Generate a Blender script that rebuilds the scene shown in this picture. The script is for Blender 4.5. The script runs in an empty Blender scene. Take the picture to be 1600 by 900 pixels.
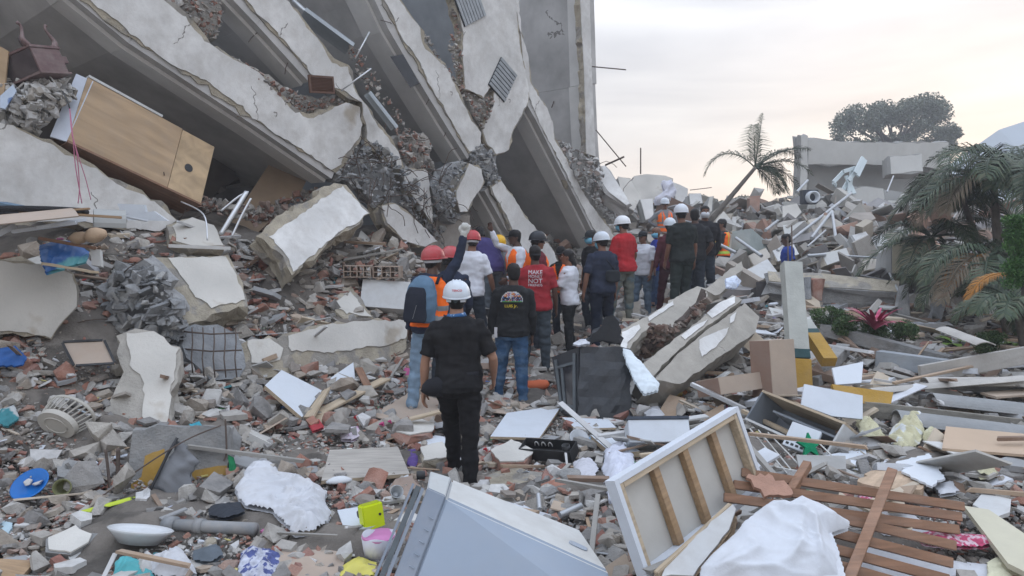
import bpy, bmesh, math, random
import numpy as np
from mathutils import Vector, Matrix, noise, geometry
from mathutils.bvhtree import BVHTree
R = math.radians
SC = bpy.context.scene
# ---------------------------------------------------------------- camera
CAMZ, PITCH, FPX = 2.2, R(3.96), 1155.0
CAM = Vector((0, 0, CAMZ))
cam_d = bpy.data.cameras.new('camera'); cam = bpy.data.objects.new('camera', cam_d)
SC.collection.objects.link(cam); SC.camera = cam
cam.location = CAM; cam.rotation_euler = (R(90)-PITCH, 0, 0)
cam_d.sensor_width = 36; cam_d.lens = FPX/1600*36; cam_d.clip_end = 5000; cam_d.clip_start = .05
def ray(px, py):
    x = (px-800)/FPX; z = -(py-450)/FPX
    return Vector((x, math.cos(PITCH)+z*math.sin(PITCH), -math.sin(PITCH)+z*math.cos(PITCH)))
def P(px, py, Y):
    d = ray(px, py); return CAM + d*(Y/d.y)
# ---------------------------------------------------------------- sky and sun
W = bpy.data.worlds.new('World'); SC.world = W; W.use_nodes = True
nt = W.node_tree; nt.nodes.clear(); N_ = nt.nodes.new; L_ = nt.links.new
SUN_EL, SUN_AZ = R(9), R(32)      # low sun behind the cloud, beyond the scene and to the right
sky = N_('ShaderNodeTexSky'); sky.sky_type = 'NISHITA'; sky.sun_disc = False
sky.sun_elevation = SUN_EL; sky.sun_rotation = SUN_AZ; sky.air_density = 1.4; sky.dust_density = 3
bgs = N_('ShaderNodeBackground'); bgs.inputs[1].default_value = .07; L_(sky.outputs[0], bgs.inputs[0])
tc = N_('ShaderNodeTexCoord'); sep = N_('ShaderNodeSeparateXYZ'); L_(tc.outputs['Generated'], sep.inputs[0])
ramp = N_('ShaderNodeValToRGB'); L_(sep.outputs[2], ramp.inputs[0])
cr = ramp.color_ramp
cr.elements[0].position = .0; cr.elements[0].color = (1.0, .86, .70, 1)
cr.elements[1].position = 1; cr.elements[1].color = (1.8, 2.0, 2.35, 1)
for p, c in ((.06, (1.0, .915, .84)), (.13, (.95, .925, .90)), (.22, (.92, .92, .935)), (.38, (1.02, 1.08, 1.18))):
    e = cr.elements.new(p); e.color = (*c, 1)
mp = N_('ShaderNodeMapping'); mp.inputs['Scale'].default_value = (1.1, 1.1, 6.0); L_(tc.outputs['Generated'], mp.inputs[0])
nz = N_('ShaderNodeTexNoise'); nz.inputs['Scale'].default_value = 1.7; nz.inputs['Detail'].default_value = 5
nz.inputs['Roughness'].default_value = .5; nz.inputs['Distortion'].default_value = .4; L_(mp.outputs[0], nz.inputs[0])
r2 = N_('ShaderNodeValToRGB'); L_(nz.outputs[0], r2.inputs[0])
r2.color_ramp.elements[0].position = .36; r2.color_ramp.elements[0].color = (.64, .655, .70, 1)
r2.color_ramp.elements[1].position = .62; r2.color_ramp.elements[1].color = (1.03, 1.03, 1.03, 1)
mul = N_('ShaderNodeMixRGB'); mul.blend_type = 'MULTIPLY'; mul.inputs[0].default_value = .9
L_(ramp.outputs[0], mul.inputs[1]); L_(r2.outputs[0], mul.inputs[2])
bgc = N_('ShaderNodeBackground'); L_(mul.outputs[0], bgc.inputs[0]); bgc.inputs[1].default_value = .74
mixs = N_('ShaderNodeMixShader'); mixs.inputs[0].default_value = .95
L_(bgs.outputs[0], mixs.inputs[1]); L_(bgc.outputs[0], mixs.inputs[2])
wo = N_('ShaderNodeOutputWorld'); L_(mixs.outputs[0], wo.inputs[0])
sl = bpy.data.lights.new('sun', 'SUN'); sl.energy = .7; sl.angle = R(14); sl.color = (1, .9, .78)
so = bpy.data.objects.new('sun', sl); SC.collection.objects.link(so)
sd = Vector((math.sin(SUN_AZ)*math.cos(SUN_EL), math.cos(SUN_AZ)*math.cos(SUN_EL), math.sin(SUN_EL)))
so.rotation_euler = sd.to_track_quat('Z', 'Y').to_euler()
SC.view_settings.view_transform = 'Standard'; SC.view_settings.look = 'None'
SC.view_settings.exposure = 0.66; SC.view_settings.gamma = 1
# ---------------------------------------------------------------- materials
MATS = {}
DUST = (.34, .31, .28)
def mat(name, col, rough=.75, var=.18, scale=6, bump=.25, bscale=25, metal=0, dust=0, spec=.3, cracks=0, islands=None, stripes=None, col2=None, thr=.5, trans=0):
    if name in MATS: return MATS[name]
    m = bpy.data.materials.new(name); m.use_nodes = True; MATS[name] = m
    t = m.node_tree; n = t.nodes.new; l = t.links.new
    b = t.nodes['Principled BSDF']; b.inputs['Roughness'].default_value = rough; b.inputs['Metallic'].default_value = metal
    b.inputs['Specular IOR Level'].default_value = spec
    c = n('ShaderNodeTexCoord'); co = c.outputs['Object']
    nz = n('ShaderNodeTexNoise'); nz.inputs['Scale'].default_value = scale; nz.inputs['Detail'].default_value = 6; nz.inputs['Roughness'].default_value = .6; l(co, nz.inputs[0])
    base = n('ShaderNodeRGB'); base.outputs[0].default_value = (*col, 1); src = base.outputs[0]
    if islands:
        g = n('ShaderNodeNewGeometry'); rr = n('ShaderNodeValToRGB'); l(g.outputs['Random Per Island'], rr.inputs[0])
        rr.color_ramp.interpolation = 'CONSTANT'
        k = len(islands); rr.color_ramp.elements[0].color = (*islands[0], 1); rr.color_ramp.elements[0].position = 0
        rr.color_ramp.elements[1].color = (*islands[1], 1); rr.color_ramp.elements[1].position = 1/k
        for i in range(2, k): e = rr.color_ramp.elements.new(i/k); e.color = (*islands[i], 1)
        src = rr.outputs[0]
    if col2:
        n2 = n('ShaderNodeTexNoise'); n2.inputs['Scale'].default_value = scale*.6; n2.inputs['Detail'].default_value = 8; l(co, n2.inputs[0])
        rp = n('ShaderNodeValToRGB'); rp.color_ramp.elements[0].position = thr; rp.color_ramp.elements[1].position = min(1, thr+.05); l(n2.outputs[0], rp.inputs[0])
        mx = n('ShaderNodeMixRGB'); l(rp.outputs[0], mx.inputs[0]); l(src, mx.inputs[1]); mx.inputs[2].default_value = (*col2, 1); src = mx.outputs[0]
    if stripes:   # wood grain along local x
        mpp = n('ShaderNodeMapping'); mpp.inputs['Scale'].default_value = stripes; l(co, mpp.inputs[0])
        wn = n('ShaderNodeTexNoise'); wn.inputs['Scale'].default_value = 3; wn.inputs['Detail'].default_value = 4; wn.inputs['Distortion'].default_value = .6; l(mpp.outputs[0], wn.inputs[0])
        r_ = n('ShaderNodeMapRange'); r_.inputs[1].default_value = .3; r_.inputs[2].default_value = .7; r_.inputs[3].default_value = .72; r_.inputs[4].default_value = 1.12; l(wn.outputs[0], r_.inputs[0])
        mm = n('ShaderNodeMixRGB'); mm.blend_type = 'MULTIPLY'; mm.inputs[0].default_value = 1; l(src, mm.inputs[1]); l(r_.outputs[0], mm.inputs[2]); src = mm.outputs[0]
    mr = n('ShaderNodeMapRange'); mr.inputs[1].default_value = .3; mr.inputs[2].default_value = .7; mr.inputs[3].default_value = 1-var; mr.inputs[4].default_value = 1+var*.6; l(nz.outputs[0], mr.inputs[0])
    mu = n('ShaderNodeMixRGB'); mu.blend_type = 'MULTIPLY'; mu.inputs[0].default_value = 1; l(src, mu.inputs[1]); l(mr.outputs[0], mu.inputs[2]); src = mu.outputs[0]
    if cracks:
        vo = n('ShaderNodeTexVoronoi'); vo.feature = 'DISTANCE_TO_EDGE'; vo.inputs['Scale'].default_value = cracks
        nd = n('ShaderNodeTexNoise'); nd.inputs['Scale'].default_value = 3; nd.inputs['Detail'].default_value = 5; l(co, nd.inputs[0])
        ad = n('ShaderNodeMixRGB'); ad.inputs[0].default_value = .3; l(co, ad.inputs[1]); l(nd.outputs['Color'], ad.inputs[2]); l(ad.outputs[0], vo.inputs[0])
        cm = n('ShaderNodeMath'); cm.operation = 'LESS_THAN'; cm.inputs[1].default_value = .003; l(vo.outputs[0], cm.inputs[0])
        nm = n('ShaderNodeTexNoise'); nm.inputs['Scale'].default_value = 1.1; l(co, nm.inputs[0])
        cg = n('ShaderNodeMath'); cg.operation = 'GREATER_THAN'; cg.inputs[1].default_value = .60; l(nm.outputs[0], cg.inputs[0])
        ca = n('ShaderNodeMath'); ca.operation = 'MULTIPLY'; l(cm.outputs[0], ca.inputs[0]); l(cg.outputs[0], ca.inputs[1])
        cx = n('ShaderNodeMixRGB'); l(ca.outputs[0], cx.inputs[0]); l(src, cx.inputs[1]); cx.inputs[2].default_value = (.2, .19, .18, 1); src = cx.outputs[0]
    if dust:
        dn = n('ShaderNodeTexNoise'); dn.inputs['Scale'].default_value = 4.5; dn.inputs['Detail'].default_value = 9; dn.inputs['Roughness'].default_value = .68; l(co, dn.inputs[0])
        dr = n('ShaderNodeMapRange'); dr.inputs[1].default_value = .42; dr.inputs[2].default_value = .7; dr.inputs[3].default_value = dust*.25; dr.inputs[4].default_value = min(1, dust*1.6); l(dn.outputs[0], dr.inputs[0])
        dx = n('ShaderNodeMixRGB'); l(dr.outputs[0], dx.inputs[0]); l(src, dx.inputs[1]); dx.inputs[2].default_value = (*DUST, 1); src = dx.outputs[0]
    l(src, b.inputs['Base Color'])
    if bump:
        bn = n('ShaderNodeTexNoise'); bn.inputs['Scale'].default_value = bscale; bn.inputs['Detail'].default_value = 7; bn.inputs['Roughness'].default_value = .65; l(co, bn.inputs[0])
        bp = n('ShaderNodeBump'); bp.inputs['Strength'].default_value = bump; bp.inputs['Distance'].default_value = .02; l(bn.outputs[0], bp.inputs['Height']); l(bp.outputs[0], b.inputs['Normal'])
    if trans: b.inputs['Alpha'].default_value = 1-trans
    return m
plaster = mat('plaster', (.69, .685, .67), .85, .26, 1.3, .3, 30, cracks=.8, dust=.3, col2=(.47, .42, .35), thr=.665)
plaster_old = mat('plaster_old', (.60, .58, .535), .85, .26, 2.2, .35, 30, dust=.25, col2=(.44, .39, .32), thr=.64)
render_tan = mat('render_tan', (.40, .355, .28), .95, .3, 5, 1.0, 40, col2=(.30, .28, .25), thr=.52)
concrete = mat('concrete', (.27, .275, .275), .95, .35, 5, 1.0, 30, dust=.3)
concrete_blue = mat('concrete_blue', (.25, .265, .28), .95, .35, 6, 1.0, 35, dust=.2)
soffit_m = mat('soffit', (.46, .45, .44), .9, .30, 1.1, .12, 25, cracks=.6)
soffit_light = mat('soffit_light', (.64, .63, .61), .9, .12, 2, .1, 25)
dark_in = mat('interior_shade', (.11, .095, .085), .95, .3, 2, .2, 12)
brick = mat('brick', (.33, .15, .105), .95, .3, 8, .6, 40, dust=.45)
ground_m = mat('ground_dust_shaded', (.17, .15, .13), .95, .4, 3, 1.0, 30, col2=(.09, .08, .07), thr=.53, dust=.12)  # dusty ground, darkened so the gaps between pieces look shaded
GREYS = [(.40, .375, .34), (.30, .295, .285), (.46, .44, .41), (.22, .215, .21), (.37, .32, .265), (.50, .48, .45), (.27, .235, .205), (.42, .385, .34)]
REDS = [(.36, .165, .115), (.30, .13, .10), (.40, .21, .155), (.38, .26, .21)]
rub_m = mat('rubble', (.3, .3, .3), .95, .25, 14, .8, 60, islands=GREYS+REDS[:2]+GREYS[:4], dust=.3)
rub_red = mat('rubble_brick', (.3, .2, .2), .95, .25, 14, .8, 60, islands=REDS+GREYS[:2]+REDS[:2]+[(.42, .37, .31), (.45, .36, .28)], dust=.3)
rub_white = mat('rubble_plaster', (.5, .5, .5), .9, .2, 14, .4, 60, islands=[(.55, .545, .53), (.47, .46, .44), (.40, .38, .35), (.5, .49, .48), (.58, .58, .58), (.36, .33, .29)], dust=.25)
wood = mat('wood', (.36, .235, .13), .7, .15, 5, .2, 40, stripes=(1, 14, 14), dust=.12)
wood_dark = mat('wood_dark', (.235, .125, .075), .65, .15, 5, .2, 40, stripes=(1, 14, 14), dust=.1)
wood_pale = mat('wood_pale', (.50, .40, .28), .7, .12, 5, .2, 40, stripes=(1, 14, 14), dust=.15)
ply = mat('plywood', (.45, .315, .19), .6, .08, 1.5, .08, 30, stripes=(.35, 2.5, 2.5), col2=(.34, .215, .125), thr=.64, dust=.12)
cardboard = mat('cardboard', (.40, .315, .25), .85, .12, 3, .1, 30, dust=.25)
lam = mat('white_laminate', (.60, .64, .69), .4, .06, 3, .05, 30, dust=.10)
lam2 = mat('white_laminate_dusty', (.55, .56, .56), .55, .1, 3, .1, 30, dust=.3)
steel = mat('galvanised_steel', (.42, .44, .46), .45, .15, 5, .1, 30, metal=.6, dust=.2)
alu = mat('aluminium', (.62, .64, .66), .35, .08, 5, .05, 30, metal=.7, dust=.12)
rebar_m = mat('rebar_rust', (.13, .10, .085), .8, .3, 15, .4, 90, metal=.3)
black_p = mat('black_plastic', (.022, .024, .028), .45, .2, 5, .1, 40, dust=.07)
cloth_w = mat('white_cloth', (.56, .575, .61), .9, .12, 3, .2, 60, dust=.25)
# ---------------------------------------------------------------- object helpers
COL = SC.collection
def tag(o, label=None, cat=None, group=None, kind=None):
    if label: o['label'] = label
    if cat: o['category'] = cat
    if group: o['group'] = group
    if kind: o['kind'] = kind
    return o
def thing(name, label, cat, M=None, group=None):
    o = bpy.data.objects.new(name, None); COL.objects.link(o); o.empty_display_size = .1
    if M is not None: o.matrix_world = M if isinstance(M, Matrix) else Matrix.Translation(Vector(M))
    return tag(o, label, cat, group)
class MB:
    def __init__(s): s.v = []; s.f = []; s.m = []
    def add(s, vs, fs, mi=0):
        k = len(s.v); s.v += [Vector(v) for v in vs]
        for f in fs: s.f.append([i+k for i in f]); s.m.append(mi)
        return s
    def box(s, c, size, rot=None, mi=0, taper=1):
        x, y, z = [a/2 for a in size]; c = Vector(c)
        vs = [Vector((i*x*(taper if k > 0 else 1), j*y*(taper if k > 0 else 1), k*z)) for k in (-1, 1) for j in (-1, 1) for i in (-1, 1)]
        if rot is not None: vs = [rot @ v for v in vs]
        return s.add([v+c for v in vs], [(0, 2, 3, 1), (4, 5, 7, 6), (0, 1, 5, 4), (2, 6, 7, 3), (0, 4, 6, 2), (1, 3, 7, 5)], mi)
    def b2(s, x0, x1, y0, y1, z0, z1, mi=0):
        return s.box(((x0+x1)/2, (y0+y1)/2, (z0+z1)/2), (x1-x0, y1-y0, z1-z0), None, mi)
    def bar(s, a, b, w, h=None, up=(0, 0, 1), mi=0):
        a, b = Vector(a), Vector(b); h = h or w; d = (b-a); L = d.length; d.normalize(); up = Vector(up)
        if abs(d.dot(up)) > .98: up = Vector((1, 0, 0))
        x = d.cross(up).normalized(); y = x.cross(d)
        return s.box((a+b)/2, (w, L, h), Matrix((x, d, y)).transposed(), mi)
    def loft(s, rings, mi=0, caps=True):
        n = len(rings[0]); k = len(s.v)
        for r in rings: s.v += [Vector(p) for p in r]
        for i in range(len(rings)-1):
            for j in range(n):
                j2 = (j+1) % n; s.f.append([k+i*n+j, k+i*n+j2, k+(i+1)*n+j2, k+(i+1)*n+j]); s.m.append(mi)
        if caps:
            s.f.append([k+j for j in range(n)][::-1]); s.m.append(mi)
            s.f.append([k+(len(rings)-1)*n+j for j in range(n)]); s.m.append(mi)
        return s
    def tube(s, pts, r, n=8, mi=0, flat=1):
        pts = [Vector(p) for p in pts]; rs = r if isinstance(r, (list, tuple)) else [r]*len(pts)
        rings = []; px = None
        for i, p in enumerate(pts):
            d = (pts[min(i+1, len(pts)-1)]-pts[max(i-1, 0)]).normalized()
            if px is None:
                up = Vector((0, 0, 1)) if abs(d.z) < .9 else Vector((0, 1, 0)); x = d.cross(up).normalized()
            else: x = (px-d*px.dot(d)).normalized()
            px = x; y = x.cross(d)
            rings.append([p+(x*math.cos(a)+y*math.sin(a)*flat)*rs[i] for a in [2*math.pi*j/n for j in range(n)]])
        return s.loft(rings, mi)
    def ell(s, c, rad, nu=14, nv=9, rot=None, mi=0, zmin=-1):
        rings = []
        for i in range(nv+1):
            t = -math.pi/2+math.pi*i/nv; z = math.sin(t)
            if z < zmin: z = zmin
            q = math.sqrt(max(1e-4, 1-z*z)) if z > zmin else math.sqrt(1-zmin*zmin)
            rg = []
            for j in range(nu):
                a = 2*math.pi*j/nu; v = Vector((rad[0]*q*math.cos(a), rad[1]*q*math.sin(a), rad[2]*z))
                rg.append((rot @ v if rot is not None else v)+Vector(c))
            rings.append(rg)
        return s.loft(rings, mi)
    def build(s, name, mats, parent=None, smooth=False, bevel=0, label=None, cat=None, group=None, kind=None, rm=None, noisy=0, center=True, sub=0):
        me = bpy.data.meshes.new(name)
        vs = s.v; off = Vector((0, 0, 0))
        if parent is None and center and vs:
            off = sum(vs, Vector())/len(vs); off.z = min(v.z for v in vs); vs = [v-off for v in vs]
        me.from_pydata([tuple(v) for v in vs], [], s.f)
        if not isinstance(mats, (list, tuple)): mats = [mats]
        for m in mats: me.materials.append(m)
        me.polygons.foreach_set('material_index', s.m); me.update()
        bm = bmesh.new(); bm.from_mesh(me); bmesh.ops.recalc_face_normals(bm, faces=bm.faces)
        if bevel: bmesh.ops.bevel(bm, geom=list(bm.edges), offset=bevel, segments=2, affect='EDGES', clamp_overlap=True)
        if sub: bmesh.ops.subdivide_edges(bm, edges=list(bm.edges), cuts=sub, use_grid_fill=True)
        if noisy:
            for v in bm.verts: v.co += noise.noise_vector(v.co*6+Vector((3.3, 1.7, 5.1)))*noisy + noise.noise_vector(v.co*19)*noisy*.4
        bm.to_mesh(me); bm.free()
        if rm: me = remesh(me, rm, mats)
        if smooth or rm: me.polygons.foreach_set('use_smooth', [True]*len(me.polygons))
        o = bpy.data.objects.new(name, me); COL.objects.link(o); o.location = off
        if parent is not None: o.parent = parent
        return tag(o, label, cat, group, kind)
TMP = bpy.data.scenes.new('workshop')
def evaluated(o):
    TMP.collection.objects.link(o); TMP.view_layers[0].update(); dg = TMP.view_layers[0].depsgraph
    m2 = bpy.data.meshes.new_from_object(o.evaluated_get(dg)); TMP.collection.objects.unlink(o); bpy.data.objects.remove(o); return m2
def remesh(me, vox, mats, smooth=3):
    o = bpy.data.objects.new('tmp', me)
    m = o.modifiers.new('r', 'REMESH'); m.mode = 'VOXEL'; m.voxel_size = vox
    if smooth: k = o.modifiers.new('s', 'SMOOTH'); k.factor = .5; k.iterations = smooth
    m2 = evaluated(o); m2.name = me.name; m2.materials.clear()
    for q in mats: m2.materials.append(q)
    return m2
def frame(A, B, D):
    """matrix with origin A, x to B, y towards D; z towards the viewer side; returns M, lx, ly"""
    A, B, D = Vector(A), Vector(B), Vector(D); u = B-A; lx = u.length; u.normalize(); d = D-A; v = d-u*d.dot(u); ly = v.length; v.normalize()
    w = u.cross(v)
    M = Matrix((u, v, w)).transposed().to_4x4(); M.translation = A
    return M, lx, ly
def outward(M):   # +1 if local z faces the camera
    return 1 if (CAM-M.translation).dot(M.to_3x3() @ Vector((0, 0, 1))) > 0 else -1
# ---- jagged polygons
def jag(pts, step, amp, rnd, keep=False):
    out = []; n = len(pts)
    for i in range(n):
        a, b = pts[i], pts[(i+1) % n]; L = (b-a).length; k = max(1, int(L/step)); nrm = Vector((-(b-a).y, (b-a).x)).normalized() if L > 0 else Vector((0, 0))
        for j in range(k):
            t = (j+(rnd.uniform(-.3, .3) if j else 0))/k; p = a.lerp(b, t)
            out.append(p+nrm*rnd.gauss(0, amp)*(1 if j else .5)+Vector((rnd.gauss(0, amp*.3), rnd.gauss(0, amp*.3))))
    return out
def tess(p2): return geometry.tessellate_polygon([[Vector((p.x, p.y, 0)) for p in p2]])
def area2(p): return sum(p[i].x*p[(i+1) % len(p)].y-p[(i+1) % len(p)].x*p[i].y for i in range(len(p)))/2
def slab_mb(mb, outline, z0, z1, mi=0, rnd=None, amp=0, rows=3):
    """extrude 2D outline between z0 and z1 with rough sides"""
    rnd = rnd or random.Random(1); n = len(outline); k = len(mb.v); zs = [z0+(z1-z0)*i/rows for i in range(rows+1)]
    for i, z in enumerate(zs):
        for p in outline:
            q = amp if 0 < i else 0
            mb.v.append(Vector((p.x+rnd.gauss(0, q), p.y+rnd.gauss(0, q), z+(rnd.gauss(0, q*.5) if 0 < i < rows else 0))))
    for i in range(rows):
        for j in range(n):
            j2 = (j+1) % n; mb.f.append([k+i*n+j, k+i*n+j2, k+(i+1)*n+j2, k+(i+1)*n+j]); mb.m.append(mi)
    for t in tess(outline): mb.f.append([k+a for a in t]); mb.m.append(mi)
    for t in tess(outline): mb.f.append([k+rows*n+a for a in t][::-1]); mb.m.append(mi)
def slab(name, pts3, th, M=None, core=None, skin=None, label=None, cat=None, group=None, amp=.02, step=.1, inset=.05, seed=1, parent=None, kind=None, skin_pts=None, bars=0):
    """broken slab: rough core + plaster skin proud of its front face; pts3 = world outline (planar)"""
    rnd = random.Random(seed)
    if M is None: M, _, _ = frame(pts3[0], pts3[len(pts3)//3], pts3[2*len(pts3)//3])
    s = outward(M); Mi = M.inverted()
    p2 = [(Mi @ Vector(p)).to_2d() for p in pts3]
    if area2(p2) < 0: p2 = p2[::-1]
    o2 = jag(p2, step, amp, rnd)
    root = thing(name, label, cat, M, group) if parent is None else parent
    if kind: root['kind'] = kind
    mb = MB(); slab_mb(mb, o2, 0, -s*th, 0, rnd, amp*1.2, rows=max(2, int(th/.08)))
    mb.build('slab_core', core or render_tan, root)
    if skin is not False:
        if skin_pts is None: lst = [p2]
        else:
            lst = []
            for sp in skin_pts:
                q = [(Mi @ line_plane(p, M)).to_2d() if not isinstance(p, Vector) else (Mi @ p).to_2d() for p in sp]
                lst.append(q if area2(q) > 0 else q[::-1])
        mb = MB()
        for q in lst:
            n = len(q); qq = []
            d = jag(q, step*.6, amp*.35, rnd); n = len(d); ph = rnd.uniform(0, 50)
            for i in range(n):
                t = (d[(i+1) % n]-d[i-1]); nr = Vector((-t.y, t.x)).normalized() if t.length > 0 else Vector((0, 0))
                a = (noise.noise(Vector((d[i].x*2.2, d[i].y*2.2, ph)))*.5+.5)
                b = noise.noise(Vector((d[i].x*11, d[i].y*11, ph)))*.4
                qq.append(d[i]+nr*max(0, inset*(.2+1.6*max(0, a-.35)*2+b)) if skin_pts is None else d[i]+nr*inset*b)
            slab_mb(mb, qq, s*.003, s*.014, 0, rnd, 0, rows=1)
        mb.build('plaster_skin', skin or plaster, root)
    if bars:
        mb = MB()
        for i in range(bars):
            p = rnd.choice(o2); c = sum(o2, Vector((0, 0)))/len(o2); dr = (p-c).normalized()
            q = Vector((p.x, p.y, -s*th*.5)); d3 = Vector((dr.x, dr.y, 0)); pts = [q-d3*.05]
            for k in range(4): d3 = (d3+Vector((rnd.gauss(0, .25), rnd.gauss(0, .25), rnd.gauss(0, .3)))).normalized(); pts.append(pts[-1]+d3*.09)
            mb.tube(pts, .006, 5)
        mb.build('rebar', rebar_m, root, smooth=True)
    return root
def line_plane(pxy, M):
    d = ray(*pxy); n = M.to_3x3() @ Vector((0, 0, 1)); t = (M.translation-CAM).dot(n)/d.dot(n); return CAM+d*t
# ---- rock templates
def rock_templates(kind, k, seed):
    rnd = random.Random(seed); out = []
    for _ in range(k):
        bm = bmesh.new()
        if kind == 'rock':
            for i in range(13):
                v = Vector((rnd.gauss(0, 1), rnd.gauss(0, 1), rnd.gauss(0, 1))).normalized()*rnd.uniform(.75, 1.1)
                bm.verts.new((v.x, v.y*rnd.uniform(.7, 1), v.z*.7))
        elif kind == 'shard':
            m = rnd.randint(4, 6); h = rnd.uniform(.08, .16)
            for i in range(m):
                a = 2*math.pi*(i+rnd.uniform(-.3, .3))/m; q = rnd.uniform(.6, 1.15)
                for z in (-h, h): bm.verts.new((math.cos(a)*q, math.sin(a)*q*.75, z))
        elif kind == 'brick':
            L = rnd.uniform(.5, 1); 
            for x in (-L, L):
                for y in (-.45, .45):
                    for z in (-.22, .22): bm.verts.new((x+rnd.uniform(-.2, .2)*(x > 0), y+rnd.uniform(-.06, .06), z+rnd.uniform(-.05, .05)))
        elif kind == 'board':
            L = rnd.uniform(.7, 1); q = rnd.uniform(.25, .6); h = rnd.uniform(.02, .045)
            for x in (-L, L):
                for y in (-q, q):
                    e = rnd.uniform(-.12, .12)*(x > 0)
                    for z in (-h, h): bm.verts.new((x+e, y*rnd.uniform(.95, 1.05), z))
        elif kind == 'stick':
            for x in (-1, 1):
                for y in (-.04, .04):
                    for z in (-.03, .03): bm.verts.new((x+rnd.uniform(-.06, .06), y*rnd.uniform(.8, 1.6), z))
        r = bmesh.ops.convex_hull(bm, input=bm.verts)
        bmesh.ops.delete(bm, geom=list({g for g in r['geom_interior']+r['geom_unused'] if isinstance(g, bmesh.types.BMVert)}), context='VERTS')
        bmesh.ops.triangulate(bm, faces=bm.faces); bm.verts.index_update()
        out.append((np.array([v.co[:] for v in bm.verts]), np.array([[v.index for v in f.verts] for f in bm.faces]))); bm.free()
    return out
TPL = {k: rock_templates(k, 14, i+3) for i, k in enumerate(('rock', 'shard', 'brick', 'stick', 'board'))}
def rotmats(rng, n, flat=1.0):
    yaw = rng.uniform(0, 2*np.pi, n); ax = rng.uniform(0, 2*np.pi, n); tl = np.abs(rng.normal(0, .5*flat, n))
    out = np.zeros((n, 3, 3))
    c, s = np.cos(yaw), np.sin(yaw); Z = np.zeros((n, 3, 3)); Z[:, 0, 0] = c; Z[:, 0, 1] = -s; Z[:, 1, 0] = s; Z[:, 1, 1] = c; Z[:, 2, 2] = 1
    k = np.stack([np.cos(ax), np.sin(ax), np.zeros(n)], 1); K = np.zeros((n, 3, 3))
    K[:, 0, 2] = k[:, 1]; K[:, 1, 2] = -k[:, 0]; K[:, 2, 0] = -k[:, 1]; K[:, 2, 1] = k[:, 0]
    Tm = np.eye(3)[None]+np.sin(tl)[:, None, None]*K+(1-np.cos(tl))[:, None, None]*(K @ K)
    return Tm @ Z
def scatter_mesh(name, pos, size, kinds, material, seed, flat=1.0, parent=None, **kw):
    rng = np.random.default_rng(seed); n = len(pos); rm = rotmats(rng, n, flat); kk = rng.integers(0, len(kinds), n); tt = rng.integers(0, 14, n)
    sc = size[:, None]*rng.uniform(.75, 1.25, (n, 3)); V = []; F = []; k = 0
    for i in range(n):
        v, f = TPL[kinds[kk[i]]][tt[i]]; V.append((v*sc[i]) @ rm[i].T+pos[i]); F.append(f+k); k += len(v)
    V = np.concatenate(V); F = np.concatenate(F); me = bpy.data.meshes.new(name)
    me.vertices.add(len(V)); me.vertices.foreach_set('co', V.astype(np.float32).ravel())
    me.loops.add(F.size); me.loops.foreach_set('vertex_index', F.astype(np.int32).ravel())
    me.polygons.add(len(F)); me.polygons.foreach_set('loop_start', np.arange(0, F.size, 3, dtype=np.int32)); me.update(calc_edges=True); me.validate()
    me.materials.append(material); me.shade_flat()
    o = bpy.data.objects.new(name, me); COL.objects.link(o)
    if parent is not None: o.parent = parent; o.matrix_parent_inverse = parent.matrix_world.inverted()
    return tag(o, **kw)
# ---------------------------------------------------------------- terrain
CP = [(0,895,4.6),(200,890,4.5),(420,885,4.4),(620,880,4.4),(800,870,4.5),(1000,880,4.2),(1200,880,4.1),(1400,890,4.0),(1600,890,4.0),
(-150,800,5.2),(0,800,5.2),(200,790,5.4),(400,790,5.2),(600,790,5.3),(800,775,5.6),(950,770,5.4),(1200,760,5.2),(1400,760,5.1),(1600,760,5.1),(1750,760,5.1),
(-150,690,5.9),(0,700,5.9),(100,705,6.1),(300,700,6.4),(450,700,6.6),(600,700,6.8),(760,700,7.0),(900,700,7.0),(1200,690,6.7),(1400,690,6.5),(1600,700,6.3),
(-150,600,6.4),(0,620,6.3),(120,610,6.8),(300,630,7.3),(450,640,7.6),(600,640,7.9),(780,640,8.4),(1000,655,8.0),(1200,630,8.0),(1400,630,7.8),(1600,640,7.6),(1780,640,7.6),
(0,545,6.8),(130,545,7.2),(300,570,7.8),(400,590,8.2),(560,590,8.8),(640,590,9.2),(1150,560,10),(1250,575,9.6),(1400,565,9.5),(1600,580,9),(1750,580,9),
(0,470,7.6),(150,480,7.8),(300,510,8.5),(450,520,9),(560,500,9.8),(640,500,10.3),
(60,390,8.2),(200,390,8.6),(300,400,9.2),(400,430,9.6),(500,440,10),(600,430,10.8),(640,400,11.4),(672,640,8.05),(718,772,6.1),(736,560,10.4),(770,500,11.9),(783,530,12.3),(808,530,11.7),(760,540,13),(838,545,11.0),(800,632,9.0),(838,580,10.2),(889,558,11.2),(940,545,11.4),(925,520,12.6),(975,503,12.9),(1004,497,13.8),(1026,490,15),(1064,492,12.6),(1097,470,14.2),(1037,428,18.6),(1128,470,16.4),(1230,500,14.6),
(200,345,9),(330,370,9.8),(620,375,11.8),(760,390,14),
(1180,430,15.5),(1200,400,17),(1150,375,20),(1050,375,18),(980,340,20),(940,350,18),(1080,330,24),(1000,300,24),
(1250,500,11),(1350,510,11.5),(1500,525,11),(1600,540,10.5),(1750,540,10.5),
(1250,450,13.5),(1400,455,13),(1600,460,13),(1250,380,17),(1300,330,20),(1400,370,17),(1500,380,16),(1600,400,15),(1780,400,15),(1400,335,21),(1550,350,19),(1250,320,24),(1180,350,24),(1170,338,30)]
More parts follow.
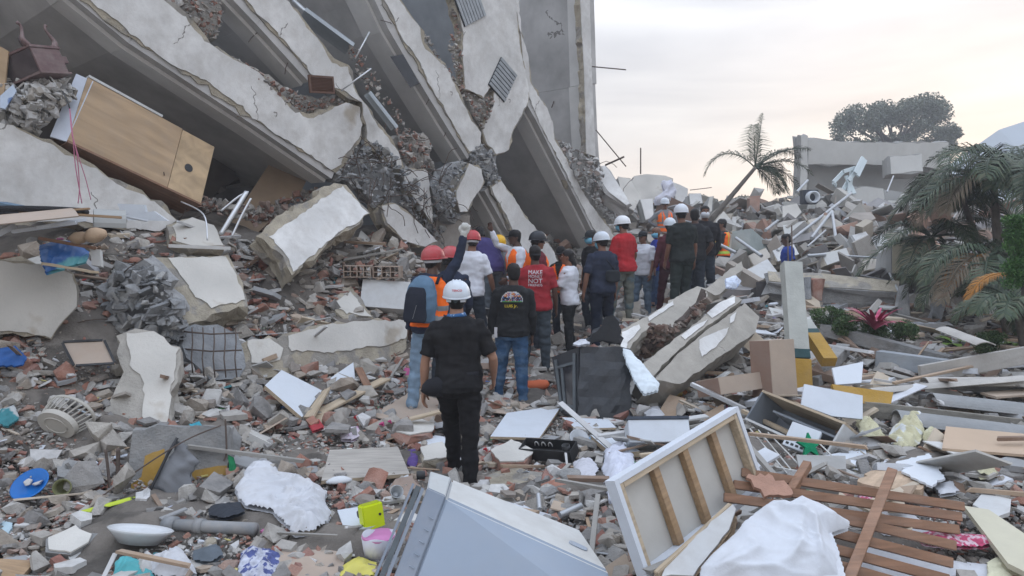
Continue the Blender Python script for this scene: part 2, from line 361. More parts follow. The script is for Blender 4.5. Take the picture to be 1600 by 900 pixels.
cps = [tuple(P(*c)) for c in CP] + [(-5, 2.5, .1), (0, 2, 0), (5, 2.5, .2), (-4, -3, 0), (4, -3, 0), (0, -6, 0), (-8, 30, 1), (12, 45, 1.2), (-12, 45, 1.2), (28, 45, 1.5), (0, 40, 1.5), (-14, 8, 1.5), (-14, 20, 1.5), (16, 8, .8), (20, 20, 2)]
cps = np.array(cps); _A = np.linalg.norm(cps[:, None, :2]-cps[None, :, :2], axis=2)+np.eye(len(cps))*(-.15)
_mean = cps[:, 2].mean(); _w = np.linalg.solve(_A, cps[:, 2]-_mean)
def tz(x, y):
    x = np.atleast_1d(np.asarray(x, float)); y = np.atleast_1d(np.asarray(y, float)); out = np.empty(len(x))
    for i in range(0, len(x), 20000):
        d = np.sqrt((x[i:i+20000, None]-cps[None, :, 0])**2+(y[i:i+20000, None]-cps[None, :, 1])**2); out[i:i+20000] = _mean+d @ _w
    r = np.sqrt(x**2+y**2); f = np.clip((r-40)/20, 0, 1); return np.clip(out, -.6, 6)*(1-f)+.6*f
def tz1(x, y): return float(tz(x, y)[0])
def G(px, py, lo=3.5, hi=60, lift=0):
    """point where the sight line through a spot meets the rubble terrain"""
    d = ray(px, py); ts = np.linspace(lo, hi, 700); X = CAM.x+d.x/d.y*ts; Z = CAM.z+d.z/d.y*ts; h = tz(X, ts)
    k = np.nonzero(Z <= h)[0]; i = k[0] if len(k) else len(ts)-1
    return Vector((X[i], ts[i], h[i]+lift))
xs = np.concatenate([np.linspace(-900, -16, 14), np.linspace(-14, 22, 260), np.linspace(24, 900, 14)]); ys = np.concatenate([np.linspace(-60, -3, 6), np.linspace(-2, 30, 260), np.linspace(31, 60, 30), np.linspace(80, 1500, 10)])
GX, GY = np.meshgrid(xs, ys); GZ = tz(GX.ravel(), GY.ravel())
for i in range(len(GZ)):
    x, y = GX.ravel()[i], GY.ravel()[i]
    if abs(x) < 25 and -3 < y < 45: GZ[i] += noise.fractal(Vector((x*1.3, y*1.3, 0)), .8, 2.1, 5)*.12
vv = [(float(a), float(b), float(c)) for a, b, c in zip(GX.ravel(), GY.ravel(), GZ)]; nx = len(xs)
ff = [[j*nx+i, j*nx+i+1, (j+1)*nx+i+1, (j+1)*nx+i] for j in range(len(ys)-1) for i in range(nx-1)]
me = bpy.data.meshes.new('ground'); me.from_pydata(vv, [], ff); me.materials.append(ground_m); me.polygons.foreach_set('use_smooth', [True]*len(ff))
gr = bpy.data.objects.new('ground', me); COL.objects.link(gr); gr['kind'] = 'structure'
# hill far right, distance haze is put into its colour
mb = MB(); rnd = random.Random(4); hp = [P(1420, 335, 700), P(1420, 300, 700), P(1500, 240, 700), P(1550, 205, 700), P(1590, 192, 700), P(1700, 190, 700), P(1850, 230, 700), P(2100, 320, 700)]
rings = []
for p in hp:
    h = max(2, p.z); rings.append([Vector((p.x, 560, 0)), Vector((p.x, 630, h*.55)), Vector((p.x, 690, h)), Vector((p.x, 760, h*.7)), Vector((p.x, 900, 0))])
for i in range(len(rings)-1): mb.add(rings[i]+rings[i+1], [[j, j+1, j+6, j+5] for j in range(4)])
mb.build('hill', mat('hill_haze_tint', (.30, .34, .38), .95, .12, .02, 0), kind='structure', smooth=True)
# ================================================================ collapsed building on the left
F0 = Vector((-5.5, 8, 0)); FU = Vector((7.3, 8, 0)).normalized(); FN = Vector((-FU.y, FU.x, 0))   # FN = into the building
FM = Matrix((FU, Vector((0, 0, 1)), FU.cross(Vector((0, 0, 1))))).transposed().to_4x4(); FM.translation = F0
def FP(px, py, back=0):
    M = FM.copy(); M.translation = F0+FN*back; return line_plane((px, py), M)
BG = 'fallen storeys of the collapsed apartment building'
def facade(name, pix, label, seed, th=.18, back=0, **kw):
    M = FM.copy(); M.translation = F0+FN*back
    pts = [line_plane(p, M) for p in pix]
    c = sum(pts, Vector())/len(pts); M.translation = M.translation+FU*(c-M.translation).dot(FU)+Vector((0, 0, c.z))
    return slab(name, pts, th, M, label=label, cat=kw.pop('cat', 'wall'), seed=seed, **kw)
def soffit(parent, edge, depth, lift=.0, beam=.36, th=.16, name='floor_slab', far=1.0):
    """floor slab running back from the lower edge of a wall band; edge = list of pixels on the facade plane"""
    Mi = parent.matrix_world.inverted(); pts = [FP(*e) for e in edge]; mb = MB(); bm2 = MB(); eb = MB()
    for i in range(len(pts)-1):
        a, b = pts[i], pts[i+1]; u = (b-a).normalized(); up = FN.cross(u).normalized()
        if up.z < 0: up = -up
        def q(p, d, h): return Mi @ (p+FN*d+up*h)
        mb.add([q(a, .02, .03), q(b, .02, .03), q(b, depth, .03), q(a, depth, .03), q(a, .02, .03+th), q(b, .02, .03+th), q(b, depth, .03+th), q(a, depth, .03+th)],
               [(0, 1, 2, 3), (4, 7, 6, 5), (0, 4, 5, 1), (1, 5, 6, 2), (2, 6, 7, 3), (3, 7, 4, 0)])
        if beam:
            bm2.add([q(a, .17, -.02), q(b, .17, -.02), q(b, .17+beam, -.02), q(a, .17+beam, -.02), q(a, .17, .029), q(b, .17, .029), q(b, .17+beam, .029), q(a, .17+beam, .029)],
                    [(0, 1, 2, 3), (4, 7, 6, 5), (0, 4, 5, 1), (1, 5, 6, 2), (2, 6, 7, 3), (3, 7, 4, 0)])
    mb.build(name, soffit_m, parent)
    if beam: bm2.build('edge_beam', soffit_light, parent)
bA = facade('wall_band', [(-40,-170),(60,-220),(235,-20),(300,28),(322,60),(345,78),(372,95),(400,108),(430,130),(455,165),(480,178),(500,172),(540,160),(562,166),(566,215),(535,262),(517,266),(460,228),(400,189),(310,130),(200,58),(125,-2),(60,-60)],
    'lowest long white parapet band with torn upper edge, sloping down above the leaning plywood panel', 11, bars=9)
soffit(bA, [(-30,-170),(105,-8),(200,70),(310,142),(400,201),(518,282)], 4.2)
bB = facade('wall_band', [(250,-170),(330,-200),(430,-20),(455,8),(480,40),(505,68),(520,92),(545,100),(560,150),(600,200),(622,235),(630,262),(612,262),(585,238),(570,222),(565,160),(545,154),(522,140),(485,116),(440,66),(400,22),(375,-10)],
    'middle white band with a brown shutter at its foot, above the torn window gap', 12, bars=9)
soffit(bB, [(262,-150),(352,-10),(400,40),(482,130)], 3.6)
bC = facade('wall_band', [(500,-180),(560,-200),(612,-20),(640,20),(658,42),(668,72),(700,108),(718,145),(735,180),(752,205),(750,232),(733,240),(712,203),(690,166),(667,128),(640,82),(620,48),(597,0)],
    'narrow white steep band over the wide grey ceiling, ending at the shattered grey joint', 13, bars=9)
soffit(bC, [(470,-220),(582,-5),(606,46),(654,128),(698,200),(730,250)], 3.4, beam=.45)
bD = facade('wall_band', [(640,-200),(800,-210),(805,-20),(808,30),(812,70),(826,140),(826,160),(815,185),(800,210),(795,235),(775,243),(760,226),(753,205),(757,187),(770,165),(772,134),(764,140),(755,155),(740,146),(726,140),(724,112),(720,90),(722,50),(712,10),(690,-30)],
    'tall cracked white wall piece carrying two grey slatted vents', 14, inset=.03)
bE = facade('wall_band', [(797,-200),(806,0),(812,40),(826,90),(831,128),(855,170),(865,195),(868,217),(885,247),(905,290),(930,328),(955,358),(962,375),(938,380),(912,330),(880,268),(850,208),(828,166),(815,120)],
    'long white steep strip running down behind the people to the rubble', 15, back=.02, inset=.04)
soffit(bE, [(815,150),(838,190),(866,246),(900,312),(940,392)], 4.0, beam=.35)
bG = facade('wall_band', [(765,291),(783,282),(800,305),(820,336),(845,368),(866,392),(880,430),(850,450),(838,420),(812,380),(795,351),(780,322),(768,302)],
    'white steep strip leading down to the men in orange vests', 16, back=-.05, inset=.03)
soffit(bG, [(757,300),(773,328),(788,356),(806,384),(835,430)], 2.6, beam=.3)
facade('wall_piece', [(733,255),(752,263),(756,285),(752,296),(740,312),(730,332),(718,333),(712,312),(711,298),(722,278)], 'small white wall piece hanging above the raised fist', 17, th=.3, back=-.25, bars=5, inset=.02)
facade('wall_piece', [(626,262),(648,263),(668,268),(672,300),(676,335),(674,350),(655,322),(640,302),(630,282)], 'white strip of wall with bent rebar beside the grey broken column', 18, th=.25, back=-.1, bars=7, inset=.02)
facade('wall_piece', [(596,322),(618,317),(650,343),(684,377),(664,386),(628,376),(603,350)], 'white triangular wall piece low beside the grey rebar cascade', 19, th=.3, back=-.35, inset=.02)
facade('wall_piece', [(676,338),(700,330),(735,336),(738,395),(700,405),(680,395)], 'tan bare concrete stub behind the raised arm', 20, th=.4, back=.1, skin=False, core=mat('tan_conc', (.33, .30, .27), .95, .2, 5, .6, 50))
# upright end slab against the sky
rt = facade('end_wall', [(903,-200),(918,-200),(921,0),(925,130),(928,200),(930,245),(915,240),(912,120),(906,0)], 'nearly upright end slab of the building against the sky, grey ceiling side showing', 21, th=.14, inset=.01, amp=.012)
soffit(rt, [(919,-200),(921,0),(925,130)], 3.2, beam=.4, name='ceiling_slab')
soffit(rt, [(923,131),(926,200),(929,246)], 2.6, beam=.4, name='ceiling_slab')
bK = facade('wall_band', [(-120,120),(-30,182),(20,196),(40,207),(78,220),(125,248),(160,268),(200,287),(222,297),(262,320),(285,350),(250,362),(100,350),(-120,352)],
    'broad white parapet under the leaning plywood panel, left edge of the picture', 22, back=-.12, th=.2)
_M = FM.copy(); _M.translation = P(40, 460, 6.95); _pl = [line_plane(q, _M) for q in [(-120,385),(-30,397),(60,413),(95,420),(114,428),(124,455),(122,480),(100,500),(80,530),(40,524),(-120,520)]]
slab('wall_band', _pl, .35, _M, label='pale lower parapet below the heap of cardboard and boards, at the left edge', cat='wall', skin=plaster_old, seed=23, inset=.03)
# rooms behind: back wall and party walls, plain plaster with the unlit darkness put into its colour
def fbox(name, s0, s1, d0, d1, z0, z1, m, **kw):
    mb = MB(); c = F0+FU*(s0+s1)/2+FN*(d0+d1)/2; c.z = (z0+z1)/2
    mb.box(c, (s1-s0, d1-d0, z1-z0), Matrix((FU, FN, Vector((0, 0, 1)))).transposed()); return mb.build(name, m, **kw)
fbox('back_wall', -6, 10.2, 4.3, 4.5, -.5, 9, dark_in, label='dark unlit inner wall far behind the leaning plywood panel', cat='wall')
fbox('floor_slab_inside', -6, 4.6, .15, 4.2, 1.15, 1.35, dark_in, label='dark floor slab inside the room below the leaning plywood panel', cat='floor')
fbox('roof_slab', -6, 9, -.2, 4.4, 8.2, 8.4, soffit_m, label='top slab of the collapsed building, above the picture', cat='roof') if False else None
fbox('inner_wall', 4.5, 9.4, 2.6, 2.75, 2.0, 9, mat('inner_grey', (.22,.235,.25), .95, .2, 2, .2, 20), label='grey inner wall seen through the tall torn gap near the top', cat='wall')
# inner partition with torn end
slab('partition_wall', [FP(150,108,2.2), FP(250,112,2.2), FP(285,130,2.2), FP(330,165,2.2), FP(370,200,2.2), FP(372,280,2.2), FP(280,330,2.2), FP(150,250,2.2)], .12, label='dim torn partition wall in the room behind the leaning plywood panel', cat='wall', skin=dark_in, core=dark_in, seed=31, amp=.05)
# vents
def louvre(q, label):
    A, B, D = [FP(x, y, -.03) for x, y in q]; M, lx, ly = frame(A, B, D); s = outward(M)
    t = thing('wall_vent', label, 'vent', M, 'slatted wall vents'); mb = MB(); dm = mat('vent_dark', (.05, .055, .06), .8)
    sm = mat('vent_slat', (.42, .45, .48), .6)
    mb.b2(0, lx, 0, ly, -.012, .0); mb.build('backing', dm, t)
    n = 8
    for i in range(n):
        mb = MB(); y = ly*(i+.5)/n; mb.box((lx/2, y, s*.02), (lx*.98, ly/n*.62, .012), Matrix.Rotation(.35, 3, 'X')); mb.build('slat', sm, t)
louvre([(763,132),(788,160),(786,92)], 'lower grey slatted vent in the cracked white wall')
louvre([(706,-12),(726,42),(736,-40)], 'upper grey slatted vent at the top edge of the picture')
# dark opening strip beside band C
A = FP(610,85,.25)
def cluster(name, poly, back, n, s0, s1, m, kinds, label, cat, seed, bulge=.25, yfix=None, core=True, bars=0, extra=None):
    """heap of broken pieces filling an outline; real depth, one thing with its bars"""
    rng = random.Random(seed); xs_ = [p[0] for p in poly]; ys_ = [p[1] for p in poly]; pos = []
    def inside(x, y):
        c = False
        for i in range(len(poly)):
            x1, y1 = poly[i]; x2, y2 = poly[i-1]
            if (y1 > y) != (y2 > y) and x < (x2-x1)*(y-y1)/(y2-y1)+x1: c = not c
        return c
    cx, cy = sum(xs_)/len(xs_), sum(ys_)/len(ys_); ex = (max(xs_)-min(xs_))/2; ey = (max(ys_)-min(ys_))/2
    while len(pos) < n:
        x, y = rng.uniform(min(xs_), max(xs_)), rng.uniform(min(ys_), max(ys_))
        if inside(x, y):
            r = min(1, math.hypot((x-cx)/ex, (y-cy)/ey)); b = back-bulge*(1-r*r)+rng.uniform(0, .12)
            pos.append(FP(x, y, b) if yfix is None else P(x, y, yfix+b))
    cpt = sum(pos, Vector())/len(pos); t = thing(name, label, cat, cpt)
    P_ = np.array([tuple(p) for p in pos]); sz = np.array([s0+(s1-s0)*rng.random()**2.2 for _ in pos])
    scatter_mesh('broken_core', P_, sz, kinds, m, seed, 2.5, parent=t, kind='stuff')
    if core:
        p3 = [(FP(x, y, back+.12) if yfix is None else P(x, y, yfix+back+.15)) for x, y in poly]; slab('', p3, .25, None, core=m if core is True else core, skin=False, seed=seed, parent=_rel(t, p3), amp=.03)
    if bars:
        mb = MB()
        for i in range(bars):
            p = rng.choice(pos)-cpt; d = Vector((rng.gauss(0, .6), -abs(rng.gauss(0, .35))-.1, rng.gauss(-.2, .7))).normalized(); pts = [p]
            for k in range(rng.randint(4, 8)): d = (d+Vector((rng.gauss(0, .22), rng.gauss(0, .2), rng.gauss(-.05, .25)))).normalized(); pts.append(pts[-1]+d*.09)
            mb.tube(pts, .0065, 5)
        mb.build('rebar', rebar_m, t, smooth=True)
    return t
def _rel(t, p3):
    M, _, _ = frame(p3[0], p3[len(p3)//3], p3[2*len(p3)//3]); e = _Rel(); e.root = t; e.M = M; return e
class _Rel: pass
_old_slab = slab
def slab(name, pts3, th, M=None, parent=None, **kw):
    if isinstance(parent, _Rel):
        M = parent.M; s = outward(M); Mi = M.inverted(); p2 = [(Mi @ Vector(p)).to_2d() for p in pts3]
        rnd = random.Random(kw.get('seed', 1)); o2 = jag(p2, .1, kw.get('amp', .02), rnd); mb = MB(); slab_mb(mb, o2, 0, -s*th, 0, rnd, .02)
        T = parent.root.matrix_world.inverted() @ M; mb.v = [T @ v for v in mb.v]; mb.build('backing_lump', kw.get('core'), parent.root); return
    return _old_slab(name, pts3, th, M, parent=parent, **kw)
cb = mat('broken_grey', (.3, .3, .3), .95, .3, 14, .8, 60, islands=[(.30, .31, .32), (.25, .265, .28), (.35, .355, .36), (.22, .23, .24), (.40, .40, .39)], dust=.12)
cbr = mat('broken_mix', (.3, .3, .3), .95, .3, 14, .8, 60, islands=[(.40, .37, .33), (.34, .31, .28), (.30, .15, .11), (.44, .42, .39), (.27, .26, .25), (.36, .25, .21)], dust=.25)
cluster('broken_column', [(540,250),(560,222),(585,218),(610,240),(640,262),(660,290),(680,330),(700,372),(690,385),(660,350),(620,318),(590,330),(570,300),(545,285),(518,280)], .0, 420, .02, .09, cb, ['rock', 'shard'], 'shattered grey column with a cascade of bent rebar in the middle of the facade', 'broken column', 41, .3, bars=55)
cluster('broken_joint', [(700,262),(722,250),(735,262),(712,290),(712,330),(722,338),(700,345),(680,325),(675,290),(688,272)], -.2, 200, .02, .08, cb, ['rock', 'shard'], 'grey broken joint with dangling lumps just above the raised fist', 'rubble', 42, .2, bars=12)
cluster('broken_joint', [(735,240),(752,222),(775,243),(775,262),(786,285),(765,292),(752,268),(733,255)], -.06, 150, .02, .08, cb, ['rock', 'shard'], 'grey fractured lump where the steep white bands meet', 'rubble', 43, .12, bars=2)
cluster('brick_break', [(722,138),(740,146),(755,157),(768,140),(772,160),(762,185),(755,205),(745,190),(732,160)], -.02, 150, .02, .06, cbr, ['rock', 'brick'], 'V-shaped patch of broken brick left of the lower slatted vent', 'rubble', 44, .1)
cluster('brick_break', [(650,45),(668,58),(690,95),(712,118),(722,140),(712,112),(700,70),(712,40),(704,10),(714,20),(722,90),(724,140),(735,160),(722,150),(700,112),(668,72)], .03, 160, .02, .06, cbr, ['rock', 'brick'], 'ragged strip of broken brick round the tall dark opening near the top', 'rubble', 45, .08, core=False)
cluster('brick_break', [(622,215),(640,210),(668,215),(674,225),(670,245),(680,262),(668,268),(640,262),(628,240)], .05, 150, .02, .08, cbr, ['rock', 'brick'], 'chunk of mortar and red brick between the white strip and the grey ceiling', 'rubble', 46, .12)
cluster('rubble_ledge', [(345,82),(372,92),(400,108),(430,128),(470,150),(500,155),(545,150),(560,162),(500,176),(480,182),(450,168),(420,135),(380,110),(345,92)], .06, 260, .015, .06, cbr, ['rock', 'shard'], 'line of broken plaster and brick along the ledge left of the brown shutter', 'rubble', 47, .1)
cluster('rubble_ledge', [(255,0),(300,-10),(345,0),(350,20),(338,60),(325,60),(300,30)], .06, 160, .015, .06, cbr, ['rock', 'shard'], 'tangle of broken plaster around the stub at the top edge above the long band', 'rubble', 48, .1)
cluster('rubble_ledge', [(870,215),(885,225),(905,235),(935,250),(945,275),(975,320),(960,350),(935,325),(905,285),(885,245)], .15, 320, .03, .10, mat('pale_break', (.3,.3,.3), .95, .3, 14, .6, 60, islands=[(.42,.42,.41),(.33,.33,.33),(.5,.5,.49),(.27,.25,.24),(.36,.3,.27)], dust=.15), ['rock', 'shard'], 'heap of broken pieces at the foot of the upright end slab', 'rubble', 49, .3, bars=10)
cluster('rubble_ledge', [(0,130),(30,118),(75,115),(105,125),(118,150),(95,165),(60,205),(40,212),(0,192)], -.05, 260, .03, .11, rub_white, ['rock', 'shard'], 'heap of pale plaster lumps under the upturned bedside cabinet', 'rubble', 50, .25)

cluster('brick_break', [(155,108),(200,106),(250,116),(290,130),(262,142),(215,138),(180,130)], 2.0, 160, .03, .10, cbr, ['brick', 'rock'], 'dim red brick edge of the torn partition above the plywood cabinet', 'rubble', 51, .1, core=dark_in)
cluster('rubble_heap', [(395,330),(420,315),(470,300),(500,292),(480,320),(430,350),(400,365)], .6, 200, .03, .10, cbr, ['brick', 'rock'], 'red brick heap inside the dark hollow above the white triangular slab', 'rubble', 52, .1, core=False)

cluster('rubble_heap', [(225,285),(262,300),(300,322),(340,335),(400,345),(395,320),(350,318),(300,300),(262,284)], .3, 200, .025, .09, cbr, ['brick', 'rock', 'shard'], 'debris spilling over the parapet below the right end of the plywood cabinet', 'rubble', 53, .1, core=False, bars=4)
cluster('rubble_heap', [(540,75),(560,70),(600,140),(640,200),(672,222),(655,232),(620,210),(585,160),(560,120)], .15, 170, .02, .06, cbr, ['rock', 'shard'], 'broken edge line between the white band and the wide grey ceiling', 'rubble', 54, .06, core=False, bars=5)
# ================================================================ loose rubble carpet
def sample_ground(n, seed, y0, y1, power, xpad=1.28, mask=None):
    rng = np.random.default_rng(seed); X = np.empty(0); Y = np.empty(0)
    while len(X) < n:
        u = rng.random(n*2); e = 1-power+1
        y = (y0**e+u*(y1**e-y0**e))**(1/e) if abs(e) > 1e-6 else y0*(y1/y0)**u
        x = (rng.random(n*2)*2-1)*y*.693*xpad
        g = np.hypot(tz(x+.05, y)-tz(x-.05, y), tz(x, y+.05)-tz(x, y-.05))/.1; w = np.sqrt(1+g*g)/3
        ok = rng.random(n*2) < np.clip(w, .25, 1)
        # not inside the rooms of the building
        back = (x-F0.x)*FN.x+(y-F0.y)*FN.y; s = (x-F0.x)*FU.x+(y-F0.y)*FU.y
        ok &= ~((back > .1) & (back < 6) & (s < 10.5))
        if mask is not None: ok &= mask(x, y, rng)
        X = np.append(X, x[ok]); Y = np.append(Y, y[ok])
    return X[:n], Y[:n]
KEEP = [(G(x, y), r) for x, y, r in [(1240,668,.55),(1400,690,.4),(1264,722,.22),(1430,738,.3),(1215,710,.45),(850,718,.38),(1540,692,.55),(490,706,.35),(570,728,.45),(450,785,.42),(587,825,.22),(592,875,.16),(560,815,.2),(280,745,.45),(550,680,.15),(820,668,.45),(650,642,.5),(1040,672,.45),(1570,845,.45),(50,782,.22),(217,868,.28),(330,845,.4),(1040,630,.28),(836,614,.22),(88,688,.3),(138,555,.35),(470,620,.35),(1330,640,.4),(980,700,.25),(1170,605,.35),(1228,615,.3),(960,750,.3),(700,800,.3)]]
KEEP += [(V_, .3) for V_ in (P(1250, 800, 4.0), P(1400, 800, 4.1), P(1350, 850, 3.9), P(1450, 820, 4.1))]
def keep_clear(x, y, s):
    ok = np.ones(len(x), bool)
    for c, r in KEEP: ok &= ~((np.hypot(x-c.x, y-c.y) < r) & (s > .045))
    return ok
def carpet(name, n, seed, y0, y1, power, smin, smax, kinds, m, label, flat=1.0, mask=None, lift=.35, expo=3.5, dscale=.06):
    X, Y = sample_ground(n, seed, y0, y1, power, mask=mask); rng = np.random.default_rng(seed+9)
    s = (smin+(smax-smin)*rng.random(n)**expo)*(1+dscale*(Y-4)); k_ = keep_clear(X, Y, s); X, Y, s = X[k_], Y[k_], s[k_]; n = len(X); Z = tz(X, Y)+s*rng.uniform(-.2, lift*2, n)
    return scatter_mesh(name, np.stack([X, Y, Z], 1), s, kinds, m, seed, flat, label=label, cat='rubble', kind='stuff')
def m_left(x, y, rng): return rng.random(len(x)) < np.clip(.85-(x+.5)*.35, .15, 1)
carpet('rubble', 56000, 1, 3.6, 30, 1.3, .012, .105, ['rock', 'rock', 'shard', 'brick'], rub_m, 'carpet of broken grey concrete and mortar pieces over the whole site')
carpet('brick_rubble', 17000, 2, 3.8, 22, 1.3, .012, .08, ['brick', 'shard', 'rock'], rub_red, 'broken red brick and tile fragments strewn over the heaps', mask=m_left)
carpet('plaster_rubble', 11000, 3, 3.7, 30, 1.2, .015, .13, ['shard', 'shard', 'rock'], rub_white, 'flat pale plaster flakes and tile shards lying over the rubble')
carpet('wood_splinters', 1300, 4, 3.8, 30, 1.2, .05, .30, ['stick'], mat('splinter', (.3,.2,.1), .8, .2, 8, .2, 40, islands=[(.36,.25,.16),(.26,.16,.10),(.45,.38,.3),(.2,.14,.1),(.5,.5,.5)], dust=.25), 'splinters of wood and thin laths scattered through the rubble', flat=.6, lift=.15, expo=1.5)
def m_near(x, y, rng): return np.ones(len(x), bool)
carpet('litter', 1500, 5, 3.8, 14, 1.2, .015, .07, ['shard'], mat('litter', (.5,.5,.5), .6, .1, 8, .1, 40, islands=[(.62,.65,.70),(.7,.7,.7),(.08,.18,.45),(.6,.63,.6),(.45,.06,.06),(.05,.25,.3),(.62,.55,.2),(.45,.12,.28),(.03,.03,.035),(.1,.3,.14),(.66,.66,.68),(.2,.16,.35)], dust=.15), 'small bits of coloured household litter scattered on the rubble', flat=.7, expo=2)
def m_far(x, y, rng): return ((x > 2.2) & (y > 12)) | ((x > .8) & (y > 15))
carpet('far_rubble', 5000, 6, 11, 30, 1.0, .03, .28, ['rock', 'shard', 'shard', 'brick', 'stick'], mat('far_rub', (.4,.4,.4), .9, .2, 8, .4, 40, islands=[(.38,.37,.35),(.30,.28,.25),(.46,.45,.43),(.22,.20,.18),(.32,.20,.15),(.36,.32,.27),(.40,.39,.37),(.26,.26,.26)], dust=.25), 'pile of large broken panels and blocks of the far ruin', flat=1.6, mask=m_far, dscale=0)

carpet('gravel', 42000, 7, 3.6, 12, 1.6, .006, .026, ['rock', 'shard'], rub_m, 'fine broken gravel and mortar crumbs between the larger rubble pieces', lift=.5, expo=1.5)
carpet('big_rubble', 420, 8, 3.9, 26, 1.0, .04, .14, ['rock', 'rock', 'brick'], rub_m, 'larger concrete lumps lying among the rubble', lift=.3, expo=2.0)

def m_right(x, y, rng): return (x > .25*y-.6) & (y < 13) | (rng.random(len(x)) < .22)
bm_ = mat('debris_boards', (.4,.4,.4), .8, .12, 5, .2, 40, islands=[(.55,.58,.62),(.50,.49,.46),(.36,.26,.18),(.58,.58,.56),(.28,.29,.30),(.44,.35,.27),(.40,.40,.39),(.50,.42,.32),(.20,.13,.09),(.60,.62,.66)], dust=.2)
carpet('board_debris', 2000, 9, 3.9, 13, 1.0, .03, .24, ['board', 'board', 'shard'], bm_, 'pieces of broken board, laminate and lath over the right-hand heap', flat=.8, mask=m_right, lift=.4, expo=2.6)
carpet('wood_debris', 500, 10, 3.9, 13, 1.0, .08, .45, ['stick'], mat('wood_bits', (.4,.4,.4), .8, .12, 5, .2, 40, islands=[(.36,.26,.18),(.50,.42,.32),(.20,.13,.09),(.28,.27,.25),(.5,.5,.5)], dust=.2), 'thin laths and sticks over the right-hand heap', flat=.5, mask=m_right, lift=.3, expo=1.5)

def m_mound(x, y, rng): return (x < -1.0) & (y > 5.4) | ((x < -.3) & (y > 8) & (y < 11))
carpet('mound_lumps', 620, 12, 5.2, 12, .8, .05, .19, ['rock', 'shard', 'rock'], mat('mound_rub', (.4,.4,.4), .95, .3, 9, 1.0, 40, islands=[(.40,.37,.33),(.30,.29,.28),(.46,.43,.38),(.36,.17,.12),(.37,.31,.25),(.24,.235,.23)], dust=.3), 'larger lumps of concrete, mortar and brick on the left mound', flat=1.5, mask=m_mound, lift=.45, expo=2.0, dscale=0)

carpet('paper_scraps', 520, 14, 3.8, 11, 1.1, .02, .085, ['board'], mat('paper_scraps', (.5,.5,.5), .8, .06, 8, .05, 40, islands=[(.58,.6,.63),(.62,.62,.6),(.50,.54,.60),(.55,.5,.42),(.45,.52,.58)], dust=.15), 'scraps of paper, foam and packaging among the rubble', flat=1.0, expo=1.8)
carpet('dark_bits', 900, 15, 3.8, 14, 1.1, .012, .07, ['shard', 'board', 'stick'], mat('dark_bits', (.05,.05,.05), .6, .2, 8, .2, 40, islands=[(.03,.032,.036),(.06,.05,.045),(.10,.07,.05),(.04,.06,.08),(.09,.09,.10)], dust=.15), 'dark scraps of plastic, charred wood and fabric in the rubble', flat=1.0, expo=1.8)
# ================================================================ people
def cl(name, col, rough=.85, **k): return mat(name, col, rough, k.pop('var', .12), 9, k.pop('bump', .15), 60, spec=.15, dust=k.pop('dust', .02), **k)
SK1 = mat('skin_brown', (.19, .095, .062), .55, .08, 8, .06, 60); SK2 = mat('skin_dark', (.085, .045, .032), .5, .08, 8, .06, 60); SK3 = mat('skin_tan', (.30, .165, .11), .55, .08, 8, .06, 60)
hair_m = mat('hair_black', (.012, .010, .010), .6, .3, 30, .5, 120); eye_w = mat('eye_white', (.6, .58, .55), .3, 0, 5, 0); eye_d = mat('eye_dark', (.01, .008, .007), .2, 0, 5, 0); lip_m = mat('lips', (.16, .06, .05), .5, .05, 5, 0)
black_c = cl('black_cotton', (.012, .012, .014)); navy_c = cl('navy_cotton', (.022, .03, .055)); white_c = cl('white_cotton', (.62, .64, .70)); red_c = cl('red_cotton', (.30, .022, .032)); red2_c = cl('bright_red_cotton', (.42, .022, .03))
jean_l = cl('light_jeans', (.19, .27, .36), var=.3); jean_m = cl('blue_jeans', (.035, .085, .17), var=.35, col2=(.07, .13, .22), thr=.5); jean_g = cl('grey_green_trousers', (.13, .15, .14)); jean_d = cl('dark_jeans', (.03, .04, .055)); 
orange_m = mat('hi_vis_orange', (.95, .16, .012), .6, .06, 6, .12, 50); reflect_m = mat('reflective_tape', (.23, .24, .25), .35, .05, 8, .05, 40); lime_m = mat('lime_tape', (.45, .65, .08), .4, .05, 8, .05, 40)
shoe_d = mat('shoe_dark', (.03, .035, .04), .6, .2, 20, .2, 60, dust=.3); shoe_g = mat('shoe_grey', (.16, .16, .16), .7, .2, 20, .2, 60, dust=.3); sole_w = mat('sole_white', (.5, .5, .48), .7, .1, 20, .1, 60)
helm_w = mat('helmet_white', (.62, .68, .75), .42, .08, 5, .03, 20, spec=.4, dust=.22); helm_r = mat('helmet_red', (.42, .02, .03), .42, .08, 5, .03, 20, spec=.4, dust=.22); helm_y = mat('helmet_yellow', (.75, .42, .02), .35, .05, 5, .03, 20); helm_b = mat('helmet_black', (.02, .022, .028), .35, .05, 5, .03, 20)
strap_m = mat('strap_black', (.018, .018, .02), .6, .1, 9, .1, 50); mask_b = mat('face_mask_blue', (.16, .42, .58), .8, .05, 9, .1, 50); mask_w = mat('face_mask_white', (.6, .62, .66), .8, .05, 9, .1, 50)
TOR = [(.80,.135,.105,.0),(.86,.165,.118,-.01),(.93,.172,.12,-.012),(1.02,.158,.108,0),(1.10,.150,.103,.005),(1.20,.162,.112,.008),(1.30,.178,.120,.004),(1.36,.180,.114,-.004),(1.405,.160,.100,-.010),(1.45,.112,.082,-.014),(1.48,.078,.066,-.014)]
def ering(c, a, b, X, Y, n=18, sq=2.4):
    out = []
    for j in range(n):
        t = 2*math.pi*j/n; cx, sx = math.cos(t), math.sin(t)
        k = (abs(cx)**sq+abs(sx)**sq)**(-1/sq); out.append(c+X*(a*cx*k)+Y*(b*sx*k))
    return out
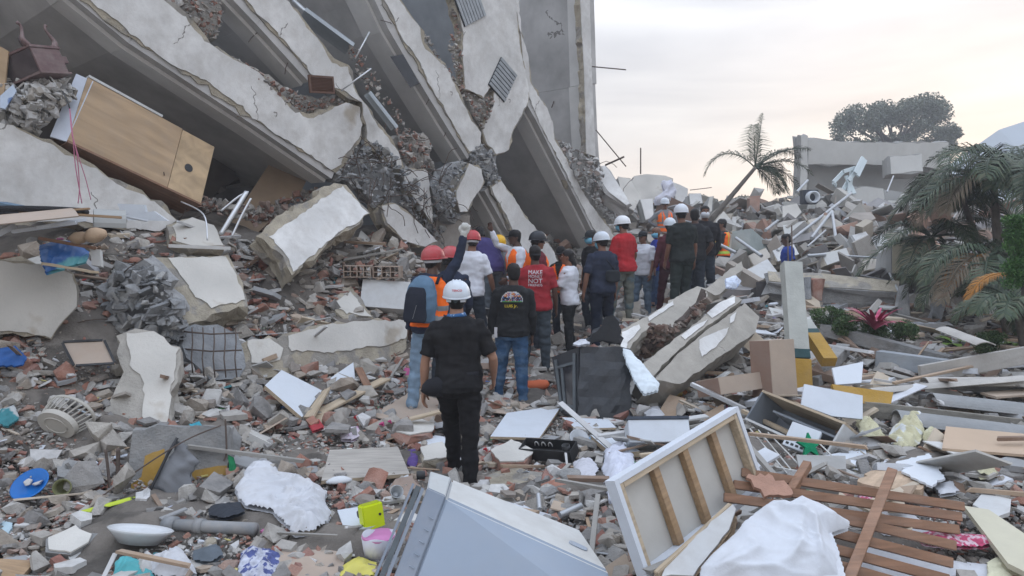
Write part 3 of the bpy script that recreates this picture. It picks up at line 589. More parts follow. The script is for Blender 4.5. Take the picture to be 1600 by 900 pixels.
def hand(mb, W, D, Nn, S, curl, scale=1, glove=1.0):
    """W wrist, D direction, Nn palm normal (fingers curl to it), S towards the thumb side"""
    D = D.normalized(); Nn = (Nn-D*Nn.dot(D)).normalized(); S = D.cross(Nn)*(1 if D.cross(Nn).dot(S) > 0 else -1); g = glove*scale
    rings = []
    for t, w, th in ((-.02, .024, .02), (.01, .029, .019), (.04, .040, .019), (.07, .043, .017), (.092, .041, .014), (.10, .034, .010)):
        rings.append(ering(W+D*t*scale, w*g, th*g, S, Nn, 12))
    mb.loft(rings)
    for i, L in enumerate((.070, .078, .073, .058)):
        p = W+D*(.088*scale)+S*((1.5-i)*.0205*g); d = D.copy(); pts = [p-D*.02]; rs = [.0098*g]; q = p.copy(); ax = S.cross(D)
        pts.append(q.copy()); rs.append(.0095*g)
        for seg, f in enumerate((.45, .32, .23)):
            a = curl*(.55+.35*seg)*(1+.12*i); d = (d*math.cos(a)+Nn*math.sin(a)).normalized(); Nn2 = Nn
            q = q+d*L*f*scale; pts.append(q.copy()); rs.append((.0092, .0085, .0068)[seg]*g)
            nn = (Nn-d*Nn.dot(d)); 
            if curl > 1: Nn_loc = -D*math.sin(a)+Nn*math.cos(a); 
            if nn.length < .3: break
        mb.tube(pts, rs, 7)
    p = W+D*.025*scale+S*.024*g; t1 = p+(D*.55+S*.7+Nn*.25).normalized()*.038*scale; t2 = t1+(D*.85+S*.2+Nn*(.2+curl*.4)).normalized()*.032*scale; t3 = t2+(D*.8-S*.1*curl+Nn*(.2+.6*curl)).normalized()*.024*scale
    mb.tube([p, t1, t2, t3], [.014*g, .0125*g, .0105*g, .008*g], 7)
def smooth_fold(o, amp, fz=9, seed=0):
    me = o.data; n = len(me.vertices); co = np.empty(n*3); me.vertices.foreach_get('co', co); nr = np.empty(n*3); me.vertex_normals.foreach_get('vector', nr); co = co.reshape(-1, 3); nr = nr.reshape(-1, 3); nn = noise.noise; d = np.empty(n)
    for i in range(n):
        x, y, z = co[i]; c = x+seed*3.1
        k = nn((c*fz*.8, y*fz*.8, z*fz*1.6))+.5*nn((c*fz*2.3, y*fz*2.3, z*fz*2.3)); r = 1-abs(nn((x*6+9, y*6, z*fz*1.9)))*2.2
        d[i] = k*amp+(r*amp*.5 if r > 0 else 0)
    me.vertices.foreach_set('co', (co+nr*d[:, None]).ravel()); me.update()
def hs(t_): return sum(ord(c_)*(i_ % 7+1) for i_, c_ in enumerate(t_))
def person(label, foot, face, H=1.75, skin=SK1, top=black_c, sleeve='short', pants=jean_d, shoes=shoe_d, head=(0, 0), lean=0, side=0, armL=None, armR=None, legL=(0, .04, 0), legR=(0, .04, 0), wear=None, hair='short', vest=None, mask=None, curl=(.5, .5), lod=.010, glove=None, build=1.0, extra=None, group=None, twist=0, shorts=False, vstripe=(1.0, 1.12)):
    k = H/1.75; root = thing('person', label, 'person', Matrix.Translation(foot) @ Matrix.Rotation(face, 4, 'Z'), group)
    V = Vector; HIP = V((0, 0, .93)); rv = random.Random(hs(label))
    if legL == (0, .04, 0) and legR == (0, .04, 0):      # relaxed stance, weight on one leg
        f_ = rv.uniform(.08, .30); kf = rv.uniform(.10, .42); a_ = (f_, rv.uniform(.03, .14), kf); b_ = (rv.uniform(-.10, .02), rv.uniform(.02, .10), rv.uniform(0, .06)); legL, legR = (a_, b_) if rv.random() < .5 else (b_, a_)
    if not side: side = rv.uniform(-.05, .05)
    if not twist: twist = rv.uniform(-.16, .16)
    if not lean: lean = rv.uniform(-.02, .07)
    if head[1] == 0: head = (head[0]+rv.uniform(-.15, .15), rv.uniform(-.12, .14))
    RC = Matrix.Rotation(-lean, 3, 'X') @ Matrix.Rotation(side, 3, 'Y') @ Matrix.Rotation(twist, 3, 'Z')
    def TC(p):
        p = V(p); f = min(1, max(0, (p.z-.88)/.25)); Rm = Matrix.Rotation(-lean*f, 3, 'X') @ Matrix.Rotation(side*f, 3, 'Y') @ Matrix.Rotation(twist*f, 3, 'Z'); return HIP+Rm @ (p-HIP)
    def torso(mb, off, z0=.80, z1=1.48, wz=1):
        rings = []
        for z, a, b, yo in TOR:
            if z < z0-.001 or z > z1+.001: continue
            rings.append([TC(q) for q in ering(V((0, yo, z)), (a+off)*build, (b+off)*build, V((1, 0, 0)), V((0, 1, 0)), 20)])
        mb.loft(rings)
    J = {}
    for s, arm in ((-1, armL), (1, armR)):
        arm = arm or rv.choice([(V((s*.16, -.02, -1)), V((s*.05, .22, -1))), (V((s*.22, .12, -1)), V((-s*.25, .8, -.45))), (V((s*.35, -.25, -.9)), V((-s*.45, .35, -.8))), (V((s*.14, .1, -1)), V((0, .4, -.9)))])
        sh = TC(V((s*.172*build, -.01, 1.385))); u = RC @ V(arm[0]).normalized(); f = RC @ V(arm[1]).normalized()
        if u.z > .3: sh = sh+V((-s*.02, 0, .03))
        el = sh+u*.285; wr = el+f*.25; J[s] = (sh, el, wr, u, f)
    LG = {}
    for s, lg in ((-1, legL), (1, legR)):
        a, o, b = lg; hp = V((s*.088, 0, .90)); th = V((s*math.sin(o), math.sin(a)*math.cos(o), -math.cos(a)*math.cos(o))); kn = hp+th*.43
        sh = V((s*math.sin(o)*.6, math.sin(a-b), -math.cos(a-b))).normalized(); an = kn+sh*.40; LG[s] = (hp, kn, an, sh)
    zmin = min(LG[s][2].z for s in LG)-.075; HZ = V((0, 0, -zmin))
    # ---- body
    mb = MB(); torso(mb, -.028, z0=.86)
    nb = TC(V((0, -.014, 1.45))); hr = Matrix.Rotation(head[0], 3, 'Z') @ Matrix.Rotation(head[1], 3, 'X') ; hr = (Matrix.Rotation(-lean*.5, 3, 'X')) @ hr
    hc = TC(V((0, .0, 1.50)))+(RC @ V((0, .012, .03))).normalized()*.0+ (Matrix.Rotation(-lean*.7, 3, 'X') @ V((0, .018, .128)))
    hx, hy, hz = [hr @ V(a) for a in ((1, 0, 0), (0, 1, 0), (0, 0, 1))]
    mb.tube([nb, nb.lerp(hc, .45), hc-hz*.04-hy*.02], [.068, .056, .055], 14)
    rings = []
    for z, a, b, yo in ((-.115,.024,.026,.058),(-.100,.042,.048,.036),(-.065,.058,.076,.014),(-.02,.067,.090,.004),(.02,.073,.096,0),(.06,.073,.096,-.003),(.09,.060,.080,-.005),(.108,.036,.05,-.005),(.116,.012,.018,-.005)):
        rings.append(ering(hc+hz*z+hy*yo, a, b, hx, hy, 18, 2.15))
    mb.loft(rings)
    mb.tube([hc+hy*.088+hz*.025, hc+hy*.103-hz*.008, hc+hy*.113-hz*.026, hc+hy*.092-hz*.036], [.008, .011, .016, .012], 8)
    for s in (-1, 1): mb.ell(hc+hx*s*.074-hy*.008-hz*.008, (.010, .020, .031), 8, 6, Matrix((hx, hy, hz)).transposed())
    for s in (-1, 1):
        sh, el, wr, u, f = J[s]; mb.tube([sh-u*.03, sh+u*.07, sh+u*.2, el, el+f*.07, el+f*.17, wr], [.05*build, .050*build, .043, .038, .041, .033, .025], 12)
        inw = V((-s, 0, 0)) if abs((RC @ f).x) < .8 else V((0, 0, -1)); inw = RC @ inw
        th = V((0, 1, 0)) if f.z < .3 else V((-s, .2, 0))
        if not (glove and glove[0 if s < 0 else 1]): hand(mb, wr, f, inw, RC @ th, curl[0 if s < 0 else 1])
        hp, kn, an, shn = LG[s]; mb.tube([hp, hp.lerp(kn, .5), kn, kn.lerp(an, .3), an, an+shn*.03], [.066*build, .062*build, .048, .050, .036, .034], 12)
        if shorts: pass
    def fin(mb): mb.v = [(v+HZ)*k for v in mb.v]; return mb
    fin(mb).build('body', skin, root, rm=lod*k)
    FM_ = lambda v: (v+HZ)*k
    # ---- face
    if wear != 'back':
        for s in (-1, 1):
            e = MB(); e.ell(hc+hx*s*.031+hy*.083+hz*.012, (.0135, .010, .008), 8, 5, Matrix((hx, hy, hz)).transposed()); fin(e).build('eye', eye_w, root, smooth=True)
            e = MB(); e.ell(hc+hx*s*.031+hy*.0905+hz*.012, (.006, .004, .006), 8, 5, Matrix((hx, hy, hz)).transposed()); fin(e).build('pupil', eye_d, root, smooth=True)
            e = MB(); e.bar(hc+hx*s*.016+hy*.096+hz*.031, hc+hx*s*.047+hy*.084+hz*.032, .008, .008, hz); fin(e).build('eyebrow', hair_m, root)
        if not mask: e = MB(); e.ell(hc+hy*.089-hz*.058, (.024, .007, .007), 10, 5, Matrix((hx, hy, hz)).transposed()); fin(e).build('mouth', lip_m, root, smooth=True)
    if mask:
        e = MB(); rg = []
        for z, q in ((-.10, .75), (-.06, 1.0), (-.025, 1.05), (.002, .9)):
            rg.append([hc+hz*z+hx*math.sin(a)*.076*q+hy*(math.cos(a)*(.108 if abs(z+.04) < .03 else .098)*q+.012) for a in [R(-78+156*i/10) for i in range(11)]]+[hc+hz*z+hx*math.sin(a)*.070*q+hy*(math.cos(a)*.09*q+.010) for a in [R(78-156*i/10) for i in range(11)]])
        e.loft(rg); fin(e).build('face_mask', mask, root, smooth=True)
    HB = Matrix((hx, hy, hz)).transposed()
    # ---- hair
    if hair == 'short' or hair == 'long':
        e = MB(); rings = []
        for z, a, b, yo in ((-.075,.048,.05,-.045),(-.04,.064,.066,-.032),(0,.078,.084,-.018),(.035,.0795,.094,-.010),(.07,.079,.099,-.007),(.10,.062,.082,-.006),(.124,.03,.045,-.006)): rings.append(ering(hc+hz*z+hy*yo, a, b, hx, hy, 20, 2.1))
        e.loft(rings)
        if hair == 'long':
            e.ell(hc-hy*.085-hz*.055, (.055, .045, .06), 12, 8, HB); e.tube([hc-hy*.09-hz*.05, hc-hy*.115-hz*.12, hc-hy*.10-hz*.21, hc-hy*.10-hz*.27], [.04, .042, .03, .012], 10)
        fin(e).build('hair', hair_m, root, smooth=True, noisy=.006)
    # ---- headgear
    if wear and wear[0] == 'helmet':
        m = wear[1]; tb = R(-4); hh = MB(); c = hc+hz*.030-hy*.003; rings = []
        for i in range(9):
            t = i/8*math.pi/2; rings.append(ering(c+hz*(.122*math.sin(t)), .114*max(.02, math.cos(t)**.8), .138*max(.02, math.cos(t)**.8), hx, hy, 26, 2))
        rings = [ering(c-hz*.012, .112, .137, hx, hy, 26, 2)]+rings
        hh.loft(rings); 
        for off in (-.03, 0, .03): hh.tube([c+hx*off*.9+hy*(.118*math.cos(a))+hz*(.117*math.sin(a)+.004) for a in [R(20+140*i/8) for i in range(9)]], .0085, 6)
        fin(hh).build('helmet_shell', m, root, smooth=True)
        br = MB(); br.loft([[c-hz*.014+(q-c)*1.0 for q in ering(c, .113, .138, hx, hy, 26, 2)], [c-hz*.020+(q-c)+(hy*.035 if (q-c).dot(hy) > .08 else hy*0) for q in ering(c, .119, .144, hx, hy, 26, 2)], [c-hz*.014+(q-c)+(hy*.035 if (q-c).dot(hy) > .08 else hy*0) for q in ering(c, .119, .144, hx, hy, 26, 2)], [c-hz*.004+(q-c) for q in ering(c, .113, .138, hx, hy, 26, 2)]], caps=False)
        fin(br).build('brim', m, root, smooth=True)
        st = MB(); st.loft([ering(c-hz*.055-hy*.004, .082, .104, hx, hy, 22, 2), ering(c-hz*.028-hy*.004, .086, .108, hx, hy, 22, 2)]); fin(st).build('headband', wear[2] if len(wear) > 2 else strap_m, root, smooth=True)
        J['helm'] = c
        if len(wear) > 3:   # red badge patches
            e = MB()
            for (a, z) in wear[3]:
                d = hy*math.cos(a)+hx*math.sin(a); q = c+hz*z; e.box(q+hx*math.sin(a)*.108+hy*math.cos(a)*.132*.985, (.045, .006, .028), Matrix((d.cross(hz), d, hz)).transposed())
            fin(e).build('sticker', mat('sticker_red', (.5, .02, .03), .4, 0, 5, 0), root)
    elif wear and wear[0] == 'cap':
        c = hc+hz*.035; e = MB(); rings = [ering(c+hz*(.088*math.sin(t)), .083*max(.03, math.cos(t)**.7), .104*max(.03, math.cos(t)**.7), hx, hy, 22, 2) for t in [i/7*math.pi/2 for i in range(8)]]
        rings = [ering(c-hz*.025, .081, .102, hx, hy, 22, 2)]+rings; e.loft(rings); fin(e).build('cap', wear[1], root, smooth=True)
        fb = wear[2] if len(wear) > 2 else 1; e = MB(); L0 = [c-hz*.012+hx*math.sin(a)*.07+hy*fb*(math.cos(a)*.1) for a in [R(-60+120*i/8) for i in range(9)]]; L1 = [c-hz*.03+hx*math.sin(a)*.074+hy*fb*(math.cos(a)*.085+.085) for a in [R(-60+120*i/8) for i in range(9)]]
        e.add(L0+L1+[p-hz*.006 for p in L0+L1], [(i, i+1, i+10, i+9) for i in range(8)]+[(i+18, i+27, i+28, i+19) for i in range(8)]+[(i+9, i+10, i+28, i+27) for i in range(8)]+[(i, i+18, i+19, i+1) for i in range(8)]); fin(e).build('visor', wear[1], root, smooth=True)
    elif wear and wear[0] == 'beanie':
        e = MB(); c = hc+hz*.02; e.loft([ering(c-hz*.02, .081, .101, hx, hy, 20, 2)]+[ering(c+hz*(.104*math.sin(t)), .083*max(.03, math.cos(t)**.7), .103*max(.03, math.cos(t)**.7), hx, hy, 20, 2) for t in [i/7*math.pi/2 for i in range(8)]]); fin(e).build('beanie', wear[1], root, smooth=True)
    # ---- shirt
    mb = MB(); torso(mb, .021, z0=.86)
    for s in (-1, 1):
        sh, el, wr, u, f = J[s]; mb.ell(sh-u*.01, (.058*build, .060*build, .054), 12, 8)
        inn = TC(V((s*.10, -.01, 1.39)))
        if sleeve == 'long': mb.tube([inn, sh, sh+u*.08, sh+u*.2, el, el+f*.08, el+f*.2, wr-f*.008], [.056, .061*build, .059*build, .053, .049, .048, .042, .036], 12)
        elif sleeve == 'short': mb.tube([inn, sh, sh+u*.08, sh+u*.2, sh+u*.235], [.056, .062*build, .063*build, .062, .062], 14)
    o = fin(mb).build('shirt', top, root, rm=lod*1.3*k); smooth_fold(o, .012*k, 8, hs(label) % 17)
    # ---- trousers
    mb = MB()
    mb.loft([[TC(q) for q in ering(V((0, yo, z)), (a+.003)*build, (b+.003)*build, V((1, 0, 0)), V((0, 1, 0)), 20)] for z, a, b, yo in ((.82,.140,.112,-.004),(.87,.166,.122,-.012),(.93,.171,.122,-.012),(1.0,.158,.110,-.002))])
    for s in (-1, 1):
        hp, kn, an, shn = LG[s]; w = build
        mb.tube([hp+V((-s*.012, 0, .04)), hp.lerp(kn, .25), hp.lerp(kn, .6), kn, kn.lerp(an, .35), kn.lerp(an, .8), an+shn*.02], [.091*w, .093*w, .080*w, .066*w, .066*w, .056, .055], 14)
    o = fin(mb).build('trousers', pants, root, rm=lod*1.3*k); smooth_fold(o, .014*k, 9, hs(label) % 13+3)
    # ---- shoes
    for s in (-1, 1):
        hp, kn, an, shn = LG[s]; tilt = min(0, shn.y)*0; a0 = V((an.x, an.y-.0, an.z-.075)); fr = max(0, -LG[s][3].y*1.1) if an.z-.075 > zmin+.03 else 0
        Rf = Matrix.Rotation(-fr*.9, 3, 'X') @ Matrix.Rotation(-s*.18, 3, 'Z'); q = lambda x, y, z: a0+Rf @ V((x, y, z))
        mb = MB(); mb.loft([[q(x*w, y, z) for (x, z) in ((-1, .012), (-.95, .035), (-.7, hh*.8), (0, hh), (.7, hh*.8), (.95, .035), (1, .012), (0, .010))] for y, w, hh in ((-.085, .018, .05), (-.075, .032, .085), (-.03, .038, .10), (.03, .040, .095), (.08, .045, .07), (.13, .047, .055), (.165, .040, .045), (.185, .02, .032))])
        fin(mb).build('shoe', shoes, root, smooth=True, sub=1)
        mb = MB(); mb.loft([[q(x*w, y, z) for (x, z) in ((-1, 0), (-1, .022), (1, .022), (1, 0))] for y, w in ((-.093, .018), (-.08, .036), (-.03, .041), (.03, .043), (.08, .049), (.13, .051), (.17, .043), (.193, .018))]); fin(mb).build('sole', sole_w if shoes != black_p else shoes, root)
    # ---- vest
    if vest:
        mb = MB(); rings = []
        for z, a, b, yo in TOR:
            if z < .92: continue
            if z > 1.46: continue
            rings.append([TC(q) for q in ering(V((0, yo, z)), (a+.030 if z < 1.35 else a+.018)*build, (b+.036)*build, V((1, 0, 0)), V((0, 1, 0)), 22)])
        mb.loft(rings); vm = [orange_m, vest[0], top]; o = fin(mb).build('safety_vest', vm, root, rm=lod*1.3*k); inv = lambda v: v/k-HZ; smooth_fold(o, .008*k, 8, hs(label) % 7)
        iR = RC.transposed()
        for p in o.data.polygons:
            q = HIP+iR @ (inv(p.center)-HIP); mi = 0
            for zz in vstripe:
                if zz < q.z < zz+.055: mi = 1
            if q.z > 1.17 and .085 < abs(q.x) < .115 and len(vest) > 1: mi = 1
            if q.z > 1.2 and q.y > 0 and abs(q.x) < (q.z-1.2)*.32: mi = 2
            if abs(q.x) > .192*build and q.z > 1.22: mi = 2
            p.material_index = mi
    # ---- gloves
    if glove:
        for i, s in enumerate((-1, 1)):
            if not glove[i]: continue
            sh, el, wr, u, f = J[s]; mb = MB(); hand(mb, wr+f*.0, f, RC @ V((0, 1, 0)), V((-s, 0, 0)), curl[i], 1.0, 1.3); mb.tube([wr-f*.03, wr+f*.03], [.036, .037], 12); mb.ell(wr+f*.085, (.045, .042, .045), 12, 8)
            fin(mb).build('glove', mat('glove_white', (.5, .5, .47), .8, .1, 20, .3, 90), root, rm=.006*k)
    if extra: extra(root, lambda v: (V(v)+HZ)*k, TC, J, (hc, hx, hy, hz), k)
    return root
def text_mesh(txt, size, bold=0):
    cu = bpy.data.curves.new('txt', 'FONT'); cu.body = txt; cu.size = size; cu.align_x = 'CENTER'; cu.offset = bold; cu.resolution_u = 3
    me = evaluated(bpy.data.objects.new('tmp_text', cu))
    return me
def project_text(target, lines, m, name, root, center, dirv=Vector((0, 1, 0)), right=Vector((1, 0, 0)), up=Vector((0, 0, 1)), off=.004, bold=0):
    """lines = [(text, width, height, dx, dz)] laid on the surface of target (root-local space)"""
    bm = bmesh.new(); bm.from_mesh(target.data); bvh = BVHTree.FromBMesh(bm); bm.free()
    mb = MB()
    for txt, w, h, dx, dz in lines:
        me = text_mesh(txt, 1, bold); b2_ = bmesh.new(); b2_.from_mesh(me); bmesh.ops.triangulate(b2_, faces=b2_.faces); bmesh.ops.subdivide_edges(b2_, edges=[e for e in b2_.edges if e.calc_length() > .2], cuts=2)
        xs_ = [v.co.x for v in b2_.verts]; ys_ = [v.co.y for v in b2_.verts]; x0, x1, y0, y1 = min(xs_), max(xs_), min(ys_), max(ys_); b2_.verts.index_update(); vs = []
        for v in b2_.verts:
            p = center+right*(((v.co.x-x0)/(x1-x0)-.5)*w+dx)+up*((v.co.y-y0)/(y1-y0)*h+dz)
            hit = bvh.ray_cast(p-dirv*.6, dirv); q = hit[0] if hit[0] else p; vs.append(q-dirv*off)
        mb.add(vs, [[v.index for v in f.verts] for f in b2_.faces]); b2_.free()
    me = bpy.data.meshes.new(name); me.from_pydata([tuple(v) for v in mb.v], [], mb.f); me.materials.append(m); o = bpy.data.objects.new(name, me); COL.objects.link(o); o.parent = root; return o
def kid(root, nm): return [c for c in root.children if c.name.split('.')[0] == nm][0]
def stand(px, py, Y): p = P(px, py, Y); return Vector((p.x, Y, tz1(p.x, Y)-.01))
V = Vector
# 1 foreground man
def ex1(root, F, TC, J, hd, k):
    hc, hx, hy, hz = hd; m = cl('bag_black', (.016, .017, .022)); mb = MB(); rings = []
    for t, w, d_ in ((0, .03, .03), (.05, .07, .05), (.16, .085, .065), (.26, .075, .05), (.31, .03, .03)):
        rings.append([F(V((-.30+t, -.10+.02*math.sin(t*9), .90+.06*t))+V((0, math.cos(a)*d_, math.sin(a)*w))) for a in [2*math.pi*i/12 for i in range(12)]])
    mb.loft(rings); o = mb.build('waist_bag', m, root, rm=.012); smooth_fold(o, .007, 9)
    mb = MB(); mb.loft([[F(TC(q)) for q in ering(V((0, yo, z)), a+.03, b+.03, V((1, 0, 0)), V((0, 1, 0)), 24)] for z, a, b, yo in ((.985,.160,.11,0),(1.03,.157,.108,0))]); mb.build('bag_strap', m, root, smooth=True)
    mb = MB(); mb.loft([[F(V(q)) for q in ering(TC(V((0, -.012, z))), a, b, V((1, 0, .1)), V((0, 1, 0)), 24, 2)] for z, a, b in ((1.475, .088, .078), (1.505, .074, .070))]); mb.build('neck_strap', mat('strap_blue', (.03, .12, .3), .6, .1, 20, .1, 50, islands=None, col2=(.5, .6, .7), thr=.58), root, smooth=True)
    mb = MB(); mb.tube([F(J[-1][2]+V((math.cos(a)*.028, math.sin(a)*.028, .0))) for a in [2*math.pi*i/12 for i in range(13)]], .004, 5); mb.build('bracelet', black_p, root, smooth=True)
p1 = person('person in plain black t-shirt and black trousers with pale grey helmet, nearest, seen from behind', stand(718, 772, 6.1), R(0), 1.76, SK3, black_c, 'short', cl('black_trousers', (.010, .010, .012)), black_p, head=(R(-6), 0), side=R(-2), armL=(V((-.34, -.06, -1)), V((-.10, .12, -1))), armR=(V((.42, .02, -1)), V((-.10, .75, -.8))),
    legL=(R(26), R(-2), R(10)), legR=(R(-4), R(0), R(4)), wear=('helmet', helm_w), lod=.0075, extra=ex1, curl=(.45, .5), build=1.06)
e = kid(p1, 'helmet_shell'); zc = max(v.co.z for v in e.data.vertices)
project_text(e, [('TENCO', .082, .017, .012, 0)], mat('sticker_red', (.5, .02, .03), .4, 0, 5, 0), 'helmet_writing', p1, V((-.02, 0, zc-.093)), off=.005, bold=.02)
mb = MB(); c0 = V((-.055, 0, 0)); 
e2 = kid(p1, 'headband'); cz = sum((v.co for v in e2.data.vertices), V())/len(e2.data.vertices)
mb.tube([cz+V((0, -.115, 0)), cz+V((0, -.128, 0))], .017, 14); mb.build('ratchet_knob', mat('knob', (.06, .08, .09), .5), p1, smooth=True)
for s in (-1, 1): mb = MB(); mb.bar(cz+V((s*.040, -.112, .002)), cz+V((s*.078, -.075, .002)), .006, .028, (0, 0, 1)); mb.build('headband_tag', mask_w, p1)
# 2 waving man with backpack
def ex2(root, F, TC, J, hd, k):
    m1 = cl('pack_blue', (.10, .17, .25)); m2 = cl('pack_dark', (.018, .022, .035)); mb = MB(); rings = []
    for z, w, d_ in ((.98, .10, .05), (1.0, .15, .09), (1.12, .165, .12), (1.25, .160, .115), (1.36, .135, .095), (1.43, .09, .06), (1.46, .04, .03)):
        rings.append([F(TC(q)) for q in ering(V((-.03, -.15-d_*.75, z)), w, d_, V((1, 0, 0)), V((0, 1, 0)), 20, 3)])
    mb.loft(rings); o = mb.build('backpack', m1, root, rm=.010); smooth_fold(o, .006, 7)
    mb = MB(); rings = []
    for z, w, d_ in ((.99, .11, .05), (1.03, .125, .055), (1.15, .12, .06), (1.27, .11, .05), (1.34, .08, .03)): rings.append([F(TC(q)) for q in ering(V((-.05, -.335, z)), w, d_, V((1, 0, 0)), V((0, 1, 0)), 16, 3)])
    mb.loft(rings); b = mb.build('front_pocket', m2, root, rm=.012)
    mb = MB(); mb.bar(F(TC((-.05, -.400, 1.03))), F(TC((-.02, -.402, 1.16))), .006, .004); mb.build('zip_piping', reflect_m, root)
    for s in (-1, 1): mb = MB(); mb.tube([F(TC(q)) for q in ((s*.10, -.15, 1.38), (s*.11, -.12, 1.45), (s*.115, -.03, 1.475), (s*.12, .08, 1.42), (s*.12, .14, 1.30), (s*.15, .14, 1.15))], .022, 8, flat=.4); mb.build('shoulder_strap', m2, root, smooth=True)
p2 = person('person in red helmet and orange safety vest with blue backpack raising a gloved fist', stand(672, 640, 8.05), R(-12), 1.80, SK2, navy_c, 'long', jean_l, shoe_g, head=(R(-30), R(4)), side=R(3), armL=(V((-.25, .05, -1)), V((-.02, .25, -1))), armR=(V((.42, .12, .86)), V((.16, -.04, 1))),
    legL=(R(-6), R(7), R(2)), legR=(R(16), R(3), R(20)), wear=('helmet', helm_r, mask_w), vest=(reflect_m,), vstripe=(.99, 1.10), glove=(0, 1), curl=(.5, 1.3), lod=.0085, extra=ex2)
project_text(kid(p2, 'shirt'), [('RESCATE URBANO', .17, .018, 0, 0)], mask_w, 'sleeve_writing', p2, V((.30, 0, 1.62)), right=V((.42, 0, .86)).normalized(), up=V((-.86, 0, .42)).normalized()) if False else None
person('person in red helmet half hidden behind the raised arm', stand(703, 615, 8.9), R(5), 1.78, SK2, navy_c, 'long', jean_d, wear=('helmet', helm_r), head=(R(-40), 0))
person('person in red helmet and white t-shirt with pale scarf, seen from behind', stand(736, 565, 10.4), R(-20), 1.76, SK1, white_c, 'short', jean_d, wear=('helmet', helm_r, mask_w), head=(R(20), 0), armR=(V((.35, .2, -1)), V((0, .6, -.8))), build=1.05)
person('person in purple shirt and black beanie bending forward', stand(770, 500, 11.8), R(28), 1.72, SK2, cl('purple_cotton', (.055, .045, .15)), 'long', cl('grey_shorts', (.10, .12, .14)), wear=('beanie', black_c), lean=R(42), head=(0, R(-10)), armL=(V((-.3, .8, -.5)), V((0, 1, -.1))), armR=(V((.3, .5, -1)), V((0, .6, -1))))
person('person in yellow helmet and grey shirt looking down, facing the camera', stand(783, 530, 12.3), R(170), 1.70, SK2, cl('grey_cotton', (.20, .21, .22)), 'long', jean_d, wear=('helmet', helm_y), head=(R(10), R(-14)), lean=R(8))
def ex6(root, F, TC, J, hd, k): pass
person('person in orange safety vest and black cap raising one dark-sleeved arm', stand(808, 528, 11.7), R(120), 1.74, SK2, white_c, 'long', jean_d, wear=('cap', black_c), head=(R(-10), 0), vest=(reflect_m,), vstripe=(1.05, 1.6), armR=(V((.15, .9, .35)), V((-.1, .35, 1))), armL=(V((-.2, .3, -1)), V((0, .8, -.5))))
person('person in black helmet and orange safety vest looking right', stand(838, 548, 11.0), R(-60), 1.76, SK1, cl('maroon_cotton', (.12, .02, .03)), 'long', jean_d, wear=('helmet', helm_b), head=(R(-15), 0), vest=(reflect_m,), vstripe=(1.08, 1.6))
p8 = person('person in black long-sleeved shirt with yellow writing on the back and blue jeans', stand(800, 630, 9.0), R(2), 1.74, SK2, mat('black_camo', (.012, .013, .015), .85, .15, 9, .15, 60), 'long', jean_m, shoe_d, head=(R(8), 0), armL=(V((-.20, -.05, -1)), V((-.05, .2, -1))), armR=(V((.20, -.02, -1)), V((.02, .3, -1))), legL=(R(8), R(7), R(4)), legR=(R(-3), R(4), R(8)), wear=('cap', black_c), build=1.12, lod=.009)
sh = kid(p8, 'shirt')
project_text(sh, [('LUIS Jr.', .155, .045, 0, 0)], mat('writing_yellow', (.62, .48, .03), .7, 0, 5, 0), 'back_writing', p8, V((-.015, 0, 1.20)), bold=.015)
# generic half-round print with coloured patches on the back
bm = bmesh.new(); bm.from_mesh(sh.data); bvh = BVHTree.FromBMesh(bm); bm.free(); rnd = random.Random(8)
pm = [mat('print_%s' % n, c, .75, .1, 20, 0) for n, c in (('orange', (.50, .20, .05)), ('pale', (.45, .48, .5)), ('blue', (.05, .12, .35)), ('green', (.08, .30, .06)), ('black', (.02, .02, .03)), ('rust', (.35, .08, .05)))]
def pz(x, z): h = bvh.ray_cast(V((x, -.6, z)), V((0, 1, 0))); return (h[0] if h[0] else V((x, -.12, z)))+V((0, -.004, 0))
mb = MB(); gx, gz = 26, 12
for i in range(gx):
    for j in range(gz):
        x0 = -.145+.27*i/gx; z0 = 1.275+.125*j/gz; cx = (x0+.01)/.135; cz_ = (z0-1.275)/.125
        if cx*cx+cz_*cz_ > 1: continue
        edge = cx*cx+cz_*cz_ > .85; mi = 1 if edge else (3 if j < 1 else (rnd.choice([4, 2, 5, 4, 1]) if j < 6 else rnd.choice([0, 1, 1, 0, 2, 5])))
        mb.add([pz(x0, z0), pz(x0+.27/gx, z0), pz(x0+.27/gx, z0+.125/gz), pz(x0, z0+.125/gz)], [(0, 1, 2, 3)], mi)
mb.build('back_print', pm, p8)
mb = MB(); mb.box((-.20, -.08, .90), (.04, .05, .12)); mb.build('folded_rag', cloth_w, p8, noisy=.01, sub=2)
p9 = person('person in dark red t-shirt with white writing on the back and dark jeans', stand(838, 578, 10.2), R(-4), 1.76, SK2, red_c, 'short', cl('dark_grey_jeans', (.05, .065, .08), var=.3), shoe_d, head=(R(10), 0), armL=(V((-.2, .1, -1)), V((-.1, .5, -.9))), armR=(V((.22, 0, -1)), V((.02, .3, -1))), legL=(R(2), R(7), R(4)), legR=(R(0), R(4), R(4)), wear=('cap', black_c, -1), build=1.15)
project_text(kid(p9, 'shirt'), [('MAKE', .19, .055, 0, .165), ('MONEY', .19, .040, 0, .115), ('NOT', .19, .062, 0, .042), ('FRIENDS', .19, .032, 0, 0)], mask_w, 'back_writing', p9, V((-.01, 0, 1.205)), bold=.0)
person('woman in white t-shirt and black trousers with tied-back dark hair, looking left', stand(889, 560, 11.2), R(68), 1.63, SK1, white_c, 'short', cl('black_leggings', (.014, .016, .018)), shoe_d, hair='long', head=(R(15), R(2)), armL=(V((-.15, .35, -1)), V((.1, 1, .35))), armR=(V((.2, .1, -1)), V((-.3, .9, .15))), build=1.02)
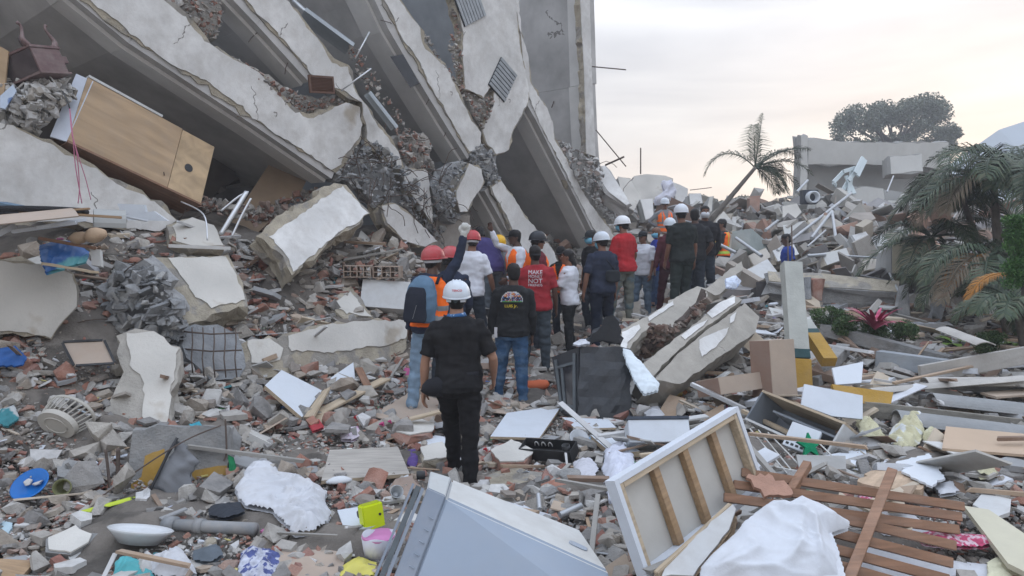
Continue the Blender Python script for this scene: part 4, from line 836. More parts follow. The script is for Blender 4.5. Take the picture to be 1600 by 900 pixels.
def ex11(root, F, TC, J, hd, k):
    m = cl('sling_black', (.02, .024, .03)); mb = MB(); mb.loft([[F(TC(V(q))) for q in ering(V((.09, -.17, z)), w, .045, V((1, 0, 0)), V((0, 1, 0)), 16, 3)] for z, w in ((1.02, .06), (1.04, .11), (1.12, .125), (1.18, .11), (1.20, .06))]); mb.build('sling_bag', m, root, rm=.012)
    mb = MB(); mb.tube([F(TC(q)) for q in ((.16, -.12, 1.18), (.02, -.15, 1.32), (-.09, -.11, 1.43), (-.12, -.02, 1.47))], .014, 6, flat=.5); mb.build('bag_strap', m, root, smooth=True)
person('person in navy t-shirt and white helmet with a black sling bag on the back', stand(940, 545, 11.4), R(18), 1.80, SK1, navy_c, 'short', cl('navy_trousers', (.012, .018, .035)), wear=('helmet', helm_w, strap_m, [(R(75), .04)]), mask=mask_b, head=(R(20), R(-6)), extra=ex11, armL=(V((-.3, 0, -1)), V((-.12, .15, -1))), build=1.08)
person('person in black with two-tone cap and blue face mask behind the navy t-shirt', stand(925, 520, 12.6), R(130), 1.76, SK1, black_c, 'short', jean_d, wear=('cap', mat('cap_two', (.03, .035, .04), .8, .2, 3, 0, col2=(.45, .48, .5), thr=.55)), mask=mask_b, head=(R(-10), 0))
def ex13(root, F, TC, J, hd, k):
    mb = MB(); w = J[-1][2]; mb.box(F(w+V((0, .06, .06))), (.16, .012, .12)); mb.build('tablet', black_p, root, bevel=.003)
person('tall person in bright red t-shirt and white helmet with grey-blue trousers', stand(975, 503, 12.9), R(35), 1.84, SK1, red2_c, 'short', cl('worn_jeans', (.12, .17, .19), var=.25, col2=(.17, .18, .155), thr=.45), wear=('helmet', mat('helmet_bright_white', (.75, .77, .8), .35, .05, 5, .03)), mask=mask_b, head=(R(22), 0), extra=None, armL=(V((-.2, .3, -1)), V((.15, 1, .35))), armR=(V((.25, -.05, -1)), V((-.05, .45, -.9))), legL=(R(16), R(5), R(8)), build=1.12)
p14 = person('short person in printed white t-shirt, black and white cap and jeans, facing the camera side', stand(1004, 497, 13.8), R(140), 1.62, SK1, white_c, 'short', cl('mid_jeans', (.11, .16, .22), var=.3), shoe_d, wear=('cap', mat('cap_bw', (.02, .022, .026), .8, .2, 2, 0, col2=(.5, .5, .52), thr=.62)), head=(R(-8), 0), armL=(V((-.2, .1, -1)), V((.1, .3, -1))), armR=(V((.2, .1, -1)), V((0, .3, -1))), build=1.12)
person('person in bright blue shirt with shaved head and face mask', stand(1026, 492, 15), R(115), 1.72, SK1, cl('blue_cotton', (.03, .05, .32)), 'short', cl('blue_jeans_b', (.05, .09, .18), var=.3), hair=None, mask=mask_b, head=(R(10), 0))
stripe_h = mat('helmet_white_vented', (.62, .65, .7), .4, .05, 4, 0, col2=(.06, .07, .08), thr=.6)
person('tall person all in black with vented white helmet, in front of the dark group', stand(1064, 492, 12.6), R(20), 1.88, SK1, cl('black_green_shirt', (.016, .021, .021)), 'short', cl('dark_green_trousers', (.022, .032, .03)), wear=('helmet', stripe_h), head=(R(-10), 0), build=1.1)
person('person in maroon shirt with white helmet mostly hidden by the dark group', stand(1046, 490, 13.5), R(0), 1.74, SK1, cl('maroon_b', (.09, .02, .03)), 'long', cl('maroon_trousers', (.07, .02, .03)), wear=('helmet', helm_w), armL=(V((-.25, 0, -1)), V((-.15, .15, -1))), head=(R(-20), 0))
person('person in faded black t-shirt with short dark hair, seen from behind', stand(1082, 482, 13.6), R(-8), 1.86, SK2, cl('faded_black', (.02, .022, .026)), 'short', jean_d, build=1.12, head=(R(-15), 0))
person('person in loose black jersey with white face mask facing the camera', stand(1097, 470, 14.2), R(172), 1.86, SK1, cl('black_jersey', (.014, .014, .018)), 'long', jean_d, mask=mask_w, build=1.18, armL=(V((-.25, -.15, -1)), V((.2, -.2, -1))), armR=(V((.25, -.1, -1)), V((-.1, .1, -1))))
person('person in orange safety vest and white helmet with hands on hips, facing the camera', stand(1037, 428, 18.6), R(180), 1.74, SK1, cl('grey_long', (.22, .23, .25)), 'long', cl('pale_jeans', (.16, .2, .25)), wear=('helmet', helm_w), vest=(reflect_m, 1), vstripe=(1.02, 1.12), armL=(V((-.75, -.2, -.75)), V((.8, .15, -.55))), armR=(V((.75, -.2, -.75)), V((-.8, .15, -.55))))
person('person in orange and lime safety vest and dark cap facing left on the far heap', stand(1128, 470, 16.4), R(75), 1.74, SK1, cl('charcoal_long', (.03, .03, .035)), 'long', cl('dark_trousers_b', (.03, .04, .04)), wear=('cap', cl('cap_grey', (.05, .045, .045))), vest=(lime_m, 1), vstripe=(.98, 1.10), armR=(V((.2, .1, -1)), V((-.3, .75, -.5))), armL=(V((-.2, .2, -1)), V((.3, .8, -.4))), head=(R(12), 0))
person('small figure in blue shirt beside the leaning concrete post', stand(1230, 500, 14.6), R(70), 1.62, SK2, cl('blue_b', (.02, .05, .26)), 'short', jean_d, head=(0, R(-10)))
def ex23(root, F, TC, J, hd, k): pass
person('dark-sleeved person holding up a pale phone behind the woman in white', stand(880, 545, 12.0), R(150), 1.60, SK2, black_c, 'long', jean_d, wear=('cap', black_c), vest=(reflect_m,), armR=(V((.5, .3, -.6)), V((.2, .3, 1))))
# ================================================================ big slabs, furniture and debris
def pts_of(pix, lift=.03, Y=None):
    out = []
    for p in pix:
        if len(p) == 3: out.append(P(*p))
        elif Y: out.append(P(p[0], p[1], Y))
        else: g = G(*p); out.append(g+V((0, 0, lift)))
    return out
def fit(pts):
    c = sum(pts, V())/len(pts); A = np.array([tuple(p-c) for p in pts]); u, s_, vt = np.linalg.svd(A); n = V(vt[2])
    if (CAM-c).dot(n) < 0: n = -n
    return c, n.normalized()
def plane_of(pix, lift=.03, Y=None, first=None):
    pts = pts_of(pix, lift, Y); c, n = fit(pts)
    x = (pts[1]-pts[0]); x = (x-n*x.dot(n)).normalized(); y = n.cross(x); M = Matrix((x, y, n)).transposed().to_4x4(); M.translation = c
    return M, [line_plane((p[0], p[1]), M) for p in pix]
def flat(name, label, cat, pix, m, th=.02, lift=.03, Y=None, amp=0, step=.08, group=None, bevel=0, edge=None, seed=1, parent=None, dz=0):
    """board or sheet with a given outline; front face towards the viewer, thickness behind it"""
    M, w = plane_of(pix, lift, Y); Mi = M.inverted(); p2 = [(Mi @ p).to_2d() for p in w]
    if area2(p2) < 0: p2 = p2[::-1]
    if amp: p2 = jag(p2, step, amp, random.Random(seed))
    mb = MB(); slab_mb(mb, p2, 0, -th, 1 if edge else 0, random.Random(seed), 0, rows=1)
    if edge:
        n = len(p2); k = 2*n; 
        for i in range(len(mb.f)):
            if all(j < n for j in mb.f[i]): mb.m[i] = 0
    T = M if parent is None else parent.matrix_world.inverted() @ M
    o = mb.build(name, [m, edge] if edge else m, parent, center=False, noisy=0)
    if parent is None: o.matrix_world = T; return tag(o, label, cat, group)
    o.data.transform(T); return o
def boxobj(name, label, cat, A, B, D, depth, parts, group=None, one=None):
    """box from three corners of its front face; parts(mbfun) builds children in local space (x,y in face, -z behind)"""
    A, B, D = [P(*q) if len(q) == 3 else G(*q) for q in (A, B, D)]; M, lx, ly = frame(A, B, D); s = outward(M)
    t = thing(name, label, cat, M, group); parts(t, lx, ly, -s*depth); return t
def bent_sheet(name, label, cat, a, b, rad, arc, m, th=.008, group=None, up=(0, 0, 1), roll=0, wav=0):
    a = P(*a) if len(a) == 3 else G(*a, lift=.08); b = P(*b) if len(b) == 3 else G(*b, lift=.08); d = (b-a).normalized(); up = V(up); x = d.cross(up).normalized(); y = x.cross(d); mb = MB(); rings = []
    for i in range(9):
        c = a.lerp(b, i/8)-y*rad*.6; r = []; sag = math.sin(i/8*math.pi)*wav
        for (q, sgn) in ((rad, 1), (rad-th, -1)):
            for j in range(13)[::sgn]:
                t = roll+R(90)-arc/2+arc*j/12; r.append(c+x*math.cos(t)*q+y*(math.sin(t)*q+sag))
        rings.append(r)
    mb.loft(rings); return mb.build(name, m, smooth=False, label=label, cat=cat, group=group)
def rod(name, label, cat, pts, r, m, group=None, lift=.0, parent=None):
    w = [P(*p) if len(p) == 3 else G(*p, lift=lift+r) for p in pts]; mb = MB()
    mb.tube(w, r, 8); return mb.build(name, m, parent, smooth=True, label=label, cat=cat, group=group)
def catmull(pts, n=6):
    out = []; q = [pts[0]]+list(pts)+[pts[-1]]
    for i in range(1, len(q)-2):
        for j in range(n):
            t = j/n; out.append(.5*((2*q[i])+(q[i+1]-q[i-1])*t+(2*q[i-1]-5*q[i]+4*q[i+1]-q[i+2])*t*t+(3*q[i]-q[i-1]-3*q[i+1]+q[i+2])*t**3))
    return out+[pts[-1]]
def beam(name, label, cat, a, b, w, h, m, group=None, up=(0, 0, 1), noisy=0, lift=.04, edge=.004, sub=0):
    a = P(*a) if len(a) == 3 else G(*a, lift=lift); b = P(*b) if len(b) == 3 else G(*b, lift=lift); L = (b-a).length; d = (b-a)/L; upv = V(up); x = d.cross(upv).normalized(); z = x.cross(d)
    M = Matrix((d, -x, z)).transposed().to_4x4(); M.translation = a; mb = MB(); mb.b2(0, L, -w/2, w/2, -h/2, h/2)
    if noisy and not sub: sub = 6
    o = mb.build(name, m, None, center=False, bevel=edge, noisy=noisy, sub=sub if noisy else 0); o.matrix_world = M; return tag(o, label, cat, group)
def cloth(name, label, cat, pix, m, h=.12, seed=1, lift=.02, fs=4.0, cell=.018, mats=None, thick=0, Y=None, hang=0):
    M, w = plane_of(pix, lift, Y); Mi = M.inverted(); p2 = [(Mi @ p).to_2d() for p in w]
    if area2(p2) < 0: p2 = p2[::-1]
    p2 = jag(p2, .08, .006, random.Random(seed)); X = np.array([p.x for p in p2]); Yy = np.array([p.y for p in p2]); x0, x1, y0, y1 = X.min(), X.max(), Yy.min(), Yy.max()
    nx_, ny_ = int((x1-x0)/cell)+2, int((y1-y0)/cell)+2; gx, gy = np.meshgrid(x0+np.arange(nx_)*cell, y0+np.arange(ny_)*cell); gx = gx.ravel(); gy = gy.ravel()
    ins = np.zeros(len(gx), bool); dist = np.full(len(gx), 1e9)
    for i in range(len(X)):
        xa, ya, xb, yb = X[i-1], Yy[i-1], X[i], Yy[i]
        if ya != yb: ins ^= ((ya > gy) != (yb > gy)) & (gx < (xb-xa)*(gy-ya)/(yb-ya)+xa)
        L2 = (xb-xa)**2+(yb-ya)**2+1e-12; t = np.clip(((gx-xa)*(xb-xa)+(gy-ya)*(yb-ya))/L2, 0, 1); dist = np.minimum(dist, np.hypot(gx-xa-t*(xb-xa), gy-ya-t*(yb-ya)))
    idx = -np.ones(len(gx), int); idx[ins] = np.arange(ins.sum()); vs = []; S = seed*7.3
    for i in np.nonzero(ins)[0]:
        x, y = gx[i]*fs, gy[i]*fs; wv = noise.noise_vector(V((x*.6+S, y*.6, S)))*1.1; x += wv.x; y += wv.y
        sa = lambda q_: math.sqrt(q_*q_+.004); r1 = 1-sa(noise.noise(V((x*.8, y*.4, S))))*1.9; r2 = 1-sa(noise.noise(V((x*1.0+7+wv.y, y*1.9, S+3))))*2.1; r3 = noise.noise(V((x*4, y*4, S))); f = min(1, dist[i]/.09)**.6
        r4 = 1-sa(noise.noise(V((x*2.2+wv.x*2, y*1.0, S+5))))*2.2
        z = (max(0, r1)**1.6*.45+max(0, r2)**1.7*.36+max(0, r4)**2*.17+r3*.05+.28+.3*noise.noise(V((x*.3, y*.3, S+9))))*h*(.12+.88*f)
        vs.append(V((gx[i]+wv.x*.004, gy[i]+wv.y*.004, z)))
    fs_ = []; I = idx.reshape(ny_, nx_)
    for j in range(ny_-1):
        for i in range(nx_-1):
            q = (I[j, i], I[j, i+1], I[j+1, i+1], I[j+1, i]); g = [a for a in q if a >= 0]
            if len(g) >= 3: fs_.append(g)
    mb = MB(); mb.add(vs, fs_)
    # underside so that the sheet has body
    mb.add([V((v.x, v.y, -.012)) for v in vs], [f[::-1] for f in fs_])
    o = mb.build(name, m, None, smooth=True, center=False); o.matrix_world = M
    return tag(o, label, cat)
def rock(name, label, px, py, size, m=None, squash=(1, 1, .7), seed=1, Y=None, lift=0, cat='rubble', group=None, face=None):
    rnd = random.Random(seed); bm = bmesh.new(); bmesh.ops.create_icosphere(bm, subdivisions=3, radius=1)
    planes = [(V((rnd.gauss(0, 1), rnd.gauss(0, 1), rnd.gauss(0, 1))).normalized(), rnd.uniform(.55, .85)) for _ in range(9)]
    for v in bm.verts:
        for n, d in planes:
            k = v.co.dot(n)-d
            if k > 0: v.co -= n*k
        v.co += noise.noise_vector(v.co*2.5+V((seed, 0, 0)))*.07+noise.noise_vector(v.co*7)*.03
        v.co = V((v.co.x*squash[0], v.co.y*squash[1], v.co.z*squash[2]))*size
    me = bpy.data.meshes.new(name); bm.to_mesh(me); bm.free(); me.materials.append(m or concrete)
    o = bpy.data.objects.new(name, me); COL.objects.link(o); p = P(px, py, Y) if Y else G(px, py); o.location = p+V((0, 0, size*squash[2]*.35+lift)); o.rotation_euler = (rnd.uniform(-.3, .3), rnd.uniform(-.3, .3), rnd.uniform(0, 6)); return tag(o, label, cat, group)
# ---- broken slabs and columns of the left mound
def gslab(name, label, pix, th, skin_pts=None, cat='slab', lift=.03, Y=None, **kw):
    M, w = plane_of(pix, lift, Y); return slab(name, w, th, M, label=label, cat=cat, skin_pts=skin_pts, **kw)
gslab('broken_slab', 'big white triangular slab leaning over a dark hollow left of centre', [(402,368,9.4),(440,335,9.7),(522,286,10.6),(541,290,10.7),(576,334,10.7),(560,350,10.4),(530,366,10.1),(508,386,9.9),(487,406,9.6),(455,430,9.2),(444,400,9.3)], .32, skin_pts=[[(420,370),(535,290),(574,334),(557,348),(528,364),(506,383),(484,402),(458,425),(446,398)]], seed=61, amp=.02, skin=plaster)
gslab('broken_column', 'tan plastered column stump lying on red rubble, left of the men', [(243,402,8.4),(357,400,8.9),(372,430,8.8),(386,478,8.5),(345,487,8.3),(292,507,8.0),(270,460,8.1)], .34, skin_pts=[[(262,404),(352,402),(368,430),(384,470),(345,478),(330,482),(305,465),(290,440)]], seed=62, skin=plaster_old)
cluster('crushed_column', [(150,455),(190,420),(235,415),(262,440),(285,480),(292,520),(270,560),(240,545),(210,530),(170,500)], 0, 260, .03, .14, cb, ['rock', 'shard'], 'crushed grey end of a column with thick bent bars, between two pale slabs', 'broken column', 63, .2, yfix=7.75, bars=7)
gslab('broken_slab', 'tall white slab standing in the rubble above the yellow painted block', [(182,524,7.1),(210,514,7.2),(243,517,7.2),(281,543,7.2),(284,565,7.1),(272,610,6.9),(266,640,6.8),(262,684,6.6),(215,700,6.45),(165,712,6.4),(140,700,6.4),(150,660,6.6),(178,620,6.8),(190,570,6.95)], .25, skin_pts=[[(198,522),(240,519),(279,546),(276,575),(264,640),(260,676),(228,686),(222,640),(226,600),(205,570)], ], seed=64, amp=.02, skin=plaster_old, core=mat('pale_render', (.40, .375, .335), .95, .25, 5, .8, 40))
gslab('broken_beam', 'long horizontal beam with torn white plaster, under the red rubble bank', [(300,560,7.7),(380,535,8.2),(445,522,8.6),(520,505,9.1),(600,500,9.5),(640,505,9.7),(636,545,9.5),(600,568,9.2),(540,580,8.9),(450,590,8.4),(380,592,8.0),(300,590,7.6)], .35, skin_pts=[[(386,532),(420,528),(441,545),(436,562),(410,572),(392,566)], [(450,525),(520,506),(560,503),(622,500),(640,505),(632,530),(600,540),(560,544),(520,552),(480,547),(455,550)]], seed=65, skin=plaster_old, amp=.02)
gslab('rebar_column', 'grey column stub showing its cage of ring bars, under the tan stump', [(283,512,7.9),(340,508,8.1),(372,520,8.2),(380,560,8.0),(375,592,7.9),(330,595,7.6),(290,560,7.7)], .3, skin=False, core=concrete_blue, seed=66)
t = [o for o in bpy.data.objects if o.get('label', '').startswith('grey column stub')][0]
for i in range(5):
    x = 300+i*17; w_ = [P(x, 512, 7.85), P(x+1, 535, 7.72), P(x-1, 560, 7.62), P(x+2, 590, 7.6)]; mb = MB(); mb.tube([t.matrix_world.inverted() @ q for q in w_], .007, 6); mb.build('ring_bar', rebar_m, t, smooth=True)
for yy in (518, 545, 575): mb = MB(); mb.tube([t.matrix_world.inverted() @ q for q in (P(285, yy, 7.75), P(330, yy+4, 7.74), P(378, yy+2, 7.85))], .009, 6); mb.build('long_bar', rebar_m, t, smooth=True)
gslab('wall_fragment', 'flat white wall fragment propped at the foot of the broad parapet', [(262,352,9.2),(300,340,9.4),(335,352,9.5),(350,385,9.3),(300,386,9.0),(270,380,8.9)], .15, seed=67, amp=.015, skin=plaster_old)
gslab('plaster_sheet', 'curled cream plaster sheet with torn corners on the red rubble', [(520,470),(545,448),(560,462),(584,498),(540,496),(525,485)], .03, seed=68, skin=plaster_old, lift=.1)
flat('cabinet', 'grey box unit half buried under hollow bricks, left of the backpack', 'furniture', [(567,436,10.2),(646,441,10.2),(640,484,10.0),(562,478,10.0)], lam2, .45)
def hollow(label, px, py, Y, n=4, rz=.1, seed=0):
    p = P(px, py, Y); M = Matrix.Translation(p) @ Matrix.Rotation(rz, 4, 'Z'); t = thing('hollow_brick', label, 'brick', M); mb = MB(); L, H, D = .36, .15, .22; c = L/n
    for i in range(n+1): mb.b2(i*c-.006, i*c+.006, 0, D, 0, H)
    for j in range(3): mb.b2(-.006, L+.006, .0015, D-.0015, j*(H/2)-.006+.001*j, j*(H/2)+.006)
    mb.build('clay_cells', mat('clay_pale', (.36, .27, .21), .95, .2, 10, .4, 50, dust=.3), t)
hollow('left of two hollow clay bricks on the grey box unit', 537, 433, 10.1, 4, .05)
hollow('right of two hollow clay bricks on the grey box unit', 583, 434, 10.15, 3, -.08)
# ---- yellow painted block with grey garment
M, w = plane_of([(205,672,5.85),(350,664,6.0),(358,776,5.85),(205,802,5.7)]); blk = slab('concrete_block', w, .5, M, label='concrete block with a yellow painted foot, under the grey garment', cat='block', skin=False, core=concrete, seed=71, amp=.015)
M2 = M.copy(); M2.translation = M.translation+M.to_3x3() @ V((0, 0, .006)); yel = mat('yellow_paint', (.40, .235, .035), .7, .15, 6, .3, 30, dust=.12)
for pg in ([(226,712),(256,700),(256,795),(206,798),(204,757),(220,745)], [(300,735),(330,730),(355,727),(358,772),(330,776),(300,780)]):
    q = [(M2.inverted() @ line_plane(p, M2)).to_2d() for p in pg]; q = q if area2(q) > 0 else q[::-1]; mb = MB(); slab_mb(mb, jag(q, .05, .006, random.Random(3)), 0, .003, 0, rows=1); mb.build('yellow_paint', yel, blk)
cloth('garment', 'grey and black padded garment draped over the yellow painted block', 'clothing', [(277,684,5.72),(315,720,5.74),(298,740,5.66),(318,790,5.6),(290,815,5.45),(270,800,5.48),(220,798,5.5),(250,735,5.6)], mat('garment_grey', (.17, .175, .185), .85, .15, 3, .2, 60, col2=(.02, .022, .025), thr=.53), .09, 5, fs=5)
cloth('cloth', 'green cloth hanging at the right edge of the yellow painted block', 'cloth', [(356,708,5.9),(364,712,5.9),(377,745,5.88),(368,762,5.85),(358,760,5.85)], mat('green_cloth', (.02, .22, .09), .8, .15, 5, .2, 60), .05, 6, fs=9, cell=.012)
# upright bars and pipes near the block
for i, (pp, r, l_) in enumerate([([(165,702,5.7),(170,745,5.65),(176,805,5.5)], .011, 'thick rusty bar standing upright left of the yellow painted block'), ([(185,700,5.75),(184,750,5.7),(188,800,5.55)], .016, 'stout brown bar standing against the yellow painted block'),
    ([(352,655,5.95),(354,705,5.9),(350,720,5.88)], .008, 'short dark bar on the right top edge of the yellow painted block'), ([(140,790,5.3),(215,735,5.5),(290,688,5.7),(345,665,5.9)], .006, 'thin long rod slanting across the yellow painted block'),
    ([(60,782,5.4),(120,786,5.35),(150,800,5.25)], .010, 'bent grey conduit under the blue basin'), ([(385,300,9.3),(362,338,9.1),(345,366,9.0)], .03, 'thick white pipe leaning in front of the dark hollow'), ([(392,310,9.2),(376,340,9.1),(362,370,9.0)], .014, 'thin white pipe beside the thick leaning one'),
    ([(345,330,9.2),(372,308,9.3),(388,300,9.4)], .014, 'short white pipe elbow near the leaning pipes'), ([(283,315,9.1),(318,335,8.9),(324,375,8.7)], .009, 'bent bar hanging over the flat white wall fragment')]):
    w_ = catmull([P(*p) for p in pp]); mb = MB(); mb.tube(w_, r, 8); mb.build('bar' if 'bar' in l_ else 'pipe', alu if 'white' in l_ or 'conduit' in l_ else rebar_m, smooth=True, label=l_, cat='rod' if 'bar' in l_ or 'rod' in l_ else 'pipe')
t = thing('drain_pipe', 'dusty grey plastic drain pipe with a wide collar in the left foreground', 'pipe', G(258, 838)); pm_ = mat('pipe_grey', (.20, .22, .24), .6, .1, 6, .1, 40, dust=.4)
a, b = G(262, 838, lift=.05)-t.location, G(400, 842, lift=.05)-t.location; mb = MB(); mb.tube([a, b], .042, 18); mb.build('pipe', pm_, t, smooth=True); mb = MB(); mb.tube([a-(b-a)*.02, a+(b-a)*.1], [.058, .058], 18); mb.build('collar', pm_, t, smooth=True); mb = MB(); mb.tube([a.lerp(b, .33), a.lerp(b, .42)], .052, 18); mb.build('joint_ring', pm_, t, smooth=True)
# ---- leaning plywood cabinet
Af, Bf, Df = FP(105, 219, -.12), FP(314, 318, -.05), FP(147, 126, .12); M, lx, ly = frame(Af, Bf, Df); s = outward(M)
t = thing('plywood_cabinet', 'large tan plywood cabinet side with a round hole, leaning out of the building', 'furniture', M)
mb = MB(); mb.b2(0, lx*.72, 0, ly, -s*.022, 0); mb.build('side_panel', ply, t); mb = MB(); mb.b2(lx*.725, lx, .0, ly*.99, -s*.026, -s*.002); mb.build('side_panel', mat('plywood_light', (.50, .36, .215), .55, .08, 2, .08, 30, stripes=(1.5, 2, 2), dust=.06), t)
mb = MB(); mb.tube([V((lx*.84, ly*.45, s*.004)), V((lx*.84, ly*.45, s*.0))], .055, 20); mb.build('cable_hole', black_p, t); mb = MB(); mb.b2(0, lx*.55, ly+.003, ly+.035, -s*.42, s*.01); mb.build('top_edge', lam2, t); mb = MB(); mb.b2(0, lx, -.03, -.004, -s*.42, s*.02); mb.build('bottom_edge', wood_dark, t)
mb = MB(); mb.b2(-.02, lx, .0, ly, -s*.44, -s*.42); mb.build('back_panel', wood_dark, t)
q = [FP(78, 213, -.05), FP(104, 221, -.13), FP(146, 127, .11), FP(119, 115, .22)]; Mi = M.inverted(); mb = MB(); q = [Mi @ p for p in q]; nn_ = (q[1]-q[0]).cross(q[3]-q[0]).normalized()*.02; mb.add(q+[p-nn_ for p in q], [(0,1,2,3),(7,6,5,4),(0,4,5,1),(1,5,6,2),(2,6,7,3),(3,7,4,0)]); mb.build('end_panel', mat('flaking_white', (.58, .62, .70), .6, .1, 3, .1, 30, col2=(.30, .27, .25), thr=.60), t)
flat('board', 'tan board edge at the far left, upright beside the upturned bedside cabinet', 'board', [(-12,66,8.0),(13,80,8.0),(6,150,8.0),(-12,165,8.0)], ply, .02)
flat('packet', 'blue and white packet stuck in plaster lumps at the left edge', 'packet', [(0,150,7.8),(20,132,7.9),(26,142,7.9),(8,170,7.8),(0,168,7.8)], mat('packet_blue', (.45, .52, .62), .5, .1, 9, 0, col2=(.10, .16, .32), thr=.55), .04)
# upturned bedside cabinet
mah = mat('mahogany', (.15, .085, .085), .5, .1, 5, .1, 40, stripes=(1, 9, 9), dust=.25); mahd = mat('mahogany_dark', (.035, .022, .025), .45, .1, 5, .1, 40, dust=.1)
M, lx, ly = frame(P(63, 111, 8.0), P(108, 113, 8.4), P(56, 74, 8.05)); s = outward(M); t = thing('bedside_cabinet', 'upturned dark red bedside cabinet with curved legs in the air', 'furniture', M); D_ = -s*.42
mb = MB(); mb.b2(0, lx, 0, ly, D_, 0); mb.build('body', mah, t, bevel=.006); mb = MB(); mb.b2(-.02, lx+.02, -.025, 0, D_-s*.01, s*.02); mb.build('top_board', mah, t, bevel=.004); mb = MB(); mb.b2(-.006, -.001, .01, ly-.01, D_*.98, -s*.01); mb.build('side_panel', mahd, t)
mb = MB(); mb.b2(-.01, lx+.01, ly, ly+.03, D_-s*.01, s*.01); mb.build('base_moulding', mah, t, bevel=.004); mb = MB(); mb.b2(lx, lx+.10, ly*.45, ly*.75, D_*.9, -s*.03); mb.build('drawer', mah, t, bevel=.003)
for x in (.03, lx-.03):
    for z in (-s*.03, D_*.93):
        sg = 1 if x > .1 else -1; mb = MB(); mb.tube(catmull([V((x, ly+.02, z)), V((x+sg*.045, ly+.09, z)), V((x+sg*.01, ly+.17, z)), V((x-sg*.01, ly+.24, z)), V((x+sg*.02, ly+.275, z))], 4), [.034, .034, .033, .03, .027, .024, .021, .019, .017, .016, .015, .014, .013, .014, .016, .019, .018], 8); mb.build('leg', mahd if z != -s*.03 else mah, t, smooth=True)
# cables
t = thing('cable', 'pink and black cables hanging down from the plaster lumps over the broad parapet', 'cable', FP(108, 170, -.4)); pk = mat('pink_cable', (.42, .14, .22), .5, .05, 5, 0); inv = -t.location
for pts, m_ in (([(98,143,8.0),(106,160,7.95),(109,170,7.95)], black_p), ([(109,170,7.9),(112,205,7.7),(120,240,7.65),(124,290,7.7),(122,318,7.7)], pk), ([(109,170,7.92),(114,215,7.7),(118,260,7.7),(128,318,7.7)], pk), ([(112,210,7.75),(126,255,7.75),(134,280,7.78),(142,312,7.8)], pk)):
    mb = MB(); mb.tube(catmull([P(*p)+inv for p in pts]), .008 if m_ is black_p else .005, 6); mb.build('wire', m_, t, smooth=True)
# shutter
M, lx, ly = frame(FP(484, 145, -.08), FP(523, 147, -.08), FP(483, 117, -.08)); s = outward(M); t = thing('wooden_shutter', 'small brown slatted shutter stuck in the ledge between two white bands', 'shutter', M); wd = mat('shutter_brown', (.12, .065, .045), .6, .1, 6, .1, 40)
for nm, a in (('stile', (0, .03, 0, ly)), ('stile', (lx-.03, lx, 0, ly)), ('rail', (.03, lx-.03, 0, .03)), ('rail', (.03, lx-.03, ly-.03, ly))): mb = MB(); mb.b2(*a, -.015, .015); mb.build(nm, wd, t)
for i in range(9): mb = MB(); mb.box((lx/2, .045+(ly-.09)*i/8, 0), (lx-.06, .028, .006), Matrix.Rotation(.6*s, 3, 'X')); mb.build('slat', wd, t)
# dark strip window beside band C
flat('window_strip', 'long dark window strip along the grey ceiling near the top', 'window', [FPp for FPp in [(609,88),(630,85),(655,130),(641,137)]], mat('dark_glass', (.03, .035, .045), .2, .1, 5, 0, spec=.6), .03, Y=12.0)
for pp, w_, l_ in (([(458,0,11.6),(505,42,11.7),(540,68,11.7)], .035, 'white bent edge strip hanging under the wide grey ceiling'), ([(500,150,11.4),(560,270,11.2)], .03, 'x')):
    if l_ != 'x': rod('edge_strip', l_, 'trim', pp, w_, alu)
bent_sheet('ceiling_sheet', 'curled grey ceiling sheet drooping left of the wide grey ceiling', 'sheet', (470,25,11.2), (545,80,11.5), .35, R(100), mat('sheet_grey', (.33, .36, .38), .6, .1, 3, .1, 30), .01)
bent_sheet('ceiling_sheet', 'narrow bent grey sheet hanging between white strip and wide ceiling', 'sheet', (575,145,11.3), (618,200,11.5), .12, R(150), mat('sheet_grey', (.3,.3,.3)), .01)
for pp, l_ in (([(555,92,11.3),(577,50,11.5)], 'pale stick pointing up beside the curled ceiling sheet'), ([(533,142,10.9),(580,107,11.0)], 'pale stick sticking out right of the brown shutter'), ([(925,104,15.5),(978,109,15.2)], 'thin rod jutting into the sky from the upright end slab'), ([(931,203,15.6),(978,260,15.2)], 'long thin rod slanting down against the sky'), ([(946,258,15.6),(975,245,15.3)], 'short thick rod pointing at the sky above the far rubble'), ([(1001,272,22),(1001,231,22)], 'slim pole standing alone on the far rubble crest'), ([(1078,297,23.5),(1112,293,23.5)], 'thin wire sticking out right of the far rubble crest'), ([(862,168,16.5),(874,136,16.8)], 'short broken bar hanging under the upright end slab')):
    rod('rod', l_, 'rod', pp, .02 if 'thick' in l_ or 'pole' in l_ else .012, rebar_m if 'pale' not in l_ else alu)
flat('wood_panel', 'brown panel leaning in the dark hollow behind the white pipes', 'board', [(352,362,10.6),(432,238,11.6),(488,262,11.8),(470,300,11.4),(398,368,10.7)], mat('dull_board', (.26, .19, .13), .7, .2, 2, .1, 30), .03)
beam('metal_profile', 'pale metal profile lying on the rubble above the tan column stump', 'beam', (263,384,8.6), (360,388,8.9), .08, .04, alu)
